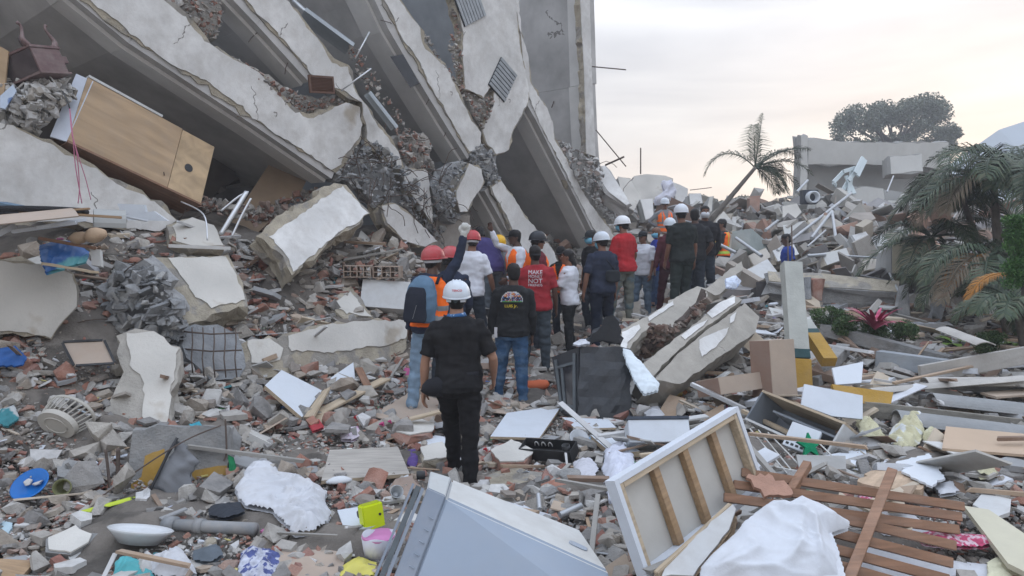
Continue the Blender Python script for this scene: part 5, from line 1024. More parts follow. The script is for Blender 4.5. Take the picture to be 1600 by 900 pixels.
# ---- pile of boards at the left edge
def coil(name, label, cat, c, ax, ay, r, rt, m, a0=0, a1=2*math.pi):
    mb = MB(); mb.tube([c+ax*math.cos(t)*r+ay*math.sin(t)*r for t in [a0+(a1-a0)*i/40 for i in range(41)]], rt, 10); return mb.build(name, m, smooth=True, label=label, cat=cat)
tyre_m = mat('tyre_rubber', (.03, .03, .033), .8, .3, 60, 1.0, 120)
c = P(40, 331, 7.3); coil('bicycle_tyre', 'black knobbly bicycle tyre lying flat on boards at the left edge', 'tyre', c, V((1, 0, .02)), V((.0, .97, -.02)), .52, .03, tyre_m)
LB = [((-10,338,7.0),(140,326,7.2),.06,.02,wood,'upper tan lath in the stack of boards at the left edge'),((30,330,6.9),(190,340,7.15),.05,.025,wood,'long tan lath reaching farthest right in the left stack'),((-10,346,6.9),(80,340,7.0),.10,.02,mat('yellow_edge',(.38,.36,.10),.6,.1,5,.1),'yellow-green edged board in the left stack'),((55,356,6.7),(133,343,6.95),.16,.03,lam,'upper white foam board in the left stack'),((-5,366,6.6),(22,352,6.7),.10,.05,lam,'short white board end at the far left edge'),((20,362,6.65),(120,348,6.85),.14,.03,lam,'lower white foam board in the left stack')]
for a, b, w_, h_, m_, l_ in LB: beam('board', l_, 'board', a, b, w_, h_, m_)
bent_sheet('cardboard_sheet', 'wide sagging brown cardboard sheet under the stack of boards, left edge', 'cardboard', (-40,380,6.4), (118,362,6.9), .55, R(62), cardboard, .012)
bent_sheet('chair_shell', 'curved grey plastic chair shell lying on its side above the red rubble', 'chair', (146,336,7.6), (196,338,7.75), .16, R(200), mat('grey_plastic', (.36, .37, .36), .5, .1, 4, .05, 30, dust=.2), .012)
for i, (a, l_) in enumerate([([(183,318),(225,320),(228,333),(190,335)], 'stack of white papers behind the curved chair shell'), ([(190,336),(240,330),(262,345),(200,344)], 'thin white board tipping beside the stack of papers')]):
    flat('papers' if i == 0 else 'board', l_, 'paper' if i == 0 else 'board', [(x, y, 8.3) for x, y in a], lam, .05)
for (px, py, sx, l_) in ((150, 368, .10, 'tan paper sack hanging over the blue plastic bag'), (125, 372, .08, 'smaller brown paper sack left of the tan one'), (415, 605, .09, 'x')):
    if l_ == 'x': continue
    t_ = MB(); c = P(px, py, 7.0); t_.ell(c, (sx, .08, sx*.75), 16, 10); o = t_.build('paper_sack', mat('sack', (.42, .30, .20), .8, .1, 5, .3, 30), smooth=True, label=l_, cat='sack', noisy=.03)
cloth('plastic_bag', 'blue and turquoise printed plastic bag under the brown cardboard, left edge', 'bag', [(60,385,7.0),(85,378,7.1),(125,376,7.2),(141,395,7.2),(136,412,7.1),(100,422,6.95),(72,432,6.8),(65,415,6.85)], mat('bag_blue', (.03, .12, .36), .35, .15, 3, .2, 40, col2=(.12, .38, .42), thr=.52, spec=.5), .12, 8, fs=6, cell=.014)
cloth('plastic_bag', 'crumpled blue plastic in the dark gap at the left edge', 'bag', [(-5,545,6.6),(25,540,6.7),(45,560,6.7),(35,573,6.6),(-5,575,6.5)], mat('bag_blue2', (.02, .10, .33), .35, .15, 3, .2, 40), .08, 9, fs=7, cell=.014)
beam('branch', 'dusty stick lying across the blue and turquoise bag', 'stick', (66,412,6.8), (155,426,6.9), .025, .025, wood_pale, noisy=.008)
flat('carton', 'small white printed carton hanging in the plaster debris', 'box', [(141,388,7.1),(156,390,7.1),(158,416,7.05),(143,414,7.05)], lam2, .05)
# frame board
M_, w = plane_of([(97,535,6.9),(163,532,7.0),(180,568,6.85),(116,572,6.75)]); t = flat('picture_board', 'tan framed backing board with a black edge on the left mound', 'board', [(97,535,6.9),(163,532,7.0),(180,568,6.85),(116,572,6.75)], cardboard, .015)
Mi = t.matrix_world.inverted(); q = [Mi @ p for p in w]
for i in range(4): mb = MB(); mb.bar(q[i].lerp(q[(i+1) % 4], .02)+V((0, 0, .006)), q[i].lerp(q[(i+1) % 4], .96)+V((0, 0, .006)), .022, .012, (0, 0, 1)); mb.build('frame_strip', black_p, t)
# ---- vessels (lathe)
def lathe(name, label, cat, loc, prof, m, tilt=(0, 0, 0), n=28, sx=1, sy=1):
    mb = MB(); rings = [[V((r*math.cos(a)*sx, r*math.sin(a)*sy, z)) for a in [2*math.pi*j/n for j in range(n)]] for r, z in prof]; mb.loft(rings)
    o = mb.build(name, m, None, smooth=True, center=False); o.location = loc; o.rotation_euler = tilt; return tag(o, label, cat)
def bowl(r0, r1, h, t=.006): return [(.001, 0), (r0, 0), (r1, h), (r1+.012, h), (r1+.012, h-.006), (r1-t, h-.003), (r0-t, t), (.001, t)]
lathe('basin', 'round blue plastic basin holding broken plaster lumps, left foreground', 'basin', G(52, 782, lift=.07), bowl(.09, .125, .05), mat('blue_plastic', (.01, .13, .42), .35, .1, 5, .05), (R(38), R(-6), 0))
for i, (x, y) in enumerate([(48, 770), (45, 783), (60, 778)]): rock('plaster_lump', ['upper', 'lower left', 'right'][i]+' pale plaster lump lying in the round blue basin', x, y, .035, rub_white, (1.2, 1, .5), 80+i, lift=.10, group='plaster lumps in the blue basin')
lathe('flower_pot', 'small olive green plastic pot lying on its side near the blue basin', 'pot', G(100, 776, lift=.05), [(.001, 0), (.045, 0), (.058, .12), (.064, .12), (.064, .105), (.054, .115), (.04, .008), (.001, .008)], mat('olive_plastic', (.16, .17, .06), .5, .1, 5, .05, dust=.2), (R(60), R(60), 0))
# laundry basket
t = thing('laundry_basket', 'cream plastic laundry basket lying crushed on the left mound', 'basket', Matrix.Translation(G(88, 688, lift=.12)) @ Matrix.Rotation(R(20), 4, 'Y') @ Matrix.Rotation(R(-68), 4, 'X')); cm = mat('cream_plastic', (.46, .44, .39), .6, .12, 5, .1, dust=.3)
mb = MB(); mb.loft([[V((.20*math.cos(a)*k, .15*math.sin(a)*k, z)) for a in [2*math.pi*j/32 for j in range(32)]] for k, z in ((.01, 0), (.82, 0), (.86, .05), (.84, .05), (.80, .008), (.01, .008))]); mb.build('base', cm, t); mb = MB(); mb.tube([V((.10*math.cos(a), .07*math.sin(a), -.002)) for a in [2*math.pi*j/24 for j in range(25)]], .006, 6); mb.build('base_ring', cm, t, smooth=True)
mb = MB(); mb.loft([[V((.20*math.cos(a)*k, .15*math.sin(a)*k, z)) for a in [2*math.pi*j/32 for j in range(32)]] for k, z in ((1.0, .19), (1.06, .19), (1.06, .22), (1.0, .22), (1.0, .19))], caps=False); mb.build('rim', cm, t, smooth=True)
mb = MB()
for j in range(26): a = 2*math.pi*j/26; mb.bar((.20*math.cos(a)*.85, .15*math.sin(a)*.85, .05), (.20*math.cos(a+.08)*1.02, .15*math.sin(a+.08)*1.02, .195), .012, .005)
mb.build('lattice', cm, t)
# ---- white blanket, tiles, small things of the foreground
cloth('blanket', 'white crumpled blanket on the rubble right of the yellow painted block', 'blanket', [(385,735),(415,724),(440,742),(470,748),(488,762),(512,770),(508,785),(518,806),(512,820),(490,834),(460,838),(442,818),(425,800),(380,792),(366,768)], cloth_w, .13, 11, fs=4.6, cell=.010, lift=.06)
flat('board', 'wide pale wood-grain board lying flat in the middle foreground', 'board', [(515,703),(622,698),(640,740),(502,751)], mat('grey_grain', (.42, .39, .35), .6, .1, 4, .1, 40, stripes=(1, 8, 8), dust=.15), .03, .10, edge=wood_pale)
flat('panel', 'white laminate panel propped above the brown drawer side', 'panel', [(414,602,7.4),(440,578,7.8),(503,610,7.9),(472,652,7.3)], lam, .04, edge=wood_pale)
flat('panel', 'thin plywood edge panel behind the propped white laminate panel', 'panel', [(474,652,7.25),(503,611,7.8),(516,604,7.8),(490,650,7.2)], wood_pale, .02)
flat('panel', 'upright pale blue panel among the planks left of the waving man', 'panel', [(517,590,8.4),(552,566,8.7),(556,600,8.5),(535,622,8.2),(515,625,8.1)], lam, .02)
beam('plank', 'long tan plank slanting behind the brown drawer side', 'plank', (492,648,7.4), (603,592,8.5), .14, .025, wood_pale)
beam('plank', 'dark brown plank leaning near the upright pale blue panel', 'plank', (560,575,8.7), (575,605,8.2), .09, .02, wood_dark)
beam('plank', 'short tan plank standing beside the long slanting one', 'plank', (478,690,6.9), (500,640,7.5), .16, .02, wood_pale)
t = boxobj('open_drawer', 'brown open drawer frame lying right of the tan standing plank', 'box', (443,722,6.65), (538,694,7.0), (443,700,6.72), .14, lambda t, lx, ly, d: [MB().b2(0, lx, 0, .015, 0, d).build('bottom', wood_dark, t), MB().b2(0, lx, .016, ly, d, d*1.1).build('back', wood, t), MB().b2(0, .02, .016, ly, 0, d*.99).build('end', wood_dark, t), MB().b2(lx-.02, lx, .016, ly, 0, d*.99).build('end', wood_pale, t)])  # the brown drawer, built as an open box
for i, (a, l_) in enumerate([([(580,650),(640,612),(705,628),(722,645),(632,664)], 'large flattened cardboard under the waving man'), ([(632,664),(690,640),(708,665),(650,680)], 'small flattened cardboard left of the nearest man'), ([(740,640),(780,620),(830,632),(800,648)], 'flattened cardboard between the two men in black')]): flat('cardboard', l_, 'cardboard', a, cardboard, .008, .05, amp=.01)
flat('panel', 'white laminate panel on the ground right of the nearest man', 'panel', [(766,682),(792,645),(878,633),(843,684)], lam, .025, .10, edge=wood_pale)
flat('panel', 'white panel end sticking out left of the nearest man', 'panel', [(652,692),(680,680),(705,684),(702,700)], lam, .03, .06, edge=wood_pale)
flat('panel', 'narrow white panel in front of the burnt black cabinet', 'panel', [(878,652),(950,655),(963,668),(900,670)], lam, .02, .10, edge=wood_pale)
flat('panel', 'white panel with yellow foam edge left of the upturned slatted frame', 'panel', [(923,680),(960,679),(1000,705),(955,708)], lam, .05, .10, edge=wood_pale)
gslab('wall_chunk', 'white plastered hollow-brick chunk beside the nearest man', [(620,665),(660,656),(680,664),(676,676),(640,682),(618,676)], .10, core=brick, seed=91, lift=.12, skin=plaster_old, inset=.01)
gslab('wall_chunk', 'red brick wall chunk with white face right of the nearest man', [(765,705),(800,688),(835,705),(820,722),(780,724)], .12, core=brick, seed=92, lift=.10, skin=plaster_old, inset=.01)
gslab('wall_chunk', 'flat pale slab left of the nearest man by the purple cloth', [(655,700),(690,692),(705,705),(700,716),(660,722)], .08, core=render_tan, seed=93, lift=.10, skin=plaster_old, inset=.01)
gslab('wall_chunk', 'white topped concrete slab in the left foreground below the tape', [(74,842),(120,822),(148,836),(140,850),(110,868),(72,862)], .12, core=concrete, seed=94, lift=.10, skin=plaster_old, inset=.01)
gslab('wall_chunk', 'grey slab piece with white side above the blue basin', [(88,728),(108,718),(130,722),(126,742),(108,748),(92,744)], .10, core=concrete, seed=95, lift=.10, skin=False)
gslab('wall_chunk', 'dusty white slab behind the appliance with a mortar crust', [(758,745),(800,728),(850,738),(842,760),(790,770)], .06, core=render_tan, seed=96, lift=.04, skin=False)
gslab('wall_chunk', 'tan brick chunk at the left end of the pale wood-grain board', [(616,748),(645,742),(655,760),(648,776),(625,778)], .10, core=mat('tan_brick', (.34, .25, .20), .95, .2, 8, .6, 50, dust=.3), seed=97, lift=.08, skin=False)
flat('tile', 'white square floor tile left of the yellow handheld device', 'tile', [(527,797),(585,788),(592,820),(540,832)], lam, .012, .05)
flat('tile', 'white paper sheet with markings under the black cable', 'paper', [(472,850),(518,830),(530,838),(535,850),(484,858)], mat('paper_marked', (.6, .62, .65), .8, .05, 5, 0, col2=(.35, .37, .42), thr=.62), .002, .04)
flat('board', 'large tan board covered with dust at the bottom edge', 'board', [(430,850),(505,838),(555,845),(525,905),(430,905)], cardboard, .02, .05)
flat('board', 'brown wooden board corner at the bottom left', 'board', [(-10,872),(56,876),(30,905),(-10,905)], wood, .03, .07)
ye = mat('neon_yellow', (.62, .72, .02), .45, .05, 5, .03)
M, lx, ly = frame(G(571, 838, lift=.02), G(603, 834, lift=.03), G(571, 838, lift=.02)+V((0, .03, .17))); s = outward(M); t = thing('handheld_device', 'neon yellow box-shaped device standing between the white tile and pink bucket', 'device', M)
mb = MB(); mb.b2(0, lx, 0, ly, -s*.09, 0); mb.build('case', ye, t, bevel=.008); mb = MB(); mb.b2(.012, lx-.012, ly*.86, ly+.003, -s*.075, -s*.012); mb.build('top_recess', mat('neon_inner', (.35, .40, .01), .6), t)
mb = MB(); mb.tube([V((lx*.8, ly*.55, 0)), V((lx*.8, ly*.55, s*.006))], .009, 12); mb.build('screw', black_p, t)
t = thing('bucket', 'white torn bucket filled with pink, left of the fallen appliance', 'bucket', G(592, 878, lift=.0)); mb = MB(); mb.loft([[V((r*math.cos(a), r*math.sin(a), z+(.012*math.sin(3*a) if z > .13 else 0))) for a in [2*math.pi*j/32 for j in range(32)]] for r, z in ((.01, 0), (.085, 0), (.105, .15), (.10, .152), (.088, .06), (.01, .06))]); mb.build('pail', mat('pail_white', (.6, .6, .66), .45, .08, 5, .05), t, smooth=True)
mb = MB(); mb.loft([[V((r*math.cos(a), r*math.sin(a), z+.004*math.sin(2*a))) for a in [2*math.pi*j/32 for j in range(32)]] for r, z in ((.003, .12), (.098, .115), (.104, .149), (.101, .155), (.094, .118), (.003, .123))]); mb.build('pink_filling', mat('pink_plastic', (.55, .22, .42), .5, .05, 5, .05), t, smooth=True)
lathe('metal_cup', 'dented grey metal cup lying open towards the appliance', 'cup', G(618, 790, lift=.08), [(.001, 0), (.03, 0), (.045, .08), (.049, .08), (.043, .078), (.027, .006), (.001, .006)], steel, (R(50), R(25), 0))
lathe('iron', 'white flat-iron shaped appliance lying by the pale wood-grain board', 'iron', G(530, 768, lift=.06), [(.001, 0), (.06, 0), (.065, .015), (.05, .03), (.03, .045), (.001, .05)], mat('iron_white', (.6, .62, .64), .35, .05, 5, 0), (0, 0, R(20)), sx=1.6, sy=.7)
def wiggle(name, label, cat, pts, r, m, seed, amp=.03, n=40, lift=.03):
    w_ = catmull([G(*p, lift=lift) if len(p) == 2 else P(*p) for p in pts], 8); rn = random.Random(seed); w_ = [p+noise.noise_vector(p*14+V((seed, 0, 0)))*amp for p in w_]; mb = MB(); mb.tube(w_, r, 6); return mb.build(name, m, smooth=True, label=label, cat=cat)
wiggle('black_cable', 'tangled black cable left of the yellow handheld device', 'cable', [(513,848),(530,838),(545,850),(520,862),(545,845),(528,834),(550,838),(520,800),(500,790),(585,800)], .0035, black_p, 3)
wiggle('black_cable', 'black cable loop in front of the burnt black cabinet', 'cable', [(885,640),(905,648),(940,655),(975,680),(982,690)], .008, black_p, 4)
M, lx, ly = frame(G(551, 862, lift=.04), G(563, 810, lift=.05), G(560, 862, lift=.05)); s = outward(M); t = thing('handheld_tool', 'black long handheld tool beside the yellow device', 'tool', M); mb = MB(); mb.loft([[V((x, math.cos(a)*w_, s*math.sin(a)*w_*.7+.01)) for a in [2*math.pi*i/10 for i in range(10)]] for x, w_ in ((0, .012), (.05, .014), (lx*.5, .013), (lx*.7, .02), (lx*.9, .03), (lx, .018))]); mb.build('grip', black_p, t, smooth=True)
# ceramic basin, papers, turquoise bags, tape
t = lathe('washbasin', 'broken white ceramic washbasin in the left foreground', 'basin', G(217, 868, lift=.06), [(.001, 0), (.10, 0), (.15, .07), (.165, .09), (.155, .095), (.13, .07), (.09, .02), (.001, .02)], mat('ceramic', (.58, .60, .62), .15, .05, 5, .02, spec=.6, dust=.2), (R(-12), R(6), 0), sx=1.3, sy=.8)
for i, (c_, m_, h_, l_) in enumerate([([(230,880),(262,868),(285,860),(300,880),(312,905),(240,905)], cloth_w, .10, 'white crumpled paper bag at the bottom edge, left'), ([(180,880),(196,870),(235,880),(245,905),(175,905)], mat('turq', (.10, .42, .45), .4, .1, 5, .1), .07, 'turquoise plastic bag at the bottom edge beside the white paper'), ([(-5,820),(18,808),(24,820),(8,842),(-5,845)], mat('pap_blue', (.40, .52, .58), .6, .1, 5, .1), .05, 'pale blue paper at the bottom left edge'), ([(120,862),(150,846),(160,858),(148,872),(122,874)], mat('patt', (.5, .5, .6), .7, .3, 30, .1, col2=(.10, .12, .35), thr=.52), .05, 'white and blue patterned cloth left of the washbasin'), ([(534,888),(560,870),(590,880),(588,905),(530,905)], mat('yellow_bag', (.62, .56, .12), .4, .1, 5, .1), .07, 'yellow plastic bag at the bottom edge below the pink bucket'), ([(375,868),(405,855),(440,868),(432,905),(370,905)], mat('patt2', (.45, .47, .55), .8, .4, 30, .2, col2=(.08, .10, .25), thr=.50), .09, 'patterned blue, white and yellow cloth at the bottom edge, left of the dusty board'), ([(530,672),(560,668),(568,680),(552,690),(532,688)], mat('floral', (.55, .50, .56), .7, .3, 30, .2, col2=(.40, .05, .28), thr=.58), .06, 'white and pink floral bag near the brown drawer frame'), ([(636,705),(650,702),(655,720),(648,732),(636,728)], mat('purple_c', (.10, .06, .22), .8, .2, 9, .2), .05, 'purple cloth at the right end of the pale wood-grain board'), ([(628,575),(645,570),(650,582),(632,590)], mat('pink_p', (.50, .10, .26), .4, .2, 9, .2), .05, 'pink plastic bag behind the waving man'), ([(292,665),(312,660),(318,670),(300,675)], mat('cyan_p', (.05, .33, .42), .4, .2, 9, .2), .05, 'cyan plastic bag above the yellow painted block'), ([(946,710),(975,700),(990,712),(995,735),(985,765),(962,800),(950,780),(940,740)], mat('white_quilt', (.58, .60, .68), .9, .08, 9, .3, 40), .14, 'white quilted cloth left of the upturned slatted frame'), ([(255,795),(272,790),(276,808),(262,812)], mat('sneaker', (.4, .42, .5), .7, .2, 9, .1), .05, 'white and blue rag at the foot of the grey garment')]):
    cloth('cloth', l_, 'cloth' if 'bag' not in l_ else 'bag', c_, m_, h_, 20+i, fs=8, cell=.012, lift=.04)
tp = mat('hazard_tape', (.55, .60, .04), .5, .1, 5, 0, col2=(.02, .02, .02), thr=.52); bent_sheet('hazard_tape', 'yellow and black striped tape lying below the yellow painted block', 'tape', G2 if False else (118,822), (214,796), .035, R(120), mat('hazard_lime', (.45, .55, .04), .5, .1, 12, 0, col2=(.02, .02, .02), thr=.5), .004)
def tube_obj(name, label, cat, a, b, r, m, n=16, hollow_=False):
    a = P(*a) if len(a) == 3 else G(*a, lift=r); b = P(*b) if len(b) == 3 else G(*b, lift=r); mb = MB(); mb.tube([a, b], r, n); return mb.build(name, m, smooth=False, label=label, cat=cat)
# burnt black cabinet (oven)
t = boxobj('black_cabinet', 'burnt black metal cabinet with a torn top, standing tilted in the middle', 'appliance', (905,652,8.1), (985,660,7.9), (887,542,8.35), .5, lambda t, lx, ly, d: [MB().b2(0, lx, 0, ly, d*.02, 0).build('side_panel', bk1, t, bevel=.004), MB().b2(0, .02, 0, ly, d, d*.03).build('front_frame', bk1, t), MB().b2(.01, lx*.99, ly-.02, ly-.001, d, d*.03).build('top', bk1, t), MB().b2(0.021, lx*.99, 0.001, ly-.03, d, d*.97).build('back_panel', bk1, t)]) if False else None
bk1 = mat('burnt_metal', (.010, .014, .021), .38, .35, 4, .3, 8, dust=.04, spec=.5); bk2 = mat('burnt_edge', (.10, .115, .125), .5, .3, 5, .3, 20)
M, lx, ly = frame(P(903, 654, 8.0), P(986, 657, 7.95), P(886, 541, 8.3)); s = outward(M); d = -s*.42; t = thing('black_cabinet', 'burnt black metal cabinet with a torn top, standing tilted in the middle', 'appliance', M)
mb = MB(); mb.b2(0, lx, 0, ly, d, 0); mb.build('body', bk1, t, sub=9, noisy=.022)
Ma = M.inverted(); f0 = [P(870, 549, 8.25), P(886, 541, 8.28), P(903, 654, 7.98), P(880, 640, 7.9)]
q = [Ma @ P(862, 558, 8.45), V((-.004, ly, 0)), V((-.004, 0, 0)), Ma @ P(876, 645, 8.15)]; mb = MB(); n_ = (q[1]-q[0]).cross(q[3]-q[0]).normalized()*.03; n_ = n_ if n_.dot(Ma @ CAM-q[0]) > 0 else -n_; mb.add(q+[p-n_ for p in q], [(0,1,2,3),(7,6,5,4),(0,4,5,1),(1,5,6,2),(2,6,7,3),(3,7,4,0)]); mb.build('door', bk1, t, bevel=.004)
def bil(u, v): return (q[0]*(1-u)+q[1]*u)*(1-v)+(q[3]*(1-u)+q[2]*u)*v
for (a, b) in (((.15, .08), (.15, .95)), ((.85, .08), (.85, .95)), ((.15, .22), (.85, .22)), ((.15, .85), (.85, .85)), ((.35, .25), (.35, .84))): mb = MB(); mb.bar(bil(*a)+n_*.5, bil(*b)+n_*.5, .03, .02, n_.normalized()); mb.build('door_rail', bk2, t)
mb = MB(); mb.add([bil(.2, .25)+n_*.3, bil(.8, .25)+n_*.3, bil(.8, .83)+n_*.3, bil(.2, .83)+n_*.3], [(0, 1, 2, 3)]); mb.build('door_glass', mat('oven_glass', (.02, .02, .025), .1, 0, 5, 0, spec=.8), t)
tp_ = [(914,538),(926,522),(940,508),(948,494),(958,492),(966,502),(970,536),(945,533)]; M3, w3 = plane_of([(x, y, 8.35) for x, y in tp_]); p2 = [(M3.inverted() @ p).to_2d() for p in w3]; p2 = p2 if area2(p2) > 0 else p2[::-1]; mb = MB(); slab_mb(mb, jag(p2, .05, .008, random.Random(2)), 0, -.035, 0, random.Random(3), .02, 2); T = Ma @ M3; mb.v = [T @ v for v in mb.v]; mb.build('torn_top', bk1, t)
gslab_ = None
cloth('plastic_film', 'clear whitish plastic film on top of the burnt black cabinet', 'film', [(893,538,8.2),(905,531,8.4),(920,530,8.45),(923,537,8.3),(905,541,8.2)], mat('film', (.5, .52, .56), .3, .1, 9, .2), .04, 31, fs=12, cell=.01)
# orange cushion
mb = MB(); c = G(836, 612, lift=.06)
rg = []
for z, k_ in ((-.06, .3), (-.045, .85), (0, 1), (.045, .85), (.06, .3)): rg.append([c+V((.19*k_*abs(math.cos(a))**.6*math.copysign(1, math.cos(a)), .13*k_*abs(math.sin(a))**.6*math.copysign(1, math.sin(a)), z+.02*math.cos(a))) for a in [2*math.pi*j/24 for j in range(24)]])
mb.loft(rg); mb.build('cushion', mat('orange_fabric', (.50, .12, .05), .8, .1, 8, .2, 60), smooth=True, label='orange cushion on the ground behind the white laminate panel', cat='cushion', noisy=.01)
# black crate with handles
M, lx, ly = frame(P(809, 716, 6.15), P(889, 737, 6.05), P(806, 690, 6.5)); 
M, lx, ly = frame(G(810, 722, lift=.12), G(890, 728, lift=.12), G(806, 692, lift=.26)); s = outward(M); t = thing('black_tray', 'black plastic tray with arched slots right of the nearest man', 'tray', M); ly = .17; d = -s*.12
for nm, a in (('floor', (0, lx, 0, ly, d, d*.93)), ('side', (0, lx, 0, .006, d*.92, s*.0)), ('side', (0, lx, ly, ly+.006, d*.92, s*.0)), ('end', (0, .006, .007, ly-.001, d*.92, 0)), ('end', (lx-.006, lx, .007, ly-.001, d*.92, 0))): mb = MB(); mb.b2(*a); mb.build(nm, black_p, t)
for i in range(3):
    x = .10+.07*i; mb = MB(); mb.tube([V((x+.02*math.cos(a)*1, ly-.004, d*.6-s*-.0+s*(.04*math.sin(a)))) for a in [math.pi*j/8 for j in range(9)]], .006, 6); mb.build('arch_slot', lam2, t, smooth=True)
mb = MB(); mb.loft([[V((lx*.86+r*math.cos(a), ly*.5+r*.8*math.sin(a), z)) for a in [2*math.pi*j/20 for j in range(20)]] for r, z in ((.035, d*.9), (.04, s*.01), (.034, s*.01), (.03, d*.88))]); mb.build('cup_ring', black_p, t, smooth=True)
# ---- cracked columns right of centre
crk = mat('tan_column', (.36, .335, .295), .9, .18, 4, .5, 30, cracks=1.1)
_sk = [[(1104,490),(1124,474),(1148,464),(1148,474),(1128,488),(1112,498)], [(1064,526),(1085,510),(1106,500),(1098,510),(1082,522),(1070,532)]]
gslab('cracked_column', 'long cracked column strip with two white paint flakes, upper side of the crack', [(1000,572,8.3),(1040,540,8.75),(1070,518,9.05),(1099,495,9.4),(1122,474,9.7),(1145,461,10.0),(1160,468,10.0),(1130,491,9.6),(1098,514,9.2),(1050,556,8.55),(1044,563,8.45),(1018,590,8.05)], .40, skin_pts=_sk, seed=101, core=crk, skin=plaster, amp=.006, cat='column', inset=.02)
gslab('cracked_column', 'long cracked column strip with a big white flake and ribbed dark underside, lower side of the crack', [(1022,593,8.0),(1047,567,8.35),(1054,559,8.45),(1102,517,9.1),(1134,496,9.5),(1163,473,9.9),(1187,495,9.9),(1180,520,9.5),(1120,560,8.8),(1062,600,8.0)], .42, skin_pts=[[(1092,532),(1112,522),(1138,512),(1134,524),(1115,545),(1096,558),(1092,545)], [(1140,496),(1150,488),(1146,503),(1140,506)]], seed=105, core=crk, skin=plaster, amp=.006, cat='column', inset=.02)
gslab('cracked_column', 'broken column with a torn open hollow, rear of the pair right of centre', [(973,514,9.3),(1011,495,9.7),(1069,457,10.5),(1090,447,10.8),(1102,450,10.8),(1107,463,10.6),(1092,474,10.3),(1078,488,10.05),(1070,505,9.8),(1046,515,9.5),(1016,508,9.5),(1002,520,9.2),(985,541,8.9),(982,556,8.7),(994,570,8.5),(985,585,8.3),(970,565,8.6),(968,540,9.0)], .4,
      skin_pts=[[(1012,497),(1052,470),(1052,478),(1030,492),(1014,503)], [(972,520),(998,508),(1000,514),(990,528),(980,536),(978,556),(990,574),(984,582),(971,562),(969,540)]], seed=102, core=crk, skin=plaster, amp=.012, cat='column', inset=.02)
cluster('brick_rubble_pocket', [(985,556),(985,541),(1002,518),(1016,508),(1046,514),(1072,500),(1080,484),(1108,462),(1100,482),(1070,508),(1035,535),(1000,566)], .15, 240, .03, .09, mat('dark_brick_break', (.2, .12, .1), .95, .3, 12, .6, 50, islands=[(.16, .10, .08), (.22, .16, .13), (.26, .22, .19), (.12, .09, .08)]), ['rock', 'brick'], 'dark red broken bricks inside the torn open column', 'rubble', 103, .1, yfix=9.35, core=mat('pocket_dark', (.10, .08, .07), .95))
gslab('wall_fragment', 'grey triangular wall fragment behind the pair of cracked columns', [(1100,452,11.6),(1158,408,12.6),(1162,418,12.6),(1130,455,11.7),(1118,462,11.4)], .15, seed=104, core=crk, skin=False, amp=.01)
cloth('white_papers', 'crumpled white and blue papers on top of the cracked columns', 'paper', [(1132,435,10.7),(1150,431,10.8),(1158,440,10.8),(1150,452,10.6),(1134,450,10.5)], mat('papers_b', (.6, .66, .78), .7, .1, 9, .1, col2=(.25, .35, .6), thr=.6), .08, 33, fs=14, cell=.012)
cloth('poster_sheet', 'white printed sheet hanging against the rear cracked column', 'paper', [(972,545,8.3),(986,548,8.2),(1008,572,8.0),(1030,600,7.8),(1028,612,7.7),(1005,618,7.6),(990,596,7.8),(978,570,8.0)], mat('sheet_print', (.60, .66, .70), .6, .05, 5, .05), .06, 77, fs=5, cell=.014)
# gold roll, sandals
t = thing('woven_roll', 'gold ribbed roll lying right of the white printed sheet', 'roll', G(1014, 632, lift=.07)); go = mat('gold_straw', (.48, .36, .13), .5, .2, 20, .4, 80); e_ = G(1063, 624, lift=.08)-t.location; mb = MB(); n = 26
mb.tube([e_*(i/n) for i in range(n+1)], [.030+.026*min(1, i/5)+(.004 if i % 5 else -.005) for i in range(n+1)], 18); mb.build('straw_body', go, t, smooth=True)
for i, (x, rz, l_) in enumerate([(1050, 20, 'upright orange and purple sandal behind the gold roll'), (1072, -40, 'tilted purple and orange sandal right of the upright one')]):
    M = Matrix.Translation(G(x, 618, lift=.02)) @ Matrix.Rotation(R(rz), 4, 'Y') @ Matrix.Rotation(R(75), 4, 'X'); t = thing('sandal', l_, 'sandal', M); mb = MB(); o2 = [V((w_*sx, y)) for sx, L in ((1, ((.02, 0), (.032, .03), (.028, .10), (.04, .17), (.03, .22), (.012, .24))), (-1, ((.012, .24), (.03, .22), (.04, .17), (.028, .10), (.032, .03), (.02, 0)))) for w_, y in L]
    slab_mb(mb, o2 if area2(o2) > 0 else o2[::-1], 0, .014, rows=1); mb.build('sole', mat('sandal_orange', (.42, .16, .06), .6, .1, 9, .1), t); mb = MB(); mb.ell((0, .17, .014), (.030, .045, .008), 14, 6); mb.build('strap_patch', mat('sandal_purple', (.20, .03, .22), .6, .1, 9, .1), t, smooth=True)

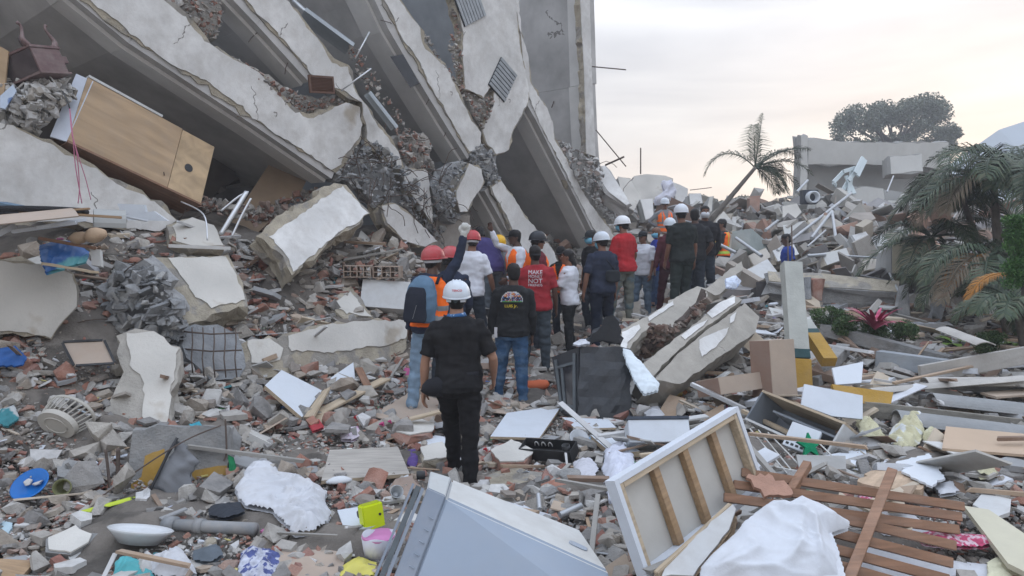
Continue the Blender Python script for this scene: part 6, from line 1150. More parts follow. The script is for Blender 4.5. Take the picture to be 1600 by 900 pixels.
# more crumpled things and scraps seen between the large pieces
for i, (c2, m_, h_, cat_, l_) in enumerate([
 ([(420,748),(440,742),(452,752),(440,764),(424,760)], mat('rag_blue', (.08, .14, .30), .8, .2, 9, .2), .05, 'cloth', 'blue rag at the upper right edge of the white blanket'),
 ([(330,790),(375,785),(385,800),(350,812),(325,806)], mat('rag_dark', (.03, .035, .045), .8, .2, 9, .2), .05, 'clothing', 'dark clothes between the yellow painted block and the white blanket'),
 ([(300,862),(340,850),(350,868),(330,880),(298,876)], mat('rag_slate', (.10, .12, .14), .7, .2, 9, .2), .05, 'cloth', 'slate grey cloth right of the washbasin'),
 ([(700,716),(730,712),(738,724),(712,732)], cloth_w, .05, 'bag', 'crumpled white plastic at the feet of the nearest man'),
 ([(895,725),(925,718),(938,735),(925,752),(900,745)], mat('rag_white2', (.5, .5, .54), .9, .1, 9, .3), .06, 'cloth', 'off-white cloth at the right end of the black plastic tray'),
 ([(1045,690),(1065,685),(1075,698),(1052,705)], mat('rag_green', (.04, .22, .10), .8, .2, 9, .2), .04, 'cloth', 'small green cloth below the grey-white drawer box'),
 ([(0,640),(22,632),(30,655),(12,668),(-5,662)], mat('rag_teal', (.05, .22, .25), .8, .3, 9, .2, col2=(.4, .42, .42), thr=.55), .05, 'clothing', 'teal and white garment at the left edge above the laundry basket'),
 ([(640,548),(668,540),(672,560),(650,570)], cloth_w, .06, 'bag', 'torn white sack behind the legs of the waving man'),
 ([(1000,640),(1030,636),(1040,650),(1010,655)], cloth_w, .04, 'paper', 'white paper below the gold roll'),
 ([(160,640),(176,634),(182,650),(168,656)], mat('rag_yel', (.45, .36, .08), .8, .2, 9, .2), .03, 'cloth', 'x'),
 ([(480,662),(500,655),(508,668),(488,676)], mat('rag_red', (.35, .04, .05), .8, .2, 9, .2), .03, 'cloth', 'small red cloth under the long slanting plank'),
 ([(1455,760),(1490,752),(1500,768),(1470,776)], cloth_w, .04, 'paper', 'white crumpled sheet right of the splintered wood block')]):
    if l_ != 'x': cloth('crumpled_cloth' if cat_ != 'paper' else 'crumpled_paper', l_, cat_, c2, m_, h_, 80+i, fs=8, cell=.011, lift=.07)
rod('edge_piping', 'black edge piping of the garment along the yellow painted block', 'trim', [(277,684,5.70),(262,710,5.64),(240,755,5.52),(220,798,5.45)], .012, black_p)
o_ = bpy.data.objects.get('edge_piping'); g_ = [o for o in bpy.data.objects if o.name.startswith('garment')][0]; bpy.context.view_layer.update(); o_.parent = g_; o_.matrix_parent_inverse = g_.matrix_world.inverted()
for k in ('category', 'label'): del o_[k]
for i, (a, b, w_, h_, m_, l_) in enumerate([((0,318,7.5),(60,330,7.4),.16,.04,mat('rag_bluegrey',(.12,.18,.24),.8,.2,9,.3),'blue-grey folded tarpaulin on the tyre at the left edge'),((150,330,7.6),(230,345,7.9),.10,.02,lam,'thin white board under the stack of white papers'),((60,372,6.9),(150,388,7.1),.05,.03,wood_dark,'dark lath under the brown cardboard sheet'),((700,640,7.3),(640,655,7.2),.10,.02,wood_pale,'short pale board in front of the flattened cardboard')]): beam('board', l_, 'board', a, b, w_, h_, m_)
# ================================================================ foreground right
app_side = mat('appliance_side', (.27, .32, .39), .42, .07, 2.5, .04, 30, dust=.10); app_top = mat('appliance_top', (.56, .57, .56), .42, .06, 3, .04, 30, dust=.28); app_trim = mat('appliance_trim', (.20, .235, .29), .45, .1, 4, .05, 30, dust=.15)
# fallen appliance: tapered box lying on its side
t = thing('fallen_appliance', 'big pale grey refrigerator-like appliance fallen on its side at the bottom centre', 'appliance', P(700, 800, 4.0)); o0 = t.location.copy()
c_ = {k: P(*v)-o0 for k, v in dict(tl=(669,735,4.6), tr=(700,745,4.58), fr=(905,826,4.35), ebr=(951,893,4.0), topb=(697,777,4.25), bl=(615,925,3.55), br=(960,960,3.55), efl=(950,885,3.9)).items()}
Y0 = lambda px, py, Y: P(px, py, Y)-o0
def hexa(nm, near, far, m, bev=.01, parent=t):
    mb = MB(); n = len(near); mb.add(near+far, [tuple(range(n)), tuple(range(2*n-1, n-1, -1))]+[(i, i+n, (i+1) % n+n, (i+1) % n) for i in range(n)]); return mb.build(nm, m, parent, bevel=bev)
# top ledge runs A(697,777)->B(948,893) near edge, C(702,745)->D(905,826) far edge
A_, B_ = Y0(697, 777, 4.05), Y0(952, 893, 3.85); C_, D_ = Y0(705, 748, 4.45), Y0(907, 828, 4.35); dn = V((0, -.12, -.75))
Al, Bl = Y0(640, 925, 3.72), Y0(960, 975, 3.6); Cl = C_+V((0, .1, -.8)); Dl = D_+V((0, .1, -.8))
mb = MB(); mb.add([A_, B_, D_, C_, Al, Bl, Dl, Cl], [(0, 1, 2, 3), (0, 4, 5, 1), (1, 5, 6, 2), (2, 6, 7, 3), (3, 7, 4, 0), (4, 7, 6, 5)]); topn = (B_-A_).cross(C_-A_).normalized(); topn = topn if topn.z > 0 else -topn
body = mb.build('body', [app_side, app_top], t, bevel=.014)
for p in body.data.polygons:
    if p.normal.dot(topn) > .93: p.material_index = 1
# trim hood on the left end
tA, tC = Y0(668, 763, 4.1), Y0(672, 737, 4.5); tAl = Y0(606, 925, 3.76); tCl = tC+V((-.02, .1, -.75))
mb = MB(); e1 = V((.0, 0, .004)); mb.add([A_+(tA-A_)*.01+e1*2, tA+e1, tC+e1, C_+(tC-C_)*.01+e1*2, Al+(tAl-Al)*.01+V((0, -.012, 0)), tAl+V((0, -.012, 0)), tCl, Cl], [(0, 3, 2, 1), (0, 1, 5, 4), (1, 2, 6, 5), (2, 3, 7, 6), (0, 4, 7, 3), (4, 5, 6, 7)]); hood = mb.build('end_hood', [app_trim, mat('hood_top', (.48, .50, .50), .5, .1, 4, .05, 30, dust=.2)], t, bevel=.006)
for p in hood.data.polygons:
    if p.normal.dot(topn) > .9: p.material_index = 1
for k, (off, w_, m_) in enumerate(((.035, .018, app_trim), (.065, .03, bk2), (.10, .014, app_trim))):
    mb = MB(); dv = (tA-A_).normalized(); mb.bar(tA+dv*off+V((0, 0, -.02)), tAl+dv*off, w_, .05, (0, -1, 0)); mb.build('door_seal_strip', m_, t)
for k in range(6): mb = MB(); q = A_.lerp(Al, .25+.13*k)+(tA-A_)*.45+V((0, -.022, 0)); mb.bar(q, q+V((.025, -.003, -.012)), .004, .006); mb.build('rib', app_side, t)
for (px, py, Yv) in ((664, 742, 4.4), (655, 770, 4.2)): mb = MB(); q = Y0(px, py, Yv); mb.tube([q, q+V((-.05, -.01, .0))], .026, 14); mb.build('hinge_foot', black_p, t, smooth=False, bevel=.003)
q = A_.lerp(B_, .86).lerp(D_.lerp(C_, .10), .38); ux = (B_-A_).normalized(); uy = ((C_-A_)-ux*(C_-A_).dot(ux)).normalized(); un = ux.cross(uy); un = un if un.z > 0 else -un
mb = MB(); mb.loft([[q+ux*.052*k_*abs(math.cos(a))**.5*math.copysign(1, math.cos(a))+uy*.032*k_*abs(math.sin(a))**.5*math.copysign(1, math.sin(a))+un*h_ for a in [2*math.pi*j/24 for j in range(24)]] for k_, h_ in ((1.08, .001), (1.06, .005), (.95, .005), (.85, .0015))]); mb.build('handle_recess', mat('recess_grey', (.33, .37, .43), .5, .05, 4, 0), t, smooth=True)
# ---- upturned framed panel with wooden battens
pw = mat('frame_white', (.62, .66, .72), .45, .06, 3, .05, 30, dust=.10, col2=(.36, .33, .30), thr=.66); pin = mat('hardboard', (.50, .485, .45), .7, .08, 3, .08, 30, dust=.12)
A, B, D = P(1012, 905, 3.75), P(1195, 765, 4.5), P(962, 757, 3.80)
M, lx, ly = frame(A, B, D); s = outward(M); t = thing('upturned_frame', 'upturned white framed panel with wooden battens, standing on edge right of the appliance', 'furniture', M); lx += .02; ly += .02
mb = MB(); mb.b2(.02, lx-.02, .02, ly-.02, -s*.075, -s*.068); mb.build('hardboard_back', pin, t)
mb = MB(); mb.b2(0, .03, -.0, ly, -s*.075, s*.0); mb.build('frame_side', pw, t); mb = MB(); mb.b2(lx-.03, lx, 0, ly, -s*.075, 0); mb.build('frame_side', pw, t)
mb = MB(); mb.b2(.031, lx-.031, ly-.03, ly, -s*.075, 0); mb.build('frame_top', pw, t); mb = MB(); mb.b2(.031, lx-.031, 0, .03, -s*.075, 0); mb.build('frame_bottom', pw, t)
for i in range(1): pass
for nm, a in (('edge_batten', (.032, .062, .032, ly-.032)), ('edge_batten', (lx-.062, lx-.032, .032, ly-.032)), ('edge_batten', (.063, lx-.063, ly-.062, ly-.032)), ('batten', (lx*.27, lx*.27+.05, .032, ly-.064)), ('batten', (lx*.50, lx*.50+.05, .032, ly-.064)), ('batten', (lx*.74, lx*.74+.05, .032, ly-.064))):
    mb = MB(); mb.b2(*a, -s*.064, -s*(.006 if nm == 'edge_batten' else .02)); mb.build(nm, wood if nm == 'batten' else wood_pale, t, bevel=.002)
# white outer face of the tray (left side)
q = [M.inverted() @ p for p in (P(945, 760, 4.33), P(951, 759, 4.24), P(1007, 905, 3.74), P(975, 905, 3.86))]
# broken chipboard edge
gslab('broken_chipboard', 'broken white-faced chipboard with crumbling edge at the bottom, right of the upturned frame', [(1030,905,3.7),(1040,880,3.8),(1145,790,4.1),(1152,798,4.08),(1140,830,3.95),(1085,905,3.65)], .06, seed=111, core=mat('chipboard', (.36, .26, .17), .9, .4, 25, 1.2, 60), skin=lam2, amp=.008, cat='board', inset=.01)
beam('plank', 'narrow white edged plank running along the broken chipboard', 'plank', (1025,900,3.72), (1142,792,4.15), .03, .05, wood_pale)
# ---- slatted bed base
t = thing('slatted_bed', 'brown slatted bed base with a cross bar, under the white duvet in the right foreground', 'bed', P(1330, 800, 4.1)); iv = -t.location
slw = mat('slat_wood', (.27, .145, .085), .6, .12, 4, .12, 40, stripes=(1, 12, 12), dust=.10)
for i, (x0, y0, x1, y1, Ya, Yb) in enumerate([(1158,738,1506,792,4.52,4.36),(1146,757,1502,808,4.40,4.25),(1131,777,1498,828,4.27,4.12),(1280,802,1493,853,4.08,3.97),(1290,829,1488,880,3.95,3.84),(1300,857,1482,906,3.83,3.73),(1310,884,1470,930,3.71,3.62)]):
    a, b = P(x0, y0, Ya), P(x1, y1, Yb); mb = MB(); mb.bar(a+iv, b+iv, .030, .052, (0, .55, 1)); mb.build('slat', slw, t, bevel=.002)
a, b = P(1394, 742, 4.40), P(1326, 915, 3.60); mb = MB(); mb.bar(a+iv+V((0, 0, .03)), b+iv+V((0, 0, .03)), .055, .028, (0, -.3, 1)); mb.build('cross_bar', slw, t, bevel=.002)
a, b = P(1262, 725, 4.6), P(1236, 768, 4.4); mb = MB(); mb.bar(a+iv, b+iv, .05, .05); mb.build('cross_bar', slw, t, bevel=.002)
flat('splinter_board', 'torn reddish plywood piece on the slats above the duvet', 'board', [(1166,745,4.36),(1200,738,4.40),(1235,760,4.32),(1240,772,4.26),(1195,775,4.22),(1186,765,4.26)], mat('torn_ply', (.38, .22, .16), .8, .2, 8, .4, 50), .02, amp=.012, step=.03)
cloth('duvet', 'large white crumpled duvet lying over the slatted bed base', 'duvet', [(1092,890,3.65),(1108,872,3.72),(1140,842,3.8),(1178,802,3.92),(1205,786,3.98),(1232,786,4.0),(1252,776,4.02),(1278,790,4.0),(1326,818,3.92),(1328,828,3.88),(1296,838,3.84),(1308,872,3.7),(1312,910,3.55),(1240,925,3.45),(1092,925,3.5)], mat('duvet_white', (.60, .625, .67), .9, .10, 3, .2, 60, dust=.18), 0.12, 41, fs=3.6, cell=.007, lift=.0)
cloth('duvet_corner', 'thin white sheet hanging below the duvet over the bed slats', 'sheet', [(1262,850,3.76),(1300,832,3.8),(1325,905,3.55),(1262,910,3.52)], mat('duvet_white', (.7,.7,.7)), .04, 42, fs=4, cell=.012)
for i, (c2, h_, l_) in enumerate([([(1330,856),(1390,851),(1480,876),(1560,884),(1580,905),(1340,905)], .04, 'white sheet spread below the bed slats at the bottom right'), ([(1310,800),(1350,790),(1420,800),(1470,835),(1380,840)], .03, 'white sheet seen between the upper bed slats')]): cloth('bed_sheet', l_, 'sheet', c2, cloth_w, h_, 44+i, fs=4, cell=.014, lift=.03)
cloth('lace_cloth', 'red and pink lace cloth trailing right of the bed slats', 'cloth', [(1430,836),(1470,832),(1540,838),(1557,846),(1545,856),(1495,856),(1440,850)], mat('lace_red', (.42, .06, .13), .8, .3, 60, .3, 80, col2=(.55, .40, .45), thr=.5), .05, 46, fs=7, cell=.011, lift=.10)
cloth('lace_cloth', 'small red and white cloth between the two top bed slats', 'cloth', [(1338,768),(1355,765),(1372,780),(1345,782)], mat('lace_red', (.4,.1,.1)), .03, 47, fs=9, cell=.011, lift=.06)
flat('panel', 'large cream panel lying at the right edge below the grey sheets', 'panel', [(1506,790),(1545,796),(1625,850),(1625,905),(1575,880)], mat('cream_panel', (.52, .49, .37), .6, .08, 3, .06, 30, dust=.12), .03, .14)
flat('panel', 'grey-white board lying behind the cream panel', 'panel', [(1535,770),(1580,780),(1578,800),(1555,808),(1520,788)], lam2, .025, .12)
cloth('insulation', 'cream foam lump at the bottom right corner', 'foam', [(1540,880),(1560,872),(1590,885),(1600,905),(1540,905)], mat('foam_cream', (.60, .58, .42), .95, .1, 8, .6, 40), .06, 48, fs=7, cell=.012, lift=.06)
# ---- furniture and boxes in the right middle
bxm = mat('brown_board', (.43, .345, .275), .7, .1, 3, .08, 30, dust=.15); bxd = mat('brown_board_dark', (.26, .17, .13), .7, .1, 3, .08, 30, dust=.15)
def solid_box(name, label, cat, A, B, D, depth, m, m2=None, bev=.004):
    A, B, D = [P(*q) for q in (A, B, D)]; M, lx, ly = frame(A, B, D); s = outward(M); t = thing(name, label, cat, M)
    mb = MB(); mb.b2(0, lx, 0, ly, -s*depth, 0); mb.build('body', m, t, bevel=bev)
    if m2: mb = MB(); mb.b2(-.003, -.0005, .004, ly-.004, -s*(depth-.004), -s*.004); mb.build('end_panel', m2, t); mb = MB(); mb.b2(.004, lx-.004, ly+.0005, ly+.003, -s*(depth-.004), -s*.004); mb.build('top_panel', m2 if name == 'x' else m, t)
    return t
solid_box('brown_box', 'low brown box unit lying left of the upright brown box', 'box', (1127,617,7.6), (1208,605,7.9), (1124,590,7.65), .38, bxm, bxd)
solid_box('brown_box', 'upright brown box unit next to the leaning concrete post', 'box', (1208,622,7.7), (1247,618,7.85), (1207,532,7.8), .30, bxm, bxd)
gi = mat('shelf_inside', (.17, .19, .215), .6, .08, 3, .05, 30, dust=.1)
A, B, D = P(1290, 713, 6.0), P(1163, 655, 6.9), P(1322, 660, 6.055); M, lx, ly = frame(A, B, D); s = outward(M); t = thing('open_cabinet', 'open grey cabinet with pale wood edges lying tilted, a white device inside', 'furniture', M); d = -s*.34
for nm, a, m_ in (('back', (0.0, lx, 0.0, ly, d*1.04, d), gi), ('long_side', (0, lx, 0, .022, d*.998, 0), lam2), ('long_side', (0, lx, ly-.022, ly, d*.998, 0), wood_pale), ('end', (0, .022, .0225, ly-.0225, d*.998, -s*.001), lam2), ('end', (lx-.022, lx, .0225, ly-.0225, d*.998, -s*.001), gi), ('shelf', (.0225, lx*.8, ly*.55, ly*.55+.02, d*.9, -s*.05), gi)): mb = MB(); mb.b2(*a); mb.build(nm, m_, t, bevel=.0015)
t = solid_box('white_device', 'white plastic device with a row of square ports inside the open cabinet', 'device', (1222,694,6.15), (1268,712,6.0), (1233,656,6.25), .06, lam, None); 
for i in range(5): mb = MB(); mb.b2(.02+.04*i, .045+.04*i, .02, .04, -.0005 if outward(t.matrix_world) < 0 else .0, .003*outward(t.matrix_world)); mb.build('port', black_p, t)
flat('board', 'white peeling board standing behind the open cabinet', 'board', [(1257,600,6.9),(1348,618,6.9),(1348,655,6.75),(1300,650,6.75),(1252,632,6.8)], mat('peeling_white', (.56, .60, .66), .6, .08, 3, .1, 30, col2=(.35, .26, .22), thr=.64), .02)
flat('board', 'mustard yellow painted board behind the white peeling board', 'board', [(1300,600,7.2),(1396,613,7.2),(1392,632,7.1),(1310,628,7.1)], yel, .04)
flat('board', 'white square board with torn corner on the grey blocks', 'board', [(1300,575,8.0),(1349,565,8.1),(1346,598,7.9),(1306,601,7.8)], lam, .02)
# leaning concrete post and kerb beams
t = thing('concrete_post', 'leaning concrete post with a yellow and dark green foot, right of the brown box', 'post', P(1250, 620, 8.2)); iv = -t.location
pc = mat('post_conc', (.40, .41, .38), .9, .15, 4, .3, 30); a, m1, m2_, b = P(1236, 412, 8.9), P(1246, 548, 8.4), P(1248, 562, 8.35), P(1251, 622, 8.2)
mb = MB(); mb.bar(m1+iv, a+iv, .22, .14, (0, -1, 0)); mb.build('shaft', pc, t, noisy=.006, sub=6); mb = MB(); mb.bar(m2_+iv, m1+iv, .226, .146, (0, -1, 0)); mb.build('green_band', mat('band_green', (.02, .06, .065), .6), t, bevel=.004); mb = MB(); mb.bar(b+iv, m2_+iv, .23, .15, (0, -1, 0)); mb.build('yellow_foot', yel, t, bevel=.004)
for x in (1232, 1238): mb = MB(); mb.tube([P(x, 440, 8.85)+iv, P(x-1, 352 if x > 1234 else 370, 9.0)+iv], .009, 6); mb.build('bar', rebar_m, t, smooth=True)
t = thing('kerb_beam', 'slanting yellow and dark striped kerb beam right of the leaning post', 'beam', P(1262, 520, 8.9)); iv = -t.location; a, b = P(1256, 505, 9.1), P(1296, 566, 8.4)
for k, (u, v, m_) in enumerate(((0, .25, pc), (.25, .36, mat('band_green', (.02, .06, .065))), (.36, 1, yel))): mb = MB(); mb.bar(a.lerp(b, u)+iv, a.lerp(b, v)+iv, .16, .12); mb.build(('bare_end', 'green_band', 'yellow_paint')[k], m_, t)
CB = [((1285,514,10.2),(1484,566,9.0),.18,.16,concrete,'long pale concrete beam slanting right from the shrubs'),((1372,560,9.2),(1480,575,8.6),.16,.20,mat('beam_blue',(.30,.33,.36),.85,.15,4,.3,30,dust=.15),'bluish concrete beam continuing the long pale one'),((1318,545,9.3),(1268,598,8.4),.16,.14,concrete,'short pale block beam leaning left of the white square board'),((1437,585,8.2),(1640,548,8.4),.05,.20,mat('asb',(.40,.385,.36),.9,.15,3,.3,30,dust=.2),'long grey edge beam rising to the right edge'),((1291,632,7.2),(1640,672,6.8),.05,.15,mat('old_plank',(.26,.245,.215),.9,.25,4,.5,30,stripes=(1,9,9)),'long weathered grey plank in front of the curved sheets'),((1388,703,6.2),(1640,728,6.1),.05,.16,mat('slate_beam',(.17,.18,.19),.85,.2,4,.4,30),'dark grey long beam below the tan panel'),((1445,598,8.0),(1640,612,7.8),.10,.10,concrete,'low grey beam under the curved sheets at the right'),((1500,746,5.6),(1640,752,5.6),.06,.02,wood_pale,'thin laminated strip at the right edge'),((1160,642,7.3),(1262,690,6.4),.035,.04,wood_pale,'thin tan lath in front of the open cabinet'),((1080,600,7.8),(1165,640,7.4),.05,.04,alu,'grey metal profile below the low brown box')]
for a, b, w_, h_, m_, l_ in CB: beam('beam', l_, 'beam', a, b, w_, h_, m_, noisy=.006 if 'beam' in l_ else 0, sub=5)
asb = mat('fibre_cement', (.27, .28, .285), .9, .2, 3, .4, 30, dust=.15); asd = mat('fibre_cement_pale', (.42, .40, .37), .9, .2, 3, .4, 30)
for a, b, r_, arc, m_, l_ in [((1400,655,6.9),(1680,690,6.6),.22,R(110),asb,'large dark curved roofing sheet at the right'),((1455,625,7.3),(1680,650,7.1),.18,R(120),asb,'second curved roofing sheet behind the large dark one'),((1445,600,7.8),(1680,600,7.6),.18,R(100),asd,'pale brown curved sheet under the rising edge beam'),((1475,520,9.0),(1540,545,8.2),.20,R(70),asd,'short ribbed pale sheet standing near the leafy plant'),((1410,720,5.7),(1470,745,5.4),.10,R(180),asb,'short folded grey gutter piece near the foam'),((1600,595,7.6),(1360,615,7.6),.14,R(80),asd,'pale curved strip behind the mustard board')]:
    bent_sheet('roofing_sheet', l_, 'sheet', a, b, r_, arc, m_, .010, group='curved roofing sheets on the right')
flat('panel', 'tan panel with a small round fitting at the right edge', 'panel', [(1478,666),(1625,680),(1625,712),(1472,700)], mat('tan_panel', (.47, .35, .25), .6, .06, 3, .05), .02, .20)
p_ = G(1496, 680, lift=.24); mb = MB(); mb.tube([p_, p_+V((0, -.012, .012))], .022, 16); mb.build('fitting', lam, [o for o in bpy.data.objects if o.get('label', '').startswith('tan panel with a small')][0]) if False else None
flat('panel', 'white square panel in front of the green star', 'panel', [(1285,712),(1352,700),(1357,722),(1295,734)], lam, .02, .05)
flat('board', 'torn white laminate on splintered wood in the right middle', 'board', [(1400,722),(1452,708),(1474,745),(1456,760),(1420,742)], lam, .015, .12, amp=.01, step=.04)
flat('board', 'splintered tan wood block under the torn white laminate', 'board', [(1340,752),(1360,735),(1410,725),(1445,745),(1440,765),(1380,762)], mat('raw_wood', (.50, .37, .26), .8, .15, 6, .3, 40, stripes=(1, 8, 8)), .06, .10, amp=.01, step=.05)
for i, (c2, l_) in enumerate([([(1338,660),(1352,655),(1370,672),(1385,690),(1360,700),(1345,690)], 'yellowish insulation foam torn open, left piece'), ([(1385,690),(1400,668),(1420,652),(1445,658),(1440,700),(1405,706)], 'yellowish insulation foam standing up, right piece'), ([(1440,680),(1465,678),(1472,702),(1445,705)], 'white foam piece beside the tan panel'), ([(1525,735),(1550,730),(1560,742),(1530,748)], 'small yellowish foam lump above the cream panel')]): cloth('insulation', l_, 'foam', c2, mat('foam_y', (.56, .53, .36), .95, .12, 8, .8, 40, col2=(.66, .68, .68), thr=.55), .14, 50+i, fs=7, cell=.012, lift=.06)
# star shaped green plush
mb = MB(); c = G(1264, 718, lift=.10); o2 = [V((math.cos(a)*r, math.sin(a)*r)) for a, r in [(R(90+36*i), .11 if i % 2 == 0 else .045) for i in range(10)]]; slab_mb(mb, o2, -.02, .02, rows=2); Rm = Matrix.Rotation(R(65), 3, 'X'); mb.v = [Rm @ v+c for v in mb.v]; mb.build('plush_star', mat('plush_green', (.01, .26, .12), .95, .2, 20, .6, 90), label='green star-shaped plush in front of the open cabinet', cat='toy', bevel=.006)
# wire rack
t = thing('wire_rack', 'white wire rack lying crushed between the upturned frame and the open cabinet', 'rack', G(1200, 705, lift=.03)); iv = -t.location
for k, (p0, p1) in enumerate([((1172,682,5.9),(1275,688,5.8)),((1275,688,5.8),(1318,730,5.4)),((1160,720,5.5),(1255,738,5.3)),((1172,670,6.0),(1230,740,5.3)),((1185,672,6.0),(1245,745,5.3)),((1200,676,6.0),(1262,740,5.3)),((1166,690,5.8),(1175,740,5.3)),((1165,700,5.7),(1215,715,5.6))]): mb = MB(); mb.tube([P(*p0)+iv, P(*p1)+iv], .006, 6); mb.build('wire', mat('wire_white', (.6, .6, .58), .4), t, smooth=True)
for k, (pp, w_, h_, m_, l_) in enumerate([([(985,668,7.3),(1105,650,7.4)], .12, .02, lam2, 'white board lying behind the grey drawer front'), ([(1070,705,6.0),(1000,712,6.0)], .05, .03, wood_pale, 'short tan batten beside the grey drawer front')]): beam('board', l_, 'board', pp[0], pp[1], w_, h_, m_)
M, lx, ly = frame(P(984, 691, 6.3), P(1080, 690, 6.3), P(983, 656, 6.4)); s = outward(M); t = thing('drawer_box', 'grey-white drawer box with a dark top edge, behind the upturned frame', 'drawer', M); mb = MB(); mb.b2(0, lx, 0, ly, -s*.25, 0); mb.build('box', lam, t, bevel=.004); mb = MB(); mb.b2(-.005, lx+.005, ly, ly+.03, -s*.06, s*.012); mb.build('top_rail', mat('rail_dark', (.04, .05, .07), .4), t, bevel=.004)
for x, y, s_, l_ in [(860,778,.09,'grey concrete lump behind the appliance corner'),(885,762,.13,'large grey concrete lump left of the white quilted cloth'),(905,765,.06,'pinkish rounded stone by the white quilted cloth'),(1015,835,.08,'x'),(805,712,.0,'x'),(648,745,.09,'mortar lump right of the pale wood-grain board'),(610,655,.10,'grey rounded concrete lump left of the nearest man'),(585,668,.08,'pale lump by the pink flowers'),(75,855,.07,'tan stone at the left bottom'),(330,858,.05,'small tan stone under the drain pipe'),(410,790,.08,'pink plastered lump beside the white blanket'),(90,128,.0,'x'),(560,720,.05,'white tile lump below the wood-grain board'),(975,500,.15,'tan boulder behind the burnt black cabinet'),(1185,560,.0,'x'),(1350,378,.0,'x')]:
    if s_ and l_ != 'x': rock('concrete_lump', l_, x, y, s_, {'p': rub_red}.get(l_[0], concrete if 'grey' in l_ else render_tan), (1.2, 1, .75), int(x))
tube_obj('steel_pipe', 'short grey steel pipe standing behind the appliance top', 'pipe', (843,795,4.9), (841,772,5.0), .016, steel); tube_obj('steel_pipe', 'bent grey pipe end right of the standing steel pipe', 'pipe', (875,805,4.8), (908,790,4.9), .022, steel)
for x, y, w_, h_, a_, l_ in []: pass
def flower(label, px, py, n, m, seed):
    rn = random.Random(seed); c = G(px, py, lift=.05); t = thing('flowers', label, 'flowers', c); 
    for i in range(n):
        mb = MB(); q = V((rn.uniform(-.05, .05), rn.uniform(-.04, .04), rn.uniform(0, .03)))
        for k in range(7): a = k*.9; mb.ell(q+V((math.cos(a)*.012, math.sin(a)*.012, .004*k)), (.013, .011, .007), 7, 4, Matrix.Rotation(a, 3, 'Z') @ Matrix.Rotation(.7, 3, 'Y'))
        mb.build('bloom', m, t, smooth=True)
rf = mat('flower_red', (.42, .01, .02), .6, .2, 20, .2)
flower('red artificial flowers on the rubble above the brown drawer frame', 562, 665, 4, rf, 1); flower('red artificial flowers right of the nearest man', 765, 722, 3, rf, 2); flower('red flowers at the foot of the yellow painted block', 325, 782, 3, rf, 3); flower('pink flowers beside the grey lump left of the nearest man', 602, 675, 4, mat('flower_pink', (.50, .06, .20), .6, .2, 20, .2), 4)
lathe('metal_bowl', 'shiny metal bowl and blue cloth right of the black plastic tray', 'bowl', G(903, 700, lift=.05), bowl(.05, .09, .05), steel, (R(40), R(20), 0))
cloth('blue_cloth', 'pale blue cloth beside the metal bowl', 'cloth', [(880,690),(905,682),(925,685),(920,698),(890,700)], mat('cloth_pblue', (.25, .38, .52), .85, .15, 8, .2), .05, 61, fs=8, cell=.012)
# ================================================================ far ruin on the right
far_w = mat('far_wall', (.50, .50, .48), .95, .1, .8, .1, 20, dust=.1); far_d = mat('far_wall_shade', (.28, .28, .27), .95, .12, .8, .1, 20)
M, w = plane_of([(1262,218,25),(1300,222,25.3),(1482,222,27),(1482,300,26.6),(1262,315,24.6)])
def fslab(name, label, pix, th, m=far_w, core=far_d, seed=1, amp=.03, cat='wall', inset=.02, **k): return gslab(name, label, pix, th, core=core, skin=m, seed=seed, amp=amp, step=.4, cat=cat, inset=inset, **k)
fslab('ruin_wall', 'long pale upper wall of the far ruin below the big tree', [(1262,218,25),(1275,216,25),(1300,220,25.3),(1340,222,25.6),(1400,223,26.2),(1482,222,27),(1482,265,27),(1400,258,26.2),(1262,257,25)], .3, seed=201)
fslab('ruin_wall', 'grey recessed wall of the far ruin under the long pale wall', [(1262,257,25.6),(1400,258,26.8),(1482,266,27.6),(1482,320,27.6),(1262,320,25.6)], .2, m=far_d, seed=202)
fslab('ruin_pillar', 'thin pale corner pillar at the left end of the far ruin', [(1251,212,24.6),(1262,212,24.8),(1262,260,24.8),(1258,320,24.6),(1249,320,24.5)], .25, seed=203)
fslab('ruin_slab', 'large white tilted slab in the middle of the far ruin', [(1300,304,20),(1325,298,20.3),(1345,292,20.6),(1380,294,21.2),(1382,315,21),(1350,322,20.5),(1315,325,20.1)], .5, seed=204)
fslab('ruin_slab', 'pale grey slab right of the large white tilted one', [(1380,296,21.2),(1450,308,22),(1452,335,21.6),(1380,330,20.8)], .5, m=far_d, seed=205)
fslab('ruin_slab', 'stepped pale slab edge in the far ruin behind the palm leaves', [(1390,245,25.0),(1440,240,25.2),(1442,268,25.0),(1392,272,24.8)], .4, seed=206)
fslab('ruin_slab', 'tan slab in the far ruin at the left of the heap', [(1222,322,19),(1245,318,19.2),(1252,332,19),(1240,345,18.8),(1222,340,18.8)], .3, m=plaster_old, seed=207)
fslab('ruin_slab', 'square grey slab lying flat against the far rubble heap', [(1330,368,15.5),(1352,362,15.7),(1370,388,15.2),(1342,394,15)], .15, m=lam2, seed=208)
fslab('ruin_slab', 'pale rounded slab standing in the rubble below the palm leaves', [(1393,382,13.2),(1425,376,13.4),(1430,410,13.2),(1424,430,13),(1393,428,13)], .4, m=mat('cream_wall', (.50, .46, .36), .9, .1, 3, .2), seed=209)
fslab('ruin_beam', 'long horizontal floor edge under the far rubble heap, centre right', [(1200,425,12.8),(1290,428,12.4),(1300,430,12.4),(1408,440,12.4),(1404,458,12.3),(1290,450,12.3),(1200,440,12.7)], .4, m=render_tan, core=concrete, seed=210)
fslab('ruin_beam', 'dusty floor edge behind the palm at the right edge', [(1430,420,13),(1640,420,12.6),(1640,442,12.5),(1430,436,12.9)], .4, m=render_tan, core=concrete, seed=211)
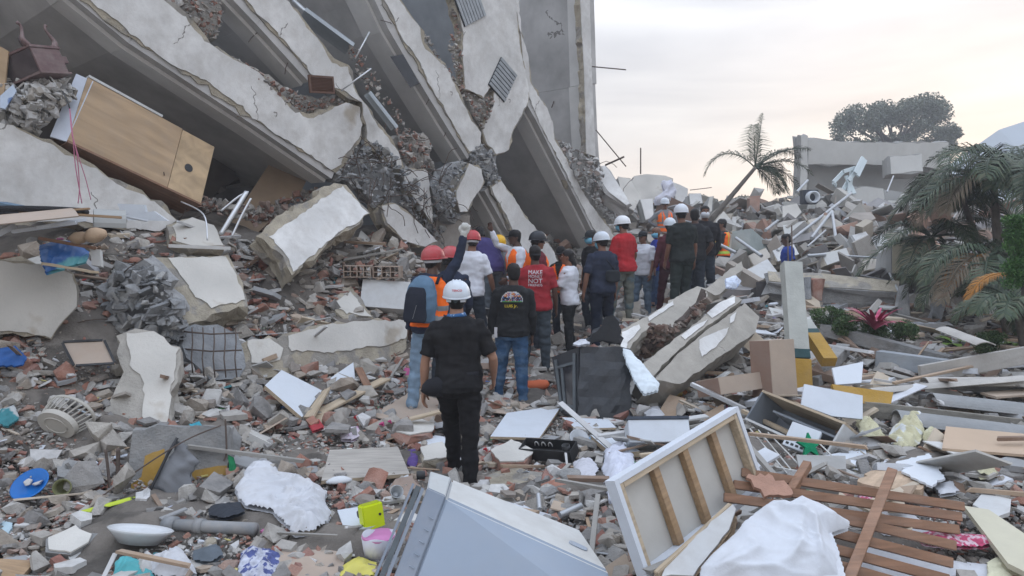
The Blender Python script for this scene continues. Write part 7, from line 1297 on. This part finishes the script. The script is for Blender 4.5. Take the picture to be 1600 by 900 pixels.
dk = mat('void_shade', (.05, .045, .045), .95, .2, 3, .2)  # shade of the hollow painted as a near-black colour
fslab('hollow_shade', 'dark wall of the hollow under the far floor edge', [(1180,440,12.9),(1640,435,12.9),(1640,530,12.3),(1400,505,12.3),(1180,495,12.6)], .2, m=dk, core=dk, seed=212)
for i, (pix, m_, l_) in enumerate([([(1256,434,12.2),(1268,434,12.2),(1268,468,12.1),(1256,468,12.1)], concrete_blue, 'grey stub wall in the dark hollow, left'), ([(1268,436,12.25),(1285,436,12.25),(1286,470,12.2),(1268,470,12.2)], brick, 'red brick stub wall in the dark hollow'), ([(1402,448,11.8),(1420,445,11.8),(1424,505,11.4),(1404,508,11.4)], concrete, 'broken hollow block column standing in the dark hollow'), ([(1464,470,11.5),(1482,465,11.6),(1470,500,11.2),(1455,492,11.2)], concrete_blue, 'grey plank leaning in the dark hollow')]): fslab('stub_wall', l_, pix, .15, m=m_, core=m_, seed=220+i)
beige_s = mat('beige_slab', (.50, .46, .40), .9, .15, 2, .3, 20, dust=.2)
for i, (pix, m_, l_) in enumerate([
 ([(1262,345,17.5),(1290,335,17.8),(1318,350,17.4),(1308,378,16.8),(1275,375,16.9)], beige_s, 'beige wall chunk under the large white tilted slab'),
 ([(1222,352,17.5),(1258,345,17.8),(1262,358,17.5),(1226,370,17.2)], far_w, 'flat white slab left of the beige wall chunk'),
 ([(1375,340,18.5),(1440,345,18.5),(1436,368,18),(1372,362,18)], beige_s, 'broad beige slab below the pale grey slab of the far ruin'),
 ([(1205,392,15.5),(1240,382,15.8),(1250,398,15.4),(1215,410,15.2)], lam2, 'pale grey slab lying behind the top of the leaning post'),
 ([(1282,396,14.6),(1322,388,14.8),(1330,404,14.5),(1290,416,14.3)], far_w, 'white block resting on the long horizontal floor edge'),
 ([(1345,405,14.2),(1385,398,14.4),(1392,420,14.1),(1350,424,14)], beige_s, 'beige block resting on the floor edge beside the pale rounded slab'),
 ([(1168,400,15.5),(1196,388,15.8),(1206,402,15.5),(1178,418,15.2)], beige_s, 'beige block right of the lime-vested person'),
 ([(1160,425,14.2),(1200,405,14.6),(1214,425,14.2),(1172,446,13.8)], lam2, 'grey slab tilted behind the cracked columns'),
 ([(1440,345,18),(1500,338,18.2),(1506,362,17.8),(1446,368,17.6)], far_w, 'white slab behind the palm fronds on the far heap')]): fslab('ruin_slab', l_, pix, .35, m=m_, core=render_tan, seed=300+i)
# centre crest
fslab('ruin_slab', 'jagged pale wall on the far crest in the centre', [(985,290,22),(990,275,22),(1010,272,22),(1040,274,22.2),(1052,280,22.3),(1050,300,22),(1000,330,21.5),(988,325,21.5)], .5, m=plaster_old, seed=231)
fslab('ruin_slab', 'white tilted wall behind the jagged pale one on the crest', [(1050,284,22.6),(1075,295,22.8),(1075,318,22.5),(1055,318,22.4)], .4, m=plaster, seed=232)
fslab('ruin_slab', 'pale steep slab between crest and upright end slab', [(965,276,19.5),(985,280,20),(1002,310,19.5),(990,330,19.2),(975,320,19.2)], .3, m=plaster_old, seed=233)
fslab('ruin_slab', 'grey panel under the draped white cloth on the crest', [(1000,312,19.4),(1020,310,19.5),(1022,340,19.2),(1008,345,19)], .2, m=soffit_light, seed=234)
fslab('ruin_slab', 'round-cornered white block on the crest right of the white cloth', [(1076,303,21.5),(1095,302,21.6),(1098,318,21.4),(1078,320,21.2)], .4, m=plaster, seed=235)
fslab('ruin_slab', 'upright pale slab on the crest near the leaning palm', [(1108,308,20.5),(1115,306,20.6),(1112,330,20.2),(1103,335,20)], .3, m=plaster_old, seed=236)
fslab('ruin_slab', 'pale triangular slab behind the leaning palm trunk', [(1118,345,19),(1130,330,19.2),(1145,345,19),(1150,358,18.8),(1118,360,18.8)], .3, m=plaster_old, seed=237)
fslab('ruin_slab', 'steep pale slab with grey underside at the foot of the upright end slab', [(921,262,16.4),(945,258,16.5),(952,268,16.4),(985,318,15.8),(978,322,15.7),(950,300,16)], .4, m=plaster, core=soffit_m, seed=238)
fslab('ruin_block', 'stack of beige slabs beside the leaning palm', [(1160,345,20),(1202,342,20.2),(1204,362,20),(1160,364,19.8)], .8, m=mat('beige', (.46, .43, .36), .9, .1, 3, .1), seed=239)
fslab('ruin_pillar', 'brown broken pillar stub at the left edge of the far ruin', [(1172,310,22),(1184,309,22),(1184,342,21.8),(1173,342,21.8)], .3, m=bxd, core=bxd, seed=240)
cloth('draped_cloth', 'white cloth draped over the crest wall', 'cloth', [(1032,285,21.2),(1048,283,21.2),(1058,300,21.0),(1048,318,20.8),(1022,322,20.6),(1020,312,20.7),(1036,302,21)], mat('lilac_cloth', (.52, .52, .58), .9, .1, 3, .2), .3, 71, fs=2.2, cell=.035)
solid_box('grey_car', 'crushed pale grey machine box on the far heap behind the lime-vested person', 'machine', (1142,392,16.5), (1172,388,16.2), (1141,362,16.7), .9, mat('machine_grey', (.34, .38, .37), .6, .2, 3, .2, 20), lam2)
# twisted window frames, tub
t = thing('window_frames', 'pale twisted aluminium window frames on the large white tilted slab', 'frame', P(1330, 290, 20.5)); iv = -t.location; fm_ = mat('frame_pale', (.55, .62, .64), .5, .05, 3, 0)
for a, b in (((1302,285),(1318,268)),((1318,268),(1336,262)),((1312,305),(1326,282)),((1326,282),(1350,252)),((1326,303),(1332,262)),((1335,303),(1322,275)),((1340,275),(1352,250)),((1336,270),(1348,246)),((1302,285),(1306,290))): mb = MB(); mb.bar(P(a[0], a[1], 20.3)+iv, P(b[0], b[1], 20.6)+iv, .10, .05, (0, -1, 0)); mb.build('frame_bar', fm_, t)
t = thing('washing_drum', 'pale round machine drum on the far ruin left of the window frames', 'machine', P(1270, 308, 19.8)); mb = MB(); mb.loft([[V((r*math.cos(a), y, r*math.sin(a))) for a in [2*math.pi*j/24 for j in range(24)]] for r, y in ((.01, .15), (.10, .14), (.12, -.1), (.16, -.1), (.17, .2), (.01, .3))]); mb.build('drum', lam, t, smooth=True)
mb = MB(); mb.b2(-.2, .2, .1, .4, -.18, .2); mb.build('casing', mat('case_dark', (.06, .07, .09), .6), t, bevel=.02)
SP = [((1215,392,15.5),(1330,302,19.5)),((1245,300,19),(1262,282,19.5)),((1268,372,16),(1300,330,18)),((1300,330,18),(1306,372,16)),((1318,345,17),(1350,330,18)),((1262,400,14.5),(1290,398,14.5)),((1150,372,16),(1190,400,15)),((1120,380,15.5),(1150,395,15)),((1196,360,17),(1215,345,18)),((1386,300,20),(1396,275,21)),((1290,360,16),(1262,385,15)),((1322,400,14.2),(1390,404,14)),((1380,408,13.8),(1404,455,12)),((1560,450,11.5),(1590,490,11)),((1530,440,11.8),(1580,510,10.6))]
SPL = ['longest slanting bar of the far ruin, rising to the window frames', 'short pale bar beside the round machine drum', 'slanting leg of the bent bar frame on the far heap', 'upper bar of the bent bar frame on the far heap', 'short bar right of the bent frame, under the large white slab', 'horizontal bar behind the small figure in blue', 'pale bar sloping down behind the lime-vested person', 'low pale bar at the foot of the lime-vested person', 'short bar near the stack of beige slabs', 'pale upright strut under the long pale ruin wall', 'slanting bar left of the square grey slab', 'horizontal rod below the square grey slab', 'thin rod hanging by the pale rounded slab', 'pale bar leaning in the dark hollow under the palms', 'long pale bar crossing the dark hollow near the right edge']
for i, (a, b) in enumerate(SP): tube_obj('metal_bar', SPL[i], 'bar', a, b, .035 if i < 9 else .02, steel); pass
carpet('far_panels', 1300, 16, 12, 26, .6, .10, .65, ['shard', 'board', 'board'], mat('far_pan', (.4,.4,.4), .9, .15, 3, .2, 30, islands=[(.40,.39,.36),(.46,.46,.45),(.33,.29,.25),(.26,.25,.25),(.36,.32,.26),(.27,.18,.14),(.40,.41,.43)], dust=.15), 'broken panels and boards heaped on the far ruin', flat=1.7, mask=lambda x, y, rng: (x > .1*y+1.6) & (y > 13), dscale=0, expo=1.6)
# ================================================================ vegetation
leafm = mat('palm_leaf', (.045, .075, .035), .5, .25, 3, 0, islands=[(.045, .07, .038), (.065, .09, .048), (.038, .058, .036), (.09, .10, .06)]); trunkm = mat('palm_trunk', (.13, .115, .10), .9, .3, 8, .6, 40); drym = mat('dry_frond', (.42, .19, .045), .7, .2, 4, 0); drym2 = mat('dead_frond', (.20, .165, .12), .8, .2, 4, 0)
def frond(base, direction, L, droop, m, parent, seed, leaf=.45, nl=42, width=.0115, iv=V((0, 0, 0))):
    rn = random.Random(seed); d = V(direction).normalized(); pts = [V(base)]; n = 14
    for i in range(n): d = (d+V((0, 0, -droop/n*(.4+1.8*i/n)))).normalized(); pts.append(pts[-1]+d*L/n)
    mb = MB(); mb.tube([p+iv for p in pts], [.018*(1-i/(n+1))+.003 for i in range(n+1)], 5)
    for k in range(nl):
        t_ = .10+.90*k/nl; f = t_*n; i = min(n-1, int(f)); p = pts[i].lerp(pts[i+1], f-i); tg = (pts[i+1]-pts[i]).normalized(); sd_ = tg.cross(V((0, 0, 1))); sd_ = sd_.normalized() if sd_.length > .05 else V((1, 0, 0)); up = sd_.cross(tg)
        ll = leaf*math.sin(math.pi*min(1, .12+t_*.86))**.6*rn.uniform(.85, 1.1)
        for s in (-1, 1):
            dd = (sd_*s*.8+tg*.65+up*rn.uniform(.1, .45)).normalized(); q0 = p; q1 = p+dd*ll*.5+V((0, 0, -.02)); q2 = p+(dd+V((0, 0, -.55))).normalized()*ll; wv = tg.cross(dd).cross(dd).normalized()*width
            mb.add([q0+iv-wv*.4, q0+iv+wv*.4, q1+iv+wv, q1+iv-wv, q2+iv], [(0, 1, 2, 3), (3, 2, 4)])
    return mb.build('frond', m, parent)
def palm(label, base, top, r, fronds, seed, m=leafm, bend=0, leaf=.45, L=1.8, name='palm_tree'):
    base, top = V(base), V(top); t = thing(name, label, 'palm', base); iv = -base; rn = random.Random(seed); pts = [base.lerp(top, i/12)+V((bend*math.sin(math.pi*i/12), 0, 0)) for i in range(13)]
    mb = MB(); mb.tube([p+iv for p in pts], [r*(1.25-.5*i/12)*(1+.05*(i % 2)) for i in range(13)], 12); mb.build('trunk', trunkm, t, smooth=True)
    for i, fr in enumerate(fronds):
        d, l_, dr = fr[:3]; frond(top, d, l_*L, dr, fr[3] if len(fr) > 3 else m, t, seed*50+i, leaf, iv=iv)
    return t
palm('leaning palm tree with windblown fronds against the sky', P(1110, 345, 20), P(1180, 262, 20.5), .062, [(V((-.75, 0, .8)), 1.2, 2.3), (V((.1, 0, 1)), 1.0, .35), (V((.05, .3, 1)), .9, .5), (V((1, .1, .75)), 1.15, .7), (V((1, -.2, .45)), 1.1, 1.2), (V((1, 0, .2)), 1.05, 1.8), (V((.9, .3, .9)), 1.1, 1.2), (V((.9, .3, .1)), .8, 1.8), (V((.6, -.4, -.1)), .8, 1.4), (V((.8, .6, .5)), .8, 1.2), (V((.5, .2, -.2)), .7, 1.0), (V((.9, -.5, 0)), .7, 1.5)], 3, L=1.5, leaf=.5)
rn = random.Random(12)
def radial(n, up0, up1, seed, l0=.7, l1=1.0, dr=(.9, 1.7)):
    r_ = random.Random(seed); return [(V((math.cos(a), math.sin(a), r_.uniform(up0, up1))), r_.uniform(l0, l1), r_.uniform(*dr)) for a in [2*math.pi*(i+r_.uniform(-.3, .3))/n for i in range(n)]]
palm('tall dark feather palm at the right, nearest the green bush', P(1565, 470, 11), P(1552, 280, 11.4), .06, radial(15, -.1, 1.0, 21)+[(V((-.8, -.3, .3)), .8, 2.0, drym2), (V((.3, -.9, .1)), .7, 2.2, drym2)], 21, L=1.6, leaf=.5)
palm('feather palm leaning left behind the nearest one', P(1550, 440, 12), P(1500, 300, 12.3), .05, radial(14, -.1, .9, 22)+[(V((-.9, -.1, .1)), .7, 2.0, drym2)], 22, L=1.45, leaf=.45)
palm('feather palm cut by the right edge of the picture', P(1620, 460, 11), P(1600, 262, 11.5), .07, radial(15, .0, 1.1, 23), 23, L=1.7, leaf=.5)
palm('low arching palm over the dark hollow at the right', P(1575, 520, 10.4), P(1545, 400, 10.7), .05, radial(14, -.1, .6, 24)+[(V((-1, -.2, .15)), .55, 1.8, drym), (V((-.8, -.4, .1)), .9, 1.6, drym2)], 24, L=1.5, leaf=.42)
palm('young palm with drooping fronds low at the right edge', P(1600, 540, 9.0), P(1585, 470, 9.1), .04, radial(9, .0, .8, 25), 25, L=1.1, leaf=.32)
palm('small palm above the far floor edge', P(1470, 430, 12.5), P(1455, 370, 12.6), .05, radial(11, .0, .9, 26, dr=(1.2, 2.0)), 26, L=1.5, leaf=.4)
t = thing('dry_frond', 'orange dry palm frond hanging over the dark hollow at the right', 'palm frond', P(1580, 430, 9.4)); frond(V((0, 0, 0)), V((-1, -.15, .25)), .85, 2.1, drym, t, 7, .20, 46, .007)
def leaves(name, label, cat, centers, n, size, m, seed, trunk=None, tm=None, narrow=.45, parent=None):
    """foliage of many separate small leaves spread through clumps"""
    rng = np.random.default_rng(seed); C = np.array([c[:3] for c in centers]); Rr = np.array([c[3] for c in centers]); wt = Rr**2.2; k = rng.choice(len(C), n, p=wt/wt.sum()); d = rng.normal(size=(n, 3)); d /= np.linalg.norm(d, axis=1)[:, None]; rad = Rr[k]*rng.random(n)**.38
    ctr = C[k]+d*rad[:, None]*np.array([1, 1, .8]); a = rng.normal(size=(n, 3)); a /= np.linalg.norm(a, axis=1)[:, None]; b = np.cross(a, rng.normal(size=(n, 3))); b /= np.linalg.norm(b, axis=1)[:, None]; s = size*rng.uniform(.6, 1.3, n)[:, None]
    Vv = np.stack([ctr-a*s, ctr+b*s*narrow, ctr+a*s, ctr-b*s*narrow], 1).reshape(-1, 3); me = bpy.data.meshes.new('crown'); base = V(tuple(C.mean(0))); base.z = float(C[:, 2].min()); t = thing(name, label, cat, trunk[0] if trunk else base); off = np.array(t.location); Vv = Vv-off
    me.vertices.add(4*n); me.vertices.foreach_set('co', Vv.astype(np.float32).ravel()); me.loops.add(4*n); me.loops.foreach_set('vertex_index', np.arange(4*n, dtype=np.int32)); me.polygons.add(n); me.polygons.foreach_set('loop_start', np.arange(0, 4*n, 4, dtype=np.int32)); me.update(calc_edges=True); me.materials.append(m)
    o = bpy.data.objects.new('crown', me); COL.objects.link(o); o.parent = t
    iv = -t.location; mb = MB()
    if trunk: 
        mb.tube([p+iv for p in trunk[:2]], [trunk[2], trunk[2]*.7], 9)
        rr_ = random.Random(seed)
        for c in centers[:40]: p = trunk[1]; q = V(c[:3]); mid = p.lerp(q, .5)+V((rr_.uniform(-.1, .1), 0, -.06))*(q-p).length; mb.tube([p+iv, mid+iv, q+iv], [trunk[2]*.4, trunk[2]*.2, trunk[2]*.06], 5)
        mb.build('trunk', tm or trunkm, t, smooth=True)
    return t
tl = mat('tree_leaf_hazed', (.05, .07, .04), .6, .2, 3, 0, islands=[(.12, .145, .11), (.10, .12, .09), (.15, .17, .13)])  # leaf colours paled to stand in for distance haze
rr = random.Random(5); cs = []
for i in range(95):
    x = rr.uniform(1308, 1488); u = (x-1398)/95; top = 158+ (28 if x < 1345 else 0)*(1-(x-1308)/37)+max(0, x-1462)*.9-12*math.exp(-((x-1445)/18)**2); y = top+8+(226-top)*rr.random()**1.25; p = P(x, y, rr.uniform(56, 62)); cs.append((*p, rr.uniform(.55, 1.1)*(1 if y < 196 else .6)))
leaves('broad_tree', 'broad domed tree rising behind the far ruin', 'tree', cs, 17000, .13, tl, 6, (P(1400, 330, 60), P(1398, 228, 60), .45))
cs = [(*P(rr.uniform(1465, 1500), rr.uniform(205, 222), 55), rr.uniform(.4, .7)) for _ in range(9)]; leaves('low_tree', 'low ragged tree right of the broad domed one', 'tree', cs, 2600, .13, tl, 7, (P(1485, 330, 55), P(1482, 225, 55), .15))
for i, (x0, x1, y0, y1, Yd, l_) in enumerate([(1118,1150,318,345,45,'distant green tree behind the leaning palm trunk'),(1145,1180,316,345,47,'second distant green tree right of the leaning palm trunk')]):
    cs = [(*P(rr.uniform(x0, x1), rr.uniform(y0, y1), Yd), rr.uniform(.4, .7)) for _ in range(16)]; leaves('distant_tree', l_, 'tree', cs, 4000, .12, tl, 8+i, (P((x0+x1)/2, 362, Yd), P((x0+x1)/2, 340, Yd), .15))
gb = mat('bush_bright', (.045, .12, .025), .6, .2, 3, 0, islands=[(.045, .13, .025), (.03, .09, .02), (.07, .16, .035)])
cs = [(*P(rr.uniform(1578, 1625), rr.uniform(340, 445), 9.0), rr.uniform(.10, .17)) for _ in range(34)]; leaves('conifer_bush', 'bright green conifer bush at the right edge', 'bush', cs, 14000, .022, gb, 11, (P(1600, 560, 9.2), P(1600, 440, 9.1), .04), narrow=.3)
sh = mat('shrub_green', (.05, .10, .03), .6, .2, 3, 0, islands=[(.05, .10, .03), (.035, .075, .025), (.08, .14, .05), (.10, .13, .06)])
for i, (x0, x1, y0, y1, Yd, l_) in enumerate([(1272,1325,480,508,10.2,'grey-green shrub left of the red-leaved plant'),(1310,1335,500,520,9.9,'small shrub in front of the grey-green one'),(1348,1382,505,522,9.9,'low green shrub below the red-leaved plant'),(1400,1428,508,526,9.8,'round green shrub right of the red-leaved plant'),(1532,1560,520,548,9.0,'green shrub near the right edge under the palm'),(1366,1385,560,598,8.4,'x')]):
    if l_ == 'x': continue
    cs = [(*P(rr.uniform(x0, x1), rr.uniform(y0, y1), Yd+rr.uniform(-.1, .1)), rr.uniform(.05, .11)) for _ in range(20)]; leaves('shrub', l_, 'shrub', cs, 3200, .022, sh, 20+i, (G((x0+x1)/2, y1+10), P((x0+x1)/2, y1, Yd), .015), narrow=.3)
def blade_plant(name, label, base, n, L, w_, m, seed, up=(.5, 1.4)):
    rn = random.Random(seed); t = thing(name, label, 'plant', base)
    for i in range(n):
        a = rn.uniform(0, 2*math.pi); d = V((math.cos(a), math.sin(a), rn.uniform(*up))).normalized(); sd_ = d.cross(V((0, 0, 1))).normalized(); mb = MB(); q = V((0, 0, 0)); rows = []
        for k in range(6): rows.append((q.copy(), w_*math.sin(math.pi*(.12+.88*k/5))+.002)); d = (d+V((0, 0, -.22))).normalized(); q = q+d*L/5*rn.uniform(.9, 1.1)
        vs = []; 
        for q, ww in rows: vs += [q-sd_*ww, q+sd_*ww]
        mb.add(vs, [(2*k, 2*k+1, 2*k+3, 2*k+2) for k in range(5)]); mb.build('leaf', m, t, smooth=True)
blade_plant('cordyline', 'red-leaved plant with long pink blades between the shrubs', P(1367, 515, 9.7), 30, .50, .026, mat('leaf_red', (.30, .03, .08), .5, .3, 4, 0, col2=(.50, .06, .15), thr=.5), 31, (.8, 2.2))
blade_plant('broadleaf_plant', 'light green broad-leaved plant near the ribbed pale sheet', G(1488, 545, lift=.05), 12, .28, .06, mat('leaf_lime', (.16, .26, .05), .5, .2, 4, 0), 32)
blade_plant('broadleaf_plant', 'yellow-green leafy plant at the right edge under the shrubs', G(1585, 548, lift=.05), 12, .26, .05, mat('leaf_lime', (.1,.2,.05)), 33)
blade_plant('weed', 'dark weeds growing beside the short block beam', G(1375, 598, lift=.02), 16, .16, .012, sh, 34)
# ---- air
mb = MB(); mb.b2(-60, 80, -8, 80, -2, 20)
hz_m = bpy.data.materials.new('haze'); hz_m.use_nodes = True; h_ = hz_m.node_tree; h_.nodes.clear(); vo = h_.nodes.new('ShaderNodeVolumePrincipled'); vo.inputs['Color'].default_value = (.9, .93, 1, 1); vo.inputs['Density'].default_value = .0032; vo.inputs['Anisotropy'].default_value = .3; ou = h_.nodes.new('ShaderNodeOutputMaterial'); h_.links.new(vo.outputs[0], ou.inputs['Volume'])
mb.build('haze', hz_m, kind='stuff', label='pale dusty air over the whole site', cat='haze')

carpet('bank_blocks', 620, 17, 13.5, 24, .6, .10, .42, ['rock', 'brick', 'board', 'shard'], mat('bank_rub', (.4,.4,.4), .95, .25, 3, .4, 20, islands=[(.36,.34,.31),(.42,.41,.38),(.28,.25,.22),(.32,.19,.14),(.22,.21,.20),(.45,.44,.42)], dust=.25), 'chunky blocks and slab pieces forming the far bank behind the shrubs', flat=2.0, mask=lambda x, y, rng: (x > .28*y) & (x < .75*y), dscale=0, expo=1.6, lift=.8)
